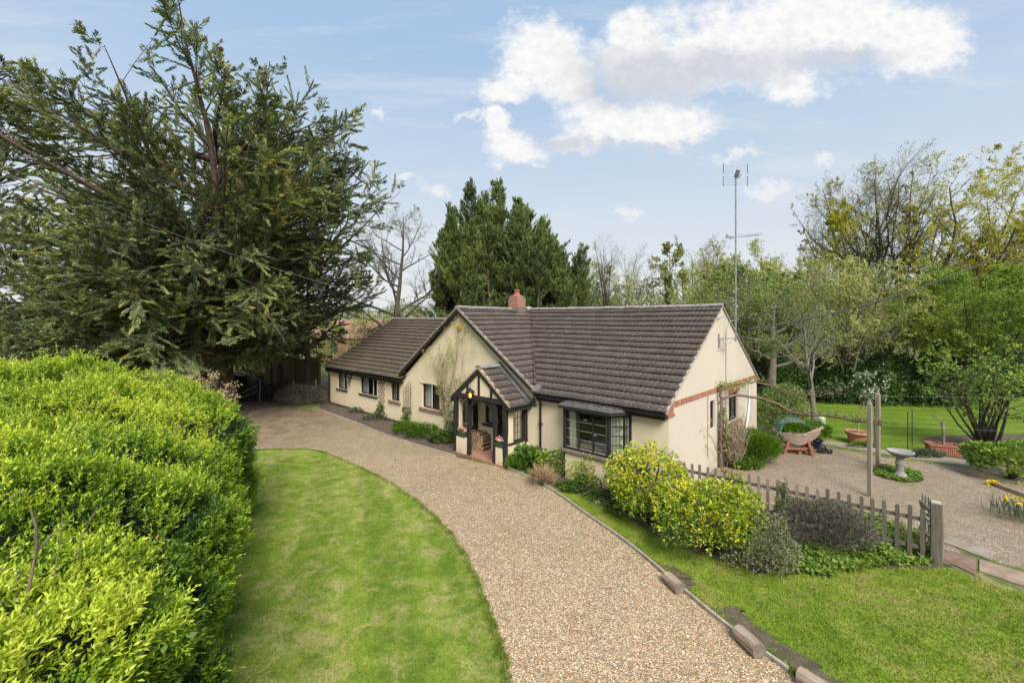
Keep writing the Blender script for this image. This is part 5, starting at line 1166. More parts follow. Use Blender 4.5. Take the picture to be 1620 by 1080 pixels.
npmesh("inner_twigs", Pc, F, plain("hedge_inside", (.030, .038, .014), (.016, .017, .009), 18., .95, .8, 25.), hroot, smooth=True)
# shoots
def hedge_shoots(n, tmin, tmax, qmin, qmax, dens=None):
    t = rng.uniform(tmin, tmax, n); q = rng.uniform(qmin, qmax, n); return t, q
T_, Q_ = [], []
for (n, t0, t1, q0, q1) in ((15000, .8, 6.5, .0, 1.0), (11000, 6.5, hl, .0, 1.0), (29000, .6, 6.0, 1.0, 1.55), (22000, 6.0, hl, 1.0, 1.6), (10000, 1.5, hl, 1.55, 2.1)):
    a, b = hedge_shoots(n, t0, t1, q0, q1); T_.append(a); Q_.append(b)
# rounded far end
t = np.concatenate(T_); q = np.concatenate(Q_); P, lum = hedge_pt(t, q); N = hedge_nrm(t, q)
hole = np.sin(t * 2.3 + q * 9.) * np.sin(t * 5.1 - q * 13. + 1.) + .5 * np.sin(t * 9.7 + q * 21.)       # thin places where the dark inside shows
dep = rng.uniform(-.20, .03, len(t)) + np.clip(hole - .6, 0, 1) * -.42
P = P + N * (lum + dep)[:, None]
gap = ((t < 5.6) & (t > 2.6) & (q > 1.02) & (q < 1.24) & (np.sin(t * 3.1 + 1.2) + np.sin(q * 31 + t) * .6 > .9)); keep = ~(gap & (rng.uniform(0, 1, len(t)) < .5)) & (P[:, 2] > .04)
P, N, t, q, dep = P[keep], N[keep], t[keep], q[keep], dep[keep]
# end cap leaves
ne = 9000; se = rng.uniform(0, 5.0, ne); ze = rng.uniform(.05, 1, ne); topz = (2.36 + 1.32 * (1 - np.exp(-se / 1.75))) * .80; te = hl + .10 + .25 * np.sin(ze * 3.0) + .1 * np.sin(se * 3) + rng.uniform(-.2, .05, ne)
Pe = np.c_[hb0 + np.outer(te, hd) + np.outer(-se, hn), ze * topz]; P = np.concatenate([P, Pe]); N = np.concatenate([N, np.tile(np.r_[hd, .25], (ne, 1))]); t = np.r_[t, te]; q = np.r_[q, .5 + .5 * ze]; dep = np.r_[dep, rng.uniform(-.2, .03, ne)]
n = len(P); per = 8
ax = unit(N * .75 + rng.normal(0, .42, (n, 3)) + [0, 0, .55]); sl_ = rng.uniform(.07, .16, n)
k = np.tile(np.arange(per), n); f = (k + .6) / per
Ps = np.repeat(P, per, 0) + np.repeat(ax, per, 0) * (f * np.repeat(sl_, per))[:, None]
e1 = unit(np.cross(ax, rng.normal(size=(n, 3)))); e2 = np.cross(ax, e1); ang = k * 2.4 + np.repeat(rng.uniform(0, 6.3, n), per)
out = np.repeat(e1, per, 0) * np.cos(ang)[:, None] + np.repeat(e2, per, 0) * np.sin(ang)[:, None]
A = np.repeat(ax, per, 0) * (.45 + .8 * f)[:, None] + out * (1.05 - .6 * f)[:, None] + rng.normal(0, .12, (n * per, 3))
age_and_light = np.repeat(np.where(q < 1, .43, .71) + clump(P, rng, .8, .22) + dep * 2.0 + rng.normal(0, .13, n), per) + .30 * (f - .5) + rng.normal(0, .05, n * per)  # top highlight and shade of face and depths put into leaf tint; tips fresher
leafmesh("leaves", Ps, A, .046 * rng.uniform(.6, 1.4, n * per), .0165 * rng.uniform(.75, 1.25, n * per), age_and_light, rng, HEDGEL, hroot, fold=.18)
nd = 700; t = rng.uniform(.8, hl, nd); q = rng.uniform(.05, 1.7, nd); Pd, lum = hedge_pt(t, q); Nd = hedge_nrm(t, q); Pd += Nd * (lum + rng.uniform(-.12, .04, nd))[:, None]; cl_ = np.sin(t * 3.3 + q * 17) + np.sin(t * 7.1 - q * 9) > -.2; Pd, Nd = Pd[cl_], Nd[cl_]
leafmesh("dead_leaves", Pd, Nd * .3 + rng.normal(0, .8, Pd.shape), .05 * rng.uniform(.7, 1.5, len(Pd)), .022 * rng.uniform(.7, 1.5, len(Pd)), rng.uniform(0, .8, len(Pd)), rng, leafmat("dead_brown_leaves", [(.10, .05, .03), (.22, .11, .06), (.34, .20, .12), (.36, .17, .13)], .1, .8), hroot)
# long shoots standing above the top, some with bare stalks
ns = 1500; t = rng.uniform(1.5, hl, ns); q = rng.uniform(1.0, 2.05, ns); P, lum = hedge_pt(t, q); P[:, 2] += lum - .1; br = []; LP, LA = [], []
for i in range(ns):
    d = unit(np.array([rng.normal(0, .25), rng.normal(0, .25), 1.]) + hn.tolist() [0] * 0); h = .14 + .42 * rng.uniform(0, 1) ** 2.2; pts = np.array([P[i], P[i] + d * h * .55 + rng.normal(0, .015, 3), P[i] + d * h]); br.append((pts, np.array([.004, .003, .0015])))
    m = int(h * 60); fz = rng.uniform(.15, 1, m); LP.append(P[i] + np.outer(fz * h, d)); LA.append(d * .8 + rng.normal(0, .6, (m, 3)))
V, F = tubes(br, 4, 4); npmesh("shoots", V, F, STEM, hroot)
LP, LA = np.concatenate(LP), np.concatenate(LA); m = len(LP); leafmesh("shoot_leaves", LP, LA, .042 * rng.uniform(.6, 1.2, m), .016 * rng.uniform(.7, 1.2, m), rng.uniform(.6, 1., m), rng, HEDGEL, hroot)
CUTB = barkmat('hedge_stem_bark', (.27, .215, .15), (.12, .095, .065), 4.)
# cut stems in the thin place near the eye, dead twigs, a few broad bramble leaves
br = []
for px, py, D, px2, py2, D2, r in ((40, 970, 3.05, 58, 870, 3.1, .017), (58, 870, 3.1, 52, 800, 3.05, .015), (58, 872, 3.1, 100, 822, 3.2, .010), (22, 985, 3.0, 28, 905, 3.1, .008), (85, 915, 3.2, 100, 810, 3.25, .007), (120, 900, 3.4, 148, 800, 3.5, .006), (0, 900, 2.9, 45, 908, 3.0, .006), (20, 1010, 2.8, 75, 940, 3.0, .006), (10, 795, 3.2, 50, 780, 3.3, .006), (248, 695, 7.2, 310, 665, 7.4, .009), (255, 700, 7.2, 290, 668, 7.4, .007), (240, 690, 7.2, 275, 655, 7.3, .006)):
    a, b = np.array(DP(px, py, D)), np.array(DP(px2, py2, D2)); m = (a + b) / 2 + rng.normal(0, .015, 3); V, F = tubes([(np.array([a, m, b + rng.normal(0, .01, 3)]), np.array([r, r * .85, r * .6]) * .75)], 7, 7); npmesh("cut_stem", V, F, CUTB, hroot, smooth=True)
nb = 260; t = rng.uniform(2, hl - 1, nb); q = rng.uniform(.6, 1.35, nb); P, lum = hedge_pt(t, q); N = hedge_nrm(t, q); P += N * (lum + .03)[:, None]; i = np.repeat(np.arange(nb), 5)
leafmesh("bramble_leaves", P[i] + rng.normal(0, .03, (len(i), 3)), N[i] * .6 + rng.normal(0, .7, (len(i), 3)), .07, .05, rng.uniform(0, .6, len(i)), rng, MIDL, hroot)
# dried flower heads at the far end of the hedge
P0 = DP(318, 600, 11.4); t = thing("dried_shrub", "dry brown twiggy shrub poking up behind the far hedge corner", "shrub", (P0.x, P0.y, 0)); rs = np.random.default_rng(5); br = []; LP = []
for i in range(70):
    a = rs.uniform(0, 6.28); rr_ = rs.uniform(.1, .85); b = np.array([math.cos(a) * rr_, math.sin(a) * rr_ * .8, 2.9 + rs.uniform(-.35, .42) - rr_ * .25]); br.append((np.array([[b[0] * .25, b[1] * .25, 0], b * [.6, .6, .6], b]), np.array([.010, .008, .004]))); LP.append(b + rs.normal(0, .05, (14, 3)))
V, F = tubes(br, 4, 4); npmesh("stems", V, F, TWIG, t); LP = np.concatenate(LP); leafmesh("dry_flower_heads", LP, rs.normal(size=LP.shape), .06, .03, rs.uniform(0, 1, len(LP)), rs, STRAW, t)

# ---------------------------------------------------------------- shrubs and plants round the house
def gpt(px, py): return GP(px, py)
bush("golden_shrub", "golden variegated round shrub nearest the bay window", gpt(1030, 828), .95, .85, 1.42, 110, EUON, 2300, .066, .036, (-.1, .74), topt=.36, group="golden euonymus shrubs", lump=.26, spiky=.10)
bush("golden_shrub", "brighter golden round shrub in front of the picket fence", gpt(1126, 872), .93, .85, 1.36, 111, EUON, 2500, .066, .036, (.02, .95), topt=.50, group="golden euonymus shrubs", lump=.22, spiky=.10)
bush("green_shrub", "dark green rose-like shrub behind the golden ones at the house corner", HW(18.3, -.65), .5, .45, 1.35, 112, MIDL, 420, .07, .045, (0, .6), lump=.3)
bush("sage_bush", "straggly grey sage between the golden shrub and the purple one", gpt(1208, 893), .52, .46, .85, 113, SAGEL, 900, .06, .022, (.0, .9), lump=.35, upw=.7)
bush("sage_bush", "small brownish sage at the front of the fence bed", gpt(1200, 905), .5, .4, .62, 114, SAGEL, 520, .05, .022, (.0, .6), lump=.3)
bush("heath_bush", "large dusky purple heath-like bush against the fence", gpt(1300, 872), .84, .66, 1.02, 115, ROSEL, 2600, .075, .014, (.0, 1.), lump=.2, upw=1.0, shell=.4)
bush("green_shrub", "yellow-flecked evergreen beside the porch and downpipe", gpt(872, 752), .52, .42, .80, 116, EUON, 420, .06, .04, (.0, .62), lump=.3)
bush("broad_leaf_plant", "glossy broad-leaved plant against the right porch wall", gpt(836, 740), .42, .36, .55, 117, MIDL, 110, .18, .13, (.2, .7), cat="plant", lump=.2)
bush("fern_clump", "fresh green tuft at the foot of the right porch post", gpt(818, 744), .26, .22, .34, 118, FERNL, 130, .17, .02, (.3, .9), cat="plant", upw=1.1)
bush("grass_tuft", "straw-coloured ornamental grass at the drive edge by the porch", gpt(857, 768), .30, .26, .36, 119, STRAW, 170, .24, .012, (.1, .9), cat="plant", upw=1.0, shell=.2)
bush("small_shrub", "thin yellow-tipped shrub below the bay window", gpt(922, 772), .36, .32, .85, 120, EUON, 170, .06, .035, (.1, .75), lump=.4, spiky=.2)
bush("small_shrub", "low leafy green plant under the thin yellow-tipped shrub", gpt(925, 778), .42, .32, .42, 121, MIDL, 200, .06, .04, (.2, .8))
for k, (px, py, rx, ry, H, lab) in enumerate(((955, 790, .5, .25, .22, "low green cover under the bay beside the golden shrub"), (985, 812, .45, .3, .38, "dark purple-green cover at the foot of the golden shrub"), (905, 778, .3, .16, .12, "tiny green clump on bare soil under the bay window"), (893, 770, .2, .12, .10, "tiny seedling clump on bare soil beside the evergreen"))):
    bush("ground_plant", lab, gpt(px, py), rx, ry, H, 122 + k, MIDL, 240, .05, .03, (.0, .6) if k != 1 else (.0, .2), cat="plant")
# white daisies in the grass under the bay
rs = np.random.default_rng(9); n = 60; u = rs.uniform(940, 985, n); v_ = rs.uniform(786, 800, n); P = np.array([GP(a, b) for a, b in zip(u, v_)]); P[:, 2] = rs.uniform(.03, .1, n); tq = thing("daisies", "sprinkle of small white daisies in the grass under the bay", "flowers", P[0]); i = np.repeat(np.arange(n), 4); leafmesh("petals", P[i] - P[0], rs.normal(size=(len(i), 3)) + [0, 0, .3], .03, .02, rs.uniform(0, 1, len(i)), rs, BLOSS, tq)
# left wing bed
for k, (px, py, rx, H, lab, m_) in enumerate(((668, 692, .62, .40, "bluebell leaves left part of the green clump by the porch", FERNL), (700, 700, .6, .42, "taller green clump immediately left of the porch", MIDL), (640, 684, .45, .32, "left end of the green leafy clump under the gable window", FERNL), (600, 664, .7, .26, "sparse grey-green plants under the lattice trellis", GREYL), (568, 652, .6, .22, "thin weeds under the wide left window", GREYL))):
    bush("leafy_clump", lab, gpt(px, py), rx, .42, H, 130 + k, m_, 420 if k < 3 else 160, .15 if k in (0, 2) else .08, .022 if k in (0, 2) else .045, (.1, .8), cat="plant", upw=.7, lump=.25)
bush("climbing_rose", "small leafy climber at the foot of the lattice trellis", HW(5.35, -.12), .22, .12, .75, 136, MIDL, 90, .06, .04, (.0, .7), cat="plant")
bush("climbing_rose", "small leafy climber at the foot of the buckled trellis", HW(7.5, -.14), .20, .12, .9, 137, MIDL, 90, .07, .04, (.2, .9), cat="plant")
# ground cover in the fence bed and behind the pickets, in the yard
def cover(name, label, pts, H, seed, n, m_, L, Wd, tint, cat):
    rs = np.random.default_rng(seed); P = np.array([(p[0], p[1]) for p in pts]); lo, hi = P.min(0), P.max(0); c = P.mean(0); t = thing(name, label, cat, (c[0], c[1], 0)); q = rs.uniform(lo, hi, (n * 4, 2)); q = q[inpoly(q[:, 0], q[:, 1], P.tolist())][:n]
    z = H * rs.uniform(.2, 1, len(q)) * (.6 + .4 * np.sin(q[:, 0] * 5 + 1) * np.sin(q[:, 1] * 4.3)); i = np.repeat(np.arange(len(q)), 5); C = np.c_[q - c, z]
    leafmesh("leaves", C[i] + rs.normal(0, .02, (len(i), 3)), rs.normal(0, 1, (len(i), 3)) * [1, 1, .4] + [0, 0, .35], L * rs.uniform(.6, 1.2, len(i)), Wd * rs.uniform(.7, 1.2, len(i)), np.repeat(rs.uniform(*tint, len(q)) + clump(C, rs, .5, .15), 5) + rs.uniform(-.1, .1, len(i)), rs, m_, t)
    V, F = tubes([(np.array([[C[j][0], C[j][1], 0], [C[j][0] + .01, C[j][1], C[j][2] * .6], C[j]]), np.array([.004, .003, .002])) for j in range(0, len(C), 4)], 3, 3); npmesh("stems", V, F, STEM, t)
cover("nettle_patch", "spreading bright green nettle-like cover in front of the fence", [gpt(1225, 905), gpt(1260, 876), gpt(1330, 872), gpt(1400, 862), gpt(1462, 872), gpt(1478, 893), gpt(1430, 897), gpt(1370, 902), gpt(1310, 914), gpt(1240, 912)], .30, 140, 2000, MIDL, .075, .05, (.5, 1.1), "plants")
cover("nettle_patch", "green leafy cover seen through the right half of the pickets", [HW(21.2, 1.0), HW(23.7, .8), HW(23.8, 2.0), HW(22.2, 2.6), HW(21.0, 1.9)], .22, 141, 800, MIDL, .07, .05, (.45, 1.), "plants")
cover("bird_bath_plants", "flat fresh green patch of plants round the bird bath foot", [gpt(1378, 745), gpt(1400, 741), gpt(1430, 740), gpt(1455, 750), gpt(1460, 762), gpt(1430, 764), gpt(1395, 756)], .14, 142, 800, MIDL, .06, .05, (.45, 1.), "plants")
for k, (u, v, h, lab) in enumerate(((20.55, .25, 1.25, "yellow-leaved twiggy stem rising through the fence middle"), (20.35, .35, .9, "shorter yellow-leaved stem at the fence middle"), (21.45, .3, .95, "thin green shoots rising behind the purple bush"))):
    bush("fence_plant", lab, HW(u, v), .20, .14, h, 145 + k, EUON if k < 2 else MIDL, 120, .06, .022, (.3, .7), upw=1., spiky=.2, cat="plant")
# yard side of the house
bush("fern_clump", "large bright fern-like clump against the gable wall", GP(1186, 727), .72, .75, .80, 150, FERNL, 1500, .24, .020, (.1, .95), cat="plant", upw=1.0, lump=.2)
bush("fern_clump", "low leafy edge of the bright clump beside the gravel", GP(1180, 738), .62, .4, .30, 151, MIDL, 500, .09, .05, (.3, .95), cat="plant")
bush("green_shrub", "loose evergreen shrub at the back corner of the gable end", HW(19.6, 9.2), 1.0, .9, 2.1, 152, APPL, 1500, .09, .04, (.0, .7))
bush("green_shrub", "dark low shrub behind the netted trough", at(1235, 19.5), 1.0, .8, 1.5, 153, DARKL, 900, .1, .05, (.2, .9))
bush("leafy_shrub", "bright young leafy shrub at the right edge of the path", gpt(1598, 757), .85, .75, 1.12, 154, HAZL, 620, .12, .075, (.25, .9), lump=.3)
bush("dark_shrub", "dark evergreen shrub behind the bright leafy one at the right", Vector((17.8, 13.6, 0)), 1.5, 1.2, 2.2, 155, DARKL, 1500, .11, .05, (.2, .9))
bush("dark_shrub", "grey-green shrub beyond the hedge at the far left edge", at(8, 21), 3.2, 2.6, 5.6, 156, GREYL, 6500, .10, .045, (.0, .8), lump=.25)
bush("path_plant", "low bluish plants beside the trough planter at the path", gpt(1468, 722), .55, .22, .22, 157, GREYL, 260, .07, .05, (.2, .9), cat="plant")
bush("path_plant", "small green weeds below the large terracotta pot", gpt(1368, 707), .5, .16, .18, 158, MIDL, 160, .06, .045, (.3, .9), cat="plant")
# daffodils
rs = np.random.default_rng(160); b = gpt(1622, 824); t = thing("daffodils", "yellow daffodils in blue-green leaves at the right edge", "flowers", b); n = 200; P = np.c_[rs.normal(0, .28, n), rs.normal(0, .32, n), rs.uniform(0, .08, n)]; leafmesh("leaves", P, np.c_[rs.normal(0, .25, (n, 2)), np.ones(n)], .38, .022, rs.uniform(0, .6, n), rs, GREYL, t, upw=0)
k = 13; C = np.c_[rs.normal(0, .26, k), rs.normal(0, .32, k), rs.uniform(.34, .50, k)]; i = np.repeat(np.arange(k), 12); leafmesh("flowers", C[i], rs.normal(size=(len(i), 3)), .06, .04, rs.uniform(0, 1, len(i)), rs, YELF, t)
V, F = tubes([(np.array([[c[0] * .7, c[1] * .7, 0], c * [.85, .85, .6], c]), np.array([.006, .005, .004])) for c in C], 4, 4); npmesh("stems", V, F, STEM, t)

# ---------------------------------------------------------------- the climber on the gable, vine on the end wall
def wallvine(name, label, cat, root, stems, lv, seed, r, lim, leaf=None, nl=1., mat_b=TWIG):
    rs = np.random.default_rng(seed); t = thing(name, label, cat, HW(root[0], -.08, 0), TH); out = []
    def ins(p): return lim(p[0] + root[0], p[2])
    L = grow(rs, stems, lv, ins); br = []
    for l in L:
        for p, q in l: p = p.copy(); p[:, 1] = -.04 - q - np.abs(p[:, 1]) * .12; br.append((p, q))
    V, F = tubes(br, 4, 7); npmesh("stems", V, F, mat_b, t, smooth=True)
    if leaf:
        P, D = along([b for b in br if b[1][0] < .02], rs, nl); n = len(P); leafmesh("leaves", P, rs.normal(0, 1, (n, 3)) + [0, -.5, .4], .06 * rs.uniform(.5, 1.2, n), .04 * rs.uniform(.6, 1.2, n), rs.uniform(.1, 1, n), rs, leaf, t)
    return t
gabl = lambda u, z: 7.5 < u < 12.7 and z < ZR - .25 - abs(u - UGA) * mg and z > -.2 and not (8.4 < u < 9.6 and .9 < z < 2.0)
wallvine("wall_climber", "leafless wisteria-like climber spreading up the cream gable", "climber", (10.25,), [((0, 0, 0), (-.12, 0, 1), 3.4, .045, 10, .08, .02), ((.06, 0, 0), (.08, 0, 1), 4.3, .045, 10, .08, .03), ((.1, 0, .1), (-.42, 0, 1), 3.3, .03, 9, .10, .01), ((.15, 0, 0), (.26, 0, 1), 3.9, .03, 9, .08, .02)],
         [dict(n=15, ang=(25, 85), len=(.3, .66), start=.2, seg=7, wander=.16, up=.03, rr=.6, rmax=.020), dict(n=9, ang=(20, 60), len=(.25, .55), seg=5, wander=.2, up=.05, rr=.65, rmax=.013), dict(n=6, ang=(20, 60), len=(.25, .5), seg=4, wander=.22, up=.03, rr=.65, rmax=.008)], 170, .04, gabl, BUDL, .5, plain("climber_stem", (.30, .24, .135), (.19, .155, .085), 5., .9, 0))
bush("climbing_rose", "leafy rose bush at the gable foot beside the left porch post", HW(10.95, -.25), .32, .22, 1.25, 171, MIDL, 130, .08, .05, (.0, .6), cat="plant", spiky=.3, lump=.5)
t = hthing("garden_hose", "pale coiled hose hanging beside the gable window", "hose", 9.92, .07, 1.0); m_ = MB(); pts = []
for k in range(46): a = k / 45 * 4 * math.pi; pts.append((.17 * math.cos(a) + .012 * k / 9, -.02 - .006 * (k % 5), .45 + .36 * math.sin(a) + .05 * math.sin(a * .5)))
m_.tube(pts, .014, 6); m_.build("coil", plain("pale_hose", (.55, .50, .44), (.42, .38, .33)), t)
# vine: trunk on the end wall, two arms trained out along wires to the posts
def housepx(px, py, u): v, z = WR(px, py, u); return HW(u, v, z)
vt = thing("grape_vine", "old grape vine trained from the end wall along wires to the posts", "vine", housepx(1141, 720, UR + .12) * 1)
vb = Vector(vt.location); vt.location = (vb.x, vb.y, 0); vb = Vector((vb.x, vb.y, 0))
A0 = housepx(1140, 612, UR + .12); A1 = housepx(1141, 690, UR + .12)
arm1 = [housepx(1143, 630, UR + .15), housepx(1168, 624, UR + .35), DP(1200, 628, 15.2), DP(1232, 640, 14.6), DP(1246, 650, 14.4), DP(1275, 655, 14.0), DP(1310, 657, 13.5), DP(1350, 664, 12.8), DP(1378, 668, 12.3), DP(1393, 672, 12.1)]
arm2 = [housepx(1141, 610, UR + .15), housepx(1168, 607, UR + .3), DP(1195, 603, 15.6), DP(1222, 610, 15.6), DP(1255, 622, 15.2), DP(1295, 626, 14.6), DP(1330, 620, 14.2)]
br = []
def curve(P, r0, r1, n=5): Q = []; P = [Vector(p) - vb for p in P]; 
def crv(P, r0, r1):
    P = [np.array(p) - np.array(vb) for p in P]; P = np.array(P); x = np.linspace(0, len(P) - 1, 28); out = np.stack([np.interp(x, np.arange(len(P)), P[:, k]) for k in range(3)], 1); out = out + np.random.default_rng(len(P)).normal(0, .018, out.shape); return out, np.linspace(r0, r1, 28)
br += [crv([Vector((vb.x, vb.y, -.05)), Vector((vb.x, vb.y, .5)), A1, A0 + Vector((.02, .05, -.35)), A0 + Vector((-.03, 0, -.1)), A0], .06, .035), crv(arm1, .048, .026), crv(arm2, .036, .014)]
rs = np.random.default_rng(172); spurs = grow(rs, [(br[1][0][i] + 0., np.array([rs.normal(0, .4), rs.normal(0, .4), 1.]), rs.uniform(.10, .26), .009, 3, .2, .1) for i in np.repeat(np.arange(12, 28), 6)] + [(br[2][0][i], np.array([rs.normal(0, .5), rs.normal(0, .5), .8]), rs.uniform(.12, .4), .008, 3, .2, .1) for i in np.repeat(np.arange(8, 28), 3)], [dict(n=2, ang=(25, 70), len=(.4, .8), seg=2, rr=.7)])
V, F = tubes(br + [b for l in spurs for b in l], 4, 8); npmesh("stems", V, F, barkmat("vine_bark", (.24, .175, .125), (.12, .085, .06), 3.), vt, smooth=True)
P, D = along(spurs[1], rs, 1.6); n = len(P); leafmesh("leaves", P, rs.normal(0, 1, (n, 3)) + [0, 0, .5], .05, .035, rs.uniform(.2, 1, n), rs, APPL, vt)
P = crv(arm2, 1, 1)[0][:8]; P = np.repeat(P, 45, 0) + rs.normal(0, .07, (360, 3)); leafmesh("young_leaves", P, rs.normal(0, 1, P.shape) + [0, 0, .3], .06, .045, rs.uniform(0, .9, len(P)), rs, APPL, vt)
rs = np.random.default_rng(174); b = HW(19.25, 3.2); L = grow(rs, [((0, 0, 0), (-.35, -.35, 1), 2.3, .012, 8, .10, .0), ((.05, 0, 0), (-.55, -.25, .9), 2.0, .010, 8, .10, -.03), ((0, .05, 0), (-.15, -.1, 1), 2.4, .010, 8, .08, .0)], [dict(n=7, ang=(25, 60), len=(.25, .45), start=.45, seg=5, wander=.12, up=.0, rr=.6)]); P, D = along(L[1], rs, 9); n = len(P)
put_tree("wall_shrub", "thin arching leafy shrub left of the vine on the end wall", "shrub", b, L, STEM, (P, rs.normal(0, .8, (n, 3)) + [0, 0, .3], .06 * rs.uniform(.6, 1.2, n), .035 * rs.uniform(.7, 1.2, n), rs.uniform(.3, 1, n), rs, APPL))
bush("wall_shrub", "yellowish narrow climber beside the small end-wall window", HW(19.12, 3.72), .10, .22, 2.15, 175, APPL, 150, .06, .035, (.4, 1.), low=.7, nst=16)
# dry bundle of cut canes
b = HW(19.35, 3.95); t = thing("cane_bundle", "bundle of dry straw-coloured canes leaning on the end wall", "canes", b, TH); rs = np.random.default_rng(176); br = []
for i in range(190):
    a, r_ = rs.uniform(0, 6.28), rs.uniform(0, .16); x, y = r_ * math.cos(a), r_ * math.sin(a); tx, ty = x * 1.6 + rs.normal(.05, .20), y * 3.0 + rs.normal(0, .32) + .1; h = rs.uniform(.6, 1.7); br.append((np.array([[x, y, .0], [(x + tx) / 2 + rs.normal(0, .03), (y + ty) / 2 + rs.normal(0, .03), h * .55], [tx, ty, h]]), np.array([.009, .007, .004])))
V, F = tubes(br, 4, 4); npmesh("canes", V, F, TWIG, t); n = 420; zz_ = rs.uniform(.1, 1.3, n); P = np.c_[rs.normal(0, .10, n) * (.5 + zz_), rs.normal(0, .2, n) * (.5 + zz_), zz_]; leafmesh("dry_leaves", P, rs.normal(0, .7, (n, 3)) + [0, 0, .4], .24, .014, rs.uniform(0, 1, n), rs, STRAW, t)

# ---------------------------------------------------------------- picket fence
fr0, fr1 = HW(19.06, .28), HW(23.72, .66); fd = (fr1 - fr0); fl_ = fd.length; fdir = fd.normalized(); fnorm = Vector((fdir.y, -fdir.x, 0)); fang = math.atan2(fdir.y, fdir.x)
fence = thing("picket_fence", "weathered grey picket fence running from the house corner to the gate post", "fence", fr0, fang)
rr = random.Random(31)
npk = 26
for k in range(npk):
    x = fl_ * k / (npk - 1) * .985 + .02; h = 1.03 + rr.uniform(-.02, .02); w = .068; m_ = MB(); z0 = .05 + rr.uniform(0, .03); tl_ = rr.uniform(-.012, .012)
    m_.prism([(x - w / 2, -.046, z0), (x + w / 2, -.046, z0), (x + w / 2 + tl_, -.046, h - .035), (x + w * .2 + tl_, -.046, h), (x - w * .2 + tl_, -.046, h), (x - w / 2 + tl_, -.046, h - .035)], (0, .021, 0), rr.random()); m_.build("picket", GREYWOOD if k < 17 else DKWOOD, fence)
for z in (.26, .80): m_ = MB(); m_.box(0, fl_, -.024, .018, z - .035, z + .035, .6); m_.build("rail", DKWOOD, fence)
for x in (.05, fl_ * .5): m_ = MB(); m_.box(x - .05, x + .05, .020, .115, 0, .98, .5); m_.build("post", GREYWOOD, fence)
gp = HW(23.86, .66); t = thing("gate_post", "thick dark grey square post ending the picket fence", "post", gp, fang); m_ = MB(); m_.box(-.085, .085, -.085, .085, 0, 1.17); m_.prism([(-.085, -.085, 1.17), (.085, -.085, 1.17), (.06, -.06, 1.20), (-.06, -.06, 1.20)][:4], (0, .0, .012)) if False else None; m_.build("shaft", DKWOOD, t, .012); m_ = MB(); m_.box(-.07, .07, -.07, .07, 1.171, 1.185); m_.build("cap", plain("lichen_wood", (.48, .46, .40), (.25, .23, .19), 14., .9, .3), t)
# open gate, seen nearly edge-on behind the post
g0, g1 = HW(23.95, .78), GP(1457, 853); gd_ = (g1 - g0); gl_ = gd_.length; t = thing("picket_gate", "low picket gate standing open behind the end post", "gate", g0, math.atan2(gd_.y, gd_.x))
for k in range(7):
    x = .06 + (gl_ - .1) * k / 6; h = .98 + .05 * math.sin(math.pi * k / 6) + rr.uniform(-.02, .02); m_ = MB(); m_.prism([(x - .034, -.03, .08), (x + .034, -.03, .08), (x + .034, -.03, h - .03), (x + .014, -.03, h), (x - .014, -.03, h), (x - .034, -.03, h - .03)], (0, .02, 0), rr.random()); m_.build("picket", GREYWOOD, t)
for z in (.25, .80): m_ = MB(); m_.box(0, gl_, -.008, .03, z - .035, z + .035); m_.build("rail", GREYWOOD, t)
m_ = MB(); m_.bar((0.05, .012, .28), (gl_ - .05, .012, .77), .03, .06, up=(0, 1, 0)); m_.build("brace", GREYWOOD, t)

# drive-side logs
def dlog(pa, pb, r, label):
    a, b = Vector(pa), Vector(pb); c = (a + b) / 2; d = b - a; ln = d.length; t = thing("edge_log", label, "log", (c.x, c.y, 0), math.atan2(d.y, d.x), "logs along the drive edge"); m_ = MB(); vs = []; n, mm = 18, 6; rs = random.Random(int(ln * 1000)); pr = [1 + .05 * math.sin(j * 1.1 + rs.random()) for j in range(n)]
    for i in range(mm + 1):
        for j in range(n): al = 2 * math.pi * j / n; q = r * pr[j] * (1 - .05 * abs(i / mm - .5)); vs.append((-ln / 2 + ln * i / mm, q * math.cos(al), r * .93 + q * math.sin(al)))
    m_.add(vs, [(i * n + j, i * n + (j + 1) % n, (i + 1) * n + (j + 1) % n, (i + 1) * n + j) for i in range(mm) for j in range(n)], .5, True); m_.build("log", LOGB, t); m_ = MB()
    m_.add([(v[0] - .002, v[1] * .985, v[2]) for v in vs[:n]], [tuple(range(n))]); m_.build("cut_end", LOGE, t); m_ = MB(); m_.add([(v[0] + .002, v[1] * .985, v[2]) for v in vs[-n:]], [tuple(range(n))]); m_.build("cut_end", LOGE, t)
dlog(GP(1055, 921), GP(1076, 940), .105, "short dark log on the edging, farther of the drive logs"); dlog(GP(1168, 1010), GP(1201, 1042), .112, "pale split-topped log on the edging beside the bare soil"); dlog(GP(1265, 1078), (4.05, 5.0, 0), .105, "log at the bottom edge, mostly out of view")
# paving by the gate
def slab(px4, z, label, m_=PATHM, name="paving_slab"):
    pts = [GP(*p) for p in px4]; c = sum(pts, Vector()) / len(pts); mb = MB(); mb.prism([(p.x - c.x, p.y - c.y, 0) for p in pts], (0, 0, z)); o = mb.build(name, m_, None, .008); o.location = c; tag(o, label, 'paving slab'); return o
slab([(1486, 856), (1500, 851), (1572, 872), (1569, 888)], .03, "pale concrete slab step at the gravel edge by the gate")
slab([(1490, 868), (1545, 884), (1543, 910), (1492, 886)], .022, "reddish brick paving below the slab by the gate", plain('old_brick_paving', (.24, .15, .11), (.14, .095, .07), 7., .9, .4))
slab([(1549, 886), (1640, 912), (1640, 935), (1549, 904)], .026, "worn brown path slab at the right edge below the yard", plain("worn_path", (.33, .24, .17), (.20, .145, .10), 3., .9, .3))
m_ = MB(); pts = [GP(*p) for p in ((1568, 765), (1585, 773), (1603, 780), (1625, 788))]; c = pts[0]
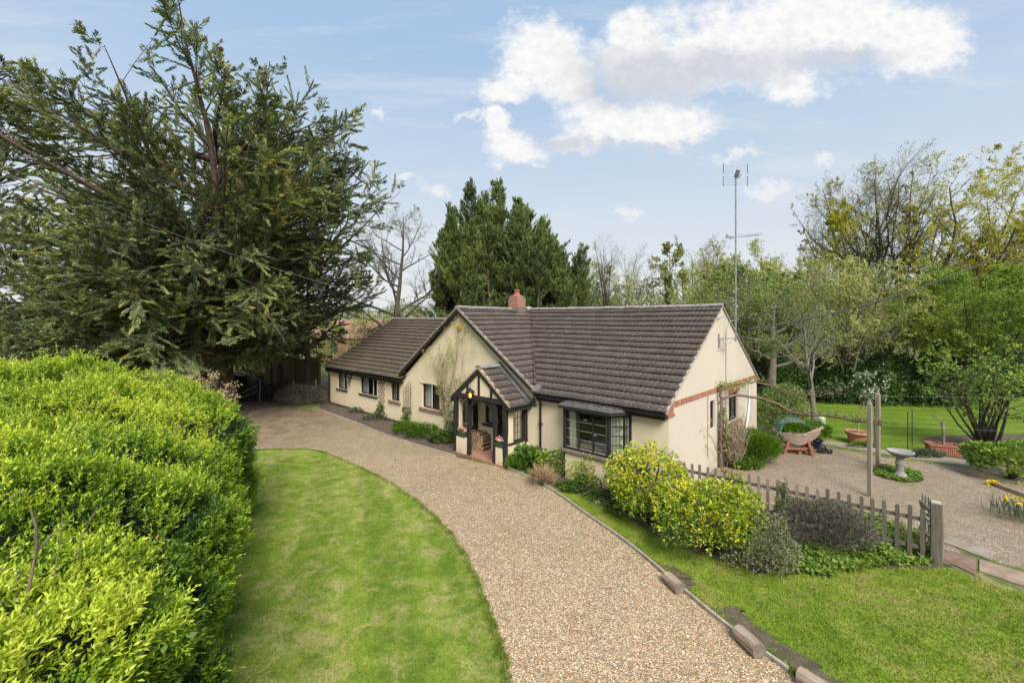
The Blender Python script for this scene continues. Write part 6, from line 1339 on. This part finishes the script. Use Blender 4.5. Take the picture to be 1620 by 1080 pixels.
for a, b in zip(pts[:-1], pts[1:]): m_.bar(a - c + Vector((0, 0, .05)), b - c + Vector((0, 0, .05)), .07, .12)
o = m_.build("edging_board", LOGB); o.location = c; tag(o, "short curved timber edging by the daffodil bed at right", "edging")
bush("path_plant", "small yellow mossy tuft at the end of the short timber edging", gpt(1572, 768), .12, .10, .12, 177, YELF, 40, .05, .03, (0, .5), cat="plant")
# ---------------------------------------------------------------- garden objects
for (px, py, ty, lab, r) in ((1376, 785, 632, "nearer grey wooden vine post rising from behind the fence", .045), (1389, 738, 618, "farther grey wooden vine post with a pointed top", .05)):
    b = GP(px, py); h = CAMH + (YH - ty) / FPX * b.y; t = tag(MB().add([], []).build("vine_post", GREYWOOD) if False else MB().box(-r, r, -r, r, -.05, h - .12).add([(-r, -r, h - .12), (r, -r, h - .12), (r, r, h - .12), (-r, r, h - .12), (0, 0, h)], [(0, 1, 4), (1, 2, 4), (2, 3, 4), (3, 0, 4)]).build("vine_post", GREYWOOD), lab, "post"); t.location = b; t.rotation_euler = (0, 0, .5)
def wire(name, label, pts, r, sag=0., m_=None, n=24):
    P = [Vector(p) for p in pts]; out = []
    for a, b in zip(P[:-1], P[1:]):
        for k in range(n): t = k / n; out.append(a.lerp(b, t) - Vector((0, 0, 4 * sag * t * (1 - t))))
    out.append(P[-1]); mb = MB(); mb.tube([p - out[0] for p in out], r, 6); o = mb.build(name, m_ or GALV); o.location = out[0]; return tag(o, label, "wire")
wire("vine_wire", "thin straight training wire above the back lawn, upper", [housepx(1190, 612, UR + .1), DP(1390, 626, 13.9), Vector((22, 12, 2.3))], .0016)
wire("vine_wire", "thin straight training wire above the path, lower", [DP(1393, 672, 12.1), Vector((19, 10.5, 1.6))], .0016)
BLK = plain("black_cable", (.03, .03, .03), (.02, .02, .02))
g_at = HW(UR + .08, 4.35, 4.42)
wire("service_cable", "thick grey service cable sagging from the right edge to the gable", [Vector((21.0, 16.4, 8.45)), HW(UR + .45, 5.35, 4.30)], .030, .62, plain("service_cable_grey", (.055, .052, .05), (.04, .038, .036)), 40)
wire("phone_wire", "thin pale telephone wire crossing in front of the big cypress", [Vector((-17.2, 14.5, 9.9)), HW(10.6, -.25, 4.75)], .005, .45, plain("phone_wire_grey", (.20, .20, .20)), 40)
wire("overhead_cable", "dark overhead cable slanting into the big cypress at left", [Vector((-17.5, 15, 10.7)), Vector((-13.5, 21.5, 6.5))], .014, .2, BLK)
# aerial mast
mv, mz = WR(1164, 538, UR + .42); t = thing("aerial_mast", "tall grey pole with two television aerials fixed to the gable end", "aerial mast", HW(UR + .42, mv, mz), TH)
dm = HW(UR + .42, mv).y; topz = CAMH + (YH - 276) / FPX * dm - mz; lowz = CAMH + (YH - 375) / FPX * dm - mz
m_ = MB(); m_.tube([(0, 0, -.05), (0, 0, topz)], .024, 10)
for k in range(9): m_.tube([(0, 0, .5 + k * topz / 10), (0, 0, .54 + k * topz / 10)], .029, 8)
m_.build("pole", GALV, t)
m_ = MB()
for z in (.06,): m_.bar((-.42, -.3, z - .02), (.04, 0, z), .04, .04); m_.bar((-.42, .12, z - .02), (.04, 0, z), .03, .03)
m_.box(-.42, -.40, -.36, -.24, -.25, .2); m_.tube([(-.40, -.31, .05), (-.2, -.2, -.15), (0, 0, .05)], .012, 6); m_.tube([(-.42, -.42, .62), (-.25, -.45, .75), (-.15, -.3, .7)], .014, 6); m_.build("bracket", GALV, t)
m_ = MB(); W2 = .38
Ra = Vector((cT, -sT, 0)); 
def lx(a, d, z): # mast frame: a to the camera's right, d away from the camera
    w = Vector((a, d, 0)); return (w.x * UL[0] + w.y * UL[1], w.x * VL[0] + w.y * VL[1], z)
for a in (-W2, W2):
    for z in (topz - .20, topz + .20): m_.bar(lx(a, .02, z - .15), lx(a, .02, z + .15), .02, .025)
for z in (-.26, -.18, -.10, -.02, .10, .18, .26, .34): m_.tube([lx(-W2, 0, topz - .06 + z), lx(0, .1, topz - .03 + z), lx(W2, 0, topz + .0 + z)], .0045, 5)
m_.bar(lx(0, .0, topz - .1), lx(.02, -.12, topz + .1), .07, .12); m_.bar(lx(.06, -.08, topz - .12), lx(.10, -.1, topz - .02), .05, .05); m_.build("panel_aerial", GALV, t)
m_ = MB()
for dz in (.06, -.02): m_.tube([lx(-.3 if dz < 0 else 0, 0, lowz + dz), lx(1.05, .5, lowz + dz + .16)], .0055, 6)
for k in range(9): p = Vector(lx(.1 + .11 * k, .05 * k, lowz + .02 * k)); q = Vector(lx(.06, -.16, 0)); m_.tube([p - q * .8, p + q * .8], .0035, 5)
m_.bar(lx(-.32, -.05, lowz + .02), lx(-.12, 0, lowz - .06), .03, .04); m_.bar(lx(-.26, .1, lowz + .06), lx(.02, 0, lowz - .02), .03, .04); m_.build("yagi_aerial", GALV, t)

# bird bath
b = GP(1424, 754); t = thing("bird_bath", "grey stone bird bath on a baluster pedestal in the gravel", "bird bath", b); m_ = MB()
m_.lathe([(.20, 0), (.20, .05), (.16, .06), (.15, .10), (.10, .14), (.085, .22), (.105, .34), (.12, .42), (.085, .52), (.09, .56), (.13, .58)], 24); m_.build("pedestal", STONE, t); m_ = MB(); m_.lathe([(.10, .58), (.20, .62), (.31, .72), (.335, .745), (.325, .77), (.29, .765), (.24, .72), (.12, .69), (0, .685)], 32); m_.build("bowl", STONE, t)
# big terracotta pot with blossoming sapling
def pot(b, r, h, name, label, m_=TERRA, cat="plant pot"):
    t = thing(name, label, cat, b); mb = MB(); mb.lathe([(0, 0), (r * .66, 0), (r * .74, h * .3), (r * .86, h * .74), (r * .88, h * .76), (r * .99, h * .77), (r * 1.02, h * .98), (r * .98, h), (r * .90, h), (r * .86, h * .8), (0, h * .8)], 28); mb.build("pot", m_, t); mb = MB(); mb.lathe([(r * .89, h * .88), (0, h * .90)], 20); mb.build("compost", SOIL, t); return t
b = GP(1356, 701); pot(b, .37, .46, "terracotta_pot", "large terracotta pot on the lawn edge holding a white-blossomed sapling")
broadleaf("blossom_sapling", "thin sapling with white blossom growing in the large terracotta pot", b + Vector((0, 0, .38)), 2.5, 1.35, 180, BLOSS2, 2.2, .075, (-.25, 1.05), TWIG, limb=8, up=.03, twig=6, trunk_h=.40, r0=.032, fine=False, ang=(35, 75), low=.42)
b = GP(1277, 718); pot(b, .17, .27, "terracotta_pot", "small terracotta pot beside the trough planter's red leg"); bush("pot_plant", "thin pale plant in the small terracotta pot", b + Vector((0, 0, .22)), .14, .14, .45, 181, GREYL, 70, .06, .02, (.1, .9), cat="plant", upw=.9)
b = GP(1291, 709); pot(b, .21, .34, "glazed_pot", "dark blue glazed pot behind the small terracotta one", plain("blue_glaze", (.012, .022, .085), (.008, .014, .05), 6., .2, 0, spec=.5)); bush("pot_plant", "fern-like leafy plant in the dark blue pot", b + Vector((0, 0, .28)), .42, .36, .58, 182, FERNL, 260, .17, .035, (.2, .9), cat="plant", upw=.5)
# black folded trolley on the ground
b = GP(1299, 716); t = thing("garden_trolley", "small black folding trolley lying beside the blue pot", "trolley", b); m_ = MB(); m_.tube([(-.28, -.1, .05), (.05, -.12, .06), (.20, .0, .12)], .016, 6); m_.tube([(-.28, .12, .05), (.05, .12, .06), (.20, .0, .12)], .016, 6); m_.tube([(.20, .0, .12), (.02, .02, .35), (-.06, .02, .55)], .014, 6); m_.bar((-.1, 0, .06), (.2, 0, .08), .2, .03); m_.build("frame", PLASTIC, t)
for y in (-.14, .14): m_ = MB(T=lambda a, bb, c: (a + .2, c, bb + .1)); m_.lathe([(.03, y - .02), (.09, y - .02), (.10, y), (.09, y + .02), (.03, y + .02)], 16); m_.build("wheel", PLASTIC, t)
# netted cradle planter: boat-shaped trough on red legs
b = GP(1259, 716); pang = -.22; t = thing("cradle_planter", "boat-shaped wooden trough planter on red legs with netting over it", "planter", b, pang)
m_ = MB(); n = 12; L_, W_ = .62, .34; secs = []
for i in range(n + 1):
    x = -1 + 2 * i / n; z = .36 + .34 * abs(x) ** 1.7 + (.05 if x > 0 else 0) * x; secs.append((x * L_, z))
top = []
vs = []
for (x, zb) in secs:
    zt_ = .74 + .12 * max(0, x / L_) ** 2 * 1.2 + .02; hw = W_ * (1 - .12 * abs(x / L_) ** 2)
    vs += [(x, -hw, max(zt_ - .0, zb + .02)), (x, -hw * .80, zb), (x, hw * .80, zb), (x, hw, max(zt_, zb + .02))]
m_.add(vs, [(4 * i + j, 4 * i + 4 + j, 4 * i + 5 + j, 4 * i + 1 + j) for i in range(n) for j in range(3)] + [(0, 1, 2, 3), (4 * n, 4 * n + 3, 4 * n + 2, 4 * n + 1)]); o = m_.build("trough", TROUGHW, t); sm = o.modifiers.new("solid", 'SOLIDIFY'); sm.thickness = .03
m_ = MB(); m_.bar((L_ * .15, -W_ - .02, .70), (L_ + .12, -W_ * .7, .98), .03, .09); m_.build("rim_board", TROUGHW, t)
m_ = MB(); m_.box(-L_ * .8, L_ * .85, -W_ * .75, W_ * .75, .66, .70); m_.build("compost", SOIL, t)
for sx in (-.40, .36):
    for sy in (-.27, .27): m_ = MB(); m_.bar((sx * 1.18, sy * 1.1, 0), (sx * .72, sy, .58), .08, .07); m_.build("leg", REDPAINT, t)
m_ = MB(); m_.bar((-.38, -.2, .20), (.36, -.2, .20), .05, .07); m_.bar((-.36, .22, .30), (.36, .22, .30), .05, .07); m_.bar((.05, -.24, .05), (.05, .24, .05), .1, .1); m_.build("stretcher", REDPAINT, t)
bush("salad_plants", "young pale green salad plants growing in the cradle trough", b + Vector((0, 0, .70)), .52, .26, .26, 183, FERNL, 420, .08, .045, (.5, 1.), cat="plants")
def netmat():
    m_ = bpy.data.materials.new("green_netting"); m_.use_nodes = True; q = NT(m_.node_tree); m_.node_tree.nodes.clear(); a = q.n('ShaderNodeBsdfTransparent'); d = q.n('ShaderNodeBsdfDiffuse'); q.put(d.inputs[0], (.16, .20, .20)); mx = q.n('ShaderNodeMixShader'); mx.inputs[0].default_value = .42
    m_.node_tree.links.new(a.outputs[0], mx.inputs[1]); m_.node_tree.links.new(d.outputs[0], mx.inputs[2]); o = q.n('ShaderNodeOutputMaterial'); m_.node_tree.links.new(mx.outputs[0], o.inputs[0]); return m_
m_ = MB(); vs = []
for i in range(9):
    a = math.pi * i / 8
    for y in (-.36, -.12, .12, .36): vs.append((-.08 - .50 * math.cos(a) - .04, y * (.85 + .1 * math.sin(a)), .74 + .50 * math.sin(a) * (.85 + .15 * math.cos(y * 5))))
m_.add(vs, [(4 * i + j, 4 * i + 4 + j, 4 * i + 5 + j, 4 * i + 1 + j) for i in range(8) for j in range(3)], .5, True); m_.build("netting", netmat(), t)
m_ = MB()
for y in (-.36, .36): m_.tube([(-.12 - .50 * math.cos(math.pi * k / 12), y * .88, .74 + .505 * math.sin(math.pi * k / 12)) for k in range(13)], .010, 6)
m_.build("hoop", plain("green_hoop", (.05, .16, .10)), t)
o = MB(); P = [DP(1239, 664, 15.2), DP(1237, 676, 15.15), DP(1230, 688, 15.1), DP(1222, 696, 15.1), DP(1213, 703, 15.0)]; o.tube([p - P[0] for p in P], .016, 6); o = o.build("garden_hose", plain("turquoise_hose", (.03, .36, .22), (.02, .25, .16), 5., .4, 0)); o.location = P[0]; tag(o, "turquoise hose draped down the left side of the trough planter", "hose")
# pale lantern on the lawn
b = GP(1299, 676); t = thing("plant_cloche", "pale see-through plastic cloche standing on the lawn", "cloche", b); m_ = MB(); m_.lathe([(.16, 0), (.16, .40), (.13, .47), (.04, .50), (.04, .54), (0, .54)], 18); m_.build("dome", plain("milky_plastic", (.42, .44, .34), (.22, .30, .14), 14., .4, .1), t); m_ = MB()
for z in (.02, .2, .40): m_.lathe([(.165, z), (.172, z + .012), (.165, z + .024)], 18)
m_.build("ring", WHITEP, t)
# fluted trough planter with a pollarded stem
b = GP(1491, 718); t = thing("trough_planter", "long fluted terracotta trough under the leaning hazel", "planter", b, -.35); m_ = MB(); n = 14
for k in range(n):
    x0 = -.40 + .80 * k / n; x1 = x0 + .80 / n; m_.prism([(x0, -.17, 0), (x1, -.17, 0), (x1 * 1.06, -.20, .30), (x0 * 1.06, -.20, .30)], (0, .34 + .04 * (k % 2), 0)); m_.box(x0 + .008, x1 - .008, -.215, -.16, .02, .28)
m_.build("trough", plain("red_terracotta", (.36, .135, .085), (.24, .09, .06), 8., .8, .2), t); m_ = MB(); m_.box(-.45, .45, -.235, -.17, .30, .36); m_.box(-.45, .45, .17, .235, .30, .36); m_.box(-.45, -.39, -.17, .17, .30, .36); m_.box(.39, .45, -.17, .17, .30, .36); m_.build("rim", plain("red_terracotta_rim", (.36, .135, .085), (.24, .09, .06), 8., .8, .2), t); m_ = MB(); m_.box(-.38, .38, -.17, .16, .28, .32); m_.build("compost", SOIL, t)
t = thing("pollard_stem", "bare pollarded stem with one side branch in the long trough", "small tree", b + Vector((.03, 0, .28))); m_ = MB(); m_.tube([(0, 0, 0), (.01, 0, .4), (-.02, 0, .78), (.0, 0, .84)], [.045, .04, .05, .035], 8); m_.tube([(-.01, 0, .74), (-.10, 0, .86), (-.28, .02, .96), (-.42, .05, 1.1), (-.52, .03, 1.15)], [.022, .02, .016, .012, .006], 6); m_.tube([(-.28, .02, .96), (-.34, -.04, 1.16)], [.01, .005], 5); m_.build("trunk", BARKG, t)
# slim green plant stakes
for k, (px, py, ty) in enumerate(((1436, 712, 652), (1443, 706, 650), (1384, 700, 648))):
    b = GP(px, py); h = CAMH + (YH - ty) / FPX * b.y; m_ = MB(); m_.tube([(0, 0, -.05), (.005, 0, h * .5), (0, 0, h)], .016, 6); m_.lathe([(.022, h), (.022, h + .03), (0, h + .04)], 8); o = m_.build("plant_stake", plain("dark_green_metal", (.02, .05, .025), (.015, .035, .02)), None); o.location = b
    tag(o, ("slim dark green stake on the lawn above the bird bath, left one", "slim dark green stake on the lawn above the bird bath, right one", "leaning dark green stake just left of the farther vine post")[k], "stake")
# small black dish by the fern clump
b = GP(1172, 726); t = MB(); t.lathe([(0, 0), (.13, 0), (.15, .05), (.13, .13), (.05, .15), (0, .15)], 16); t = t.build("watering_bowl", PLASTIC); t.location = b; tag(t, "small dark bowl at the foot of the bright fern clump", "bowl")

# ---------------------------------------------------------------- left boundary: boards, brushwood, car, far brick house
f0, f1 = at(392, 30), at(506, 28.0); d = f1 - f0; t = thing("board_fence", "tall brown close-board fence behind the slim conifers", "fence", f0, math.atan2(d.y, d.x)); rr = random.Random(61); ln = d.length; k = 0; x = 0.
m_ = MB()
while x < ln: w = .11; m_.box(x, x + w * .95, 0 + .012 * (k % 2), .02 + .012 * (k % 2), .02, 2.05 + rr.uniform(-.02, .02) + (.12 if (k // 16) % 2 else 0), rr.random()); x += w; k += 1
m_.build("board", BROWNW, t)
for q in range(4): m_ = MB(); m_.box(q * ln / 3 - .05, q * ln / 3 + .05, -.10, -.003, 0, 2.15); m_.build("post", BROWNW, t)
f0, f1 = at(335, 24.6), at(505, 25.2); d = f1 - f0; ln = d.length; t = thing("wattle_fence", "low dark brushwood fence in front of the board fence", "fence", f0, math.atan2(d.y, d.x)); rs = np.random.default_rng(62); br = []
for i in range(620): x = rs.uniform(0, ln); h = rs.uniform(.8, 1.15); br.append((np.array([[x, rs.normal(0, .06), 0], [x + rs.normal(0, .05), rs.normal(0, .08), h * .5], [x + rs.normal(0, .12), rs.normal(0, .10), h]]), np.array([.022, .018, .010])))
V, F = tubes(br, 4, 4); npmesh("brushwood", V, F, plain("dark_brushwood", (.075, .06, .048), (.035, .03, .025), 6., .95, 0), t)
for x in (.6, 2.6, 4.4, 5.6): m_ = MB(); m_.tube([(x, -.14, 0), (x + .03, -.15, 1.2)], .04, 7); m_.build("stake", GREYWOOD, t)
m_ = MB(); m_.bar((1.0, -.16, .15), (2.5, -.18, .95), .05, .05); m_.bar((1.2, -.16, .1), (2.5, -.18, .6), .05, .05); m_.build("brace", GREYWOOD, t)
bush("brush_pile", "grey heap of cut branches against the low brushwood fence", GP(478, 640), 1.3, .8, 1.0, 63, ROSEL, 900, .16, .02, (.0, .8), cat="brush pile", nst=70, stemm=BARKG)
m_ = MB(); m_.box(-.5, .5, -.06, .06, 0, 1.0); o = m_.build("low_wall", brickmat("dark_brick", 'xz')); o.location = HW(-1.35, .7); o.rotation_euler = (0, 0, TH); tag(o, "short low brick wall at the left corner of the house", "wall")
m_ = MB(); m_.box(-.42, .42, -.02, .02, 0, .95); m_.box(-.46, -.38, -.05, .05, 0, 1.02); m_.box(.38, .46, -.05, .05, 0, 1.02); o = m_.build("side_gate", DKWOOD); o.location = HW(-.45, .5); o.rotation_euler = (0, 0, TH); tag(o, "low dark side gate against the left corner of the house", "gate")
# parked car behind the brushwood
c0 = at(352, 27.2); t = thing("parked_car", "dark estate car parked behind the low brushwood fence", "car", c0, .35)
prof = [(-2.15, .42), (-2.2, .75), (-2.05, .98), (-1.55, 1.05), (-.95, 1.42), (.2, 1.47), (1.15, 1.38), (1.85, 1.0), (2.1, .92), (2.15, .45)]
m_ = MB(); n = len(prof); vs = []
for y, k in ((-.86, .96), (-.82, 1.), (.82, 1.), (.86, .96)): vs += [(x * k, y * (1 if z < 1.1 else .80), .3 + (z - .3) * k if abs(y) > .84 else z) for x, z in prof]
m_.add(vs, [(r_ * n + i, r_ * n + (i + 1) % n, (r_ + 1) * n + (i + 1) % n, (r_ + 1) * n + i) for r_ in range(3) for i in range(n)] + [tuple(range(n))[::-1], tuple(range(3 * n, 4 * n))], .5, False); m_.build("body", plain("dark_car_paint", (.012, .014, .018), (.010, .011, .014), 2., .18, 0, spec=.6), t, .05)
m_ = MB()
for s_ in (-1, 1): m_.add([(-1.40, s_ * .80, 1.06), (1.55, s_ * .80, 1.04), (1.05, s_ * .675, 1.36), (-.88, s_ * .675, 1.38)], [(0, 1, 2, 3)])
m_.add([(-1.56, -.6, 1.075), (-1.56, .6, 1.075), (-.99, .55, 1.42), (-.99, -.55, 1.42)], [(0, 1, 2, 3)]); m_.build("window", plain("car_glass", (.03, .035, .04), (.02, .024, .028), 2., .05, 0, spec=.8), t)
for x in (-1.35, 1.35):
    for y in (-.84, .84):
        m_ = MB(T=(lambda x, y: (lambda a, bb, c: (x + a, y + c, .32 + bb)))(x, y)); m_.lathe([(.18, -.1), (.32, -.1), (.33, 0), (.32, .1), (.18, .1)], 20); w = m_.build("wheel", PLASTIC, t); m_ = MB(T=(lambda x, y: (lambda a, bb, c: (x + a, y + c, .32 + bb)))(x, y)); m_.lathe([(0, -.09), (.19, -.085), (.19, .085), (0, .09)], 16); m_.build("rim", GALV, w)
m_ = MB()
for y in (-.62, .62): m_.tube([(-.8, y, 1.46), (-.6, y, 1.52), (.9, y, 1.50), (1.05, y, 1.42)], .022, 6)
m_.build("roof_rail", GALV, t)
# brick house far behind the left wing
b = at(556, 52); t = thing("brick_house", "red brick house glimpsed beyond the left wing roof", "house", b, -.3); m_ = MB(); m_.box(-4, 4, -3, 3, 0, 2.6); m_.build("wall", brickmat("far_brick", 'xz'), t); m_ = MB(); m_.prism([(-4.3, -3.3, 2.55), (-4.3, 3.3, 2.55), (-4.3, 0, 4.6)], (8.6, 0, 0)); m_.build("roof", plain("red_tile_roof", (.30, .16, .115), (.20, .105, .075), 5., .85, .4, 8.), t); m_ = MB()
for x in (-2.4, 0, 2.4): m_.box(x - .5, x + .5, -3.05, -2.99, .9, 2.0)
m_.build("window", plain("far_window", (.05, .055, .06), rough=.1), t)

# ---------------------------------------------------------------- mown grass blades and loose pebbles
def blades(name, label, poly, n, seed, m_, h=(.02, .05), near=15.):
    rs = np.random.default_rng(seed); A = np.array([(p[0], p[1]) for p in poly]); lo, hi = A.min(0), A.max(0); lo[1] = max(lo[1], 2.5); hi[1] = min(hi[1], near); q = rs.uniform(lo, hi, (n * 5, 2)); q = q[inpoly(q[:, 0], q[:, 1], A.tolist())]
    fr_ = np.abs(q[:, 0]) < q[:, 1] * 1.35 + .6; q = q[fr_]; keep = rs.uniform(0, 1, len(q)) < np.clip((6.5 / np.maximum(q[:, 1], 3)) ** 1.2, 0, 1); q = q[keep][:n]; m = len(q)
    hh = rs.uniform(*h, m); a = rs.uniform(0, 6.3, m); w = rs.uniform(.003, .006, m) * (1 + q[:, 1] * .05); tip = rs.normal(0, .35, (m, 2)) * hh[:, None]; sx = np.c_[np.cos(a), np.sin(a)] * w[:, None]
    V = np.stack([np.c_[q - sx, np.full(m, .006)], np.c_[q + sx, np.full(m, .006)], np.c_[q + tip, hh]], 1).reshape(-1, 3); o = npmesh(name, V, np.arange(3 * m).reshape(-1, 3), m_, None, rs.uniform(.1, 1, m)); tag(o, label, "grass", kind='stuff'); return o
blades("grass", "short mown grass blades covering the front lawn", frontlawn, 210000, 201, LAWN, (.02, .045)); blades("grass", "short mown grass blades covering the lawn beside the fence", sidelawn, 130000, 202, LAWN2, (.02, .05))
def pebbles(name, label, poly, n, seed, m_):
    rs = np.random.default_rng(seed); A = np.array([(p[0], p[1]) for p in poly]); lo, hi = A.min(0), A.max(0); lo[1] = max(lo[1], 4.5); hi[1] = min(hi[1], 15); q = rs.uniform(lo, hi, (n * 6, 2)); q = q[inpoly(q[:, 0], q[:, 1], A.tolist())]; keep = rs.uniform(0, 1, len(q)) < np.clip((6.5 / q[:, 1]) ** 1.5, 0, 1); q = q[keep][:n]; m = len(q)
    s = rs.uniform(.006, .014, m); a = rs.uniform(0, 6.3, m); e = rs.uniform(.7, 1.5, m); base_ = np.array([[1, 0, .3], [0, 1, .3], [-1, 0, .3], [0, -1, .3], [0, 0, 1.], [0, 0, -.2]]) ; c, sn = np.cos(a), np.sin(a)
    X_ = base_[None, :, 0] * (s * e)[:, None]; Y_ = base_[None, :, 1] * s[:, None]; V = np.stack([q[:, :1] + X_ * c[:, None] - Y_ * sn[:, None], q[:, 1:] + X_ * sn[:, None] + Y_ * c[:, None], .004 + np.broadcast_to(base_[None, :, 2] * s[:, None] * .8, X_.shape)], -1).reshape(-1, 3)
    f = np.array([[0, 1, 4], [1, 2, 4], [2, 3, 4], [3, 0, 4]]); F = (np.arange(m)[:, None, None] * 6 + f[None]).reshape(-1, 3); o = npmesh(name, V, F, m_, None, np.repeat(rs.uniform(0, 1, m), 4)); tag(o, label, "gravel", kind='stuff'); return o
PEB = leafmat("loose_pebbles", [(.20, .11, .055), (.44, .28, .15), (.56, .38, .21), (.34, .17, .08), (.74, .62, .46), (.50, .35, .20)], 0., .7, .3, 1., .02)
pebbles("gravel", "loose pea shingle lying on the gravel drive", drive, 90000, 203, PEB)

def tufts(name, label, line, n, seed, m_, spread=.03, h=(.025, .06)):
    rs = np.random.default_rng(seed); A = np.array([(p[0], p[1]) for p in line]); A = A[(A[:, 1] > 3.5)]; x = rs.uniform(0, len(A) - 1.001, n); i = x.astype(int); f_ = (x - i)[:, None]; c = A[i] * (1 - f_) + A[i + 1] * f_; wob_ = .016 * np.sin(x * 2.1) + .012 * np.sin(x * 5.3 + 1); dv = unit(A[i + 1] - A[i]); nv = np.c_[-dv[:, 1], dv[:, 0]]; q = c + nv * (wob_ + rs.normal(0, spread, n))[:, None]
    hh = rs.uniform(*h, n); a = rs.uniform(0, 6.3, n); w = rs.uniform(.004, .008, n) * (1 + q[:, 1] * .04); tip = rs.normal(0, .5, (n, 2)) * hh[:, None]; sx = np.c_[np.cos(a), np.sin(a)] * w[:, None]
    V = np.stack([np.c_[q - sx, np.full(n, .004)], np.c_[q + sx, np.full(n, .004)], np.c_[q + tip, hh]], 1).reshape(-1, 3); o = npmesh(name, V, np.arange(3 * n).reshape(-1, 3), m_, None, rs.uniform(.1, .9, n)); tag(o, label, "grass", kind='stuff')
tufts("grass", "longer ragged grass along the curved edge of the front lawn", lE, 16000, 210, LAWN)
tufts("grass", "longer ragged grass along the edging of the fence-side lawn", [p + Vector((.06, .03, 0)) for p in kR], 12000, 211, LAWN2, .03)
rs = np.random.default_rng(212); q = np.concatenate([np.c_[rs.normal(-9.5, 2.2, 900), rs.normal(20, 2.0, 900)], np.c_[rs.uniform(-8, 4, 500), rs.uniform(5, 18, 500)]]); q = q[inpoly(q[:, 0], q[:, 1], [(p[0], p[1]) for p in drive])]; n = len(q)
o = leafmesh("fallen_leaves", np.c_[q, rs.uniform(.014, .02, n)], np.c_[rs.normal(size=(n, 2)), rs.normal(0, .12, n)], rs.uniform(.03, .07, n), rs.uniform(.015, .03, n), rs.uniform(0, .8, n), rs, STRAW); tag(o, "scattered dry leaves and twigs lying on the drive", "leaf litter", kind='stuff')
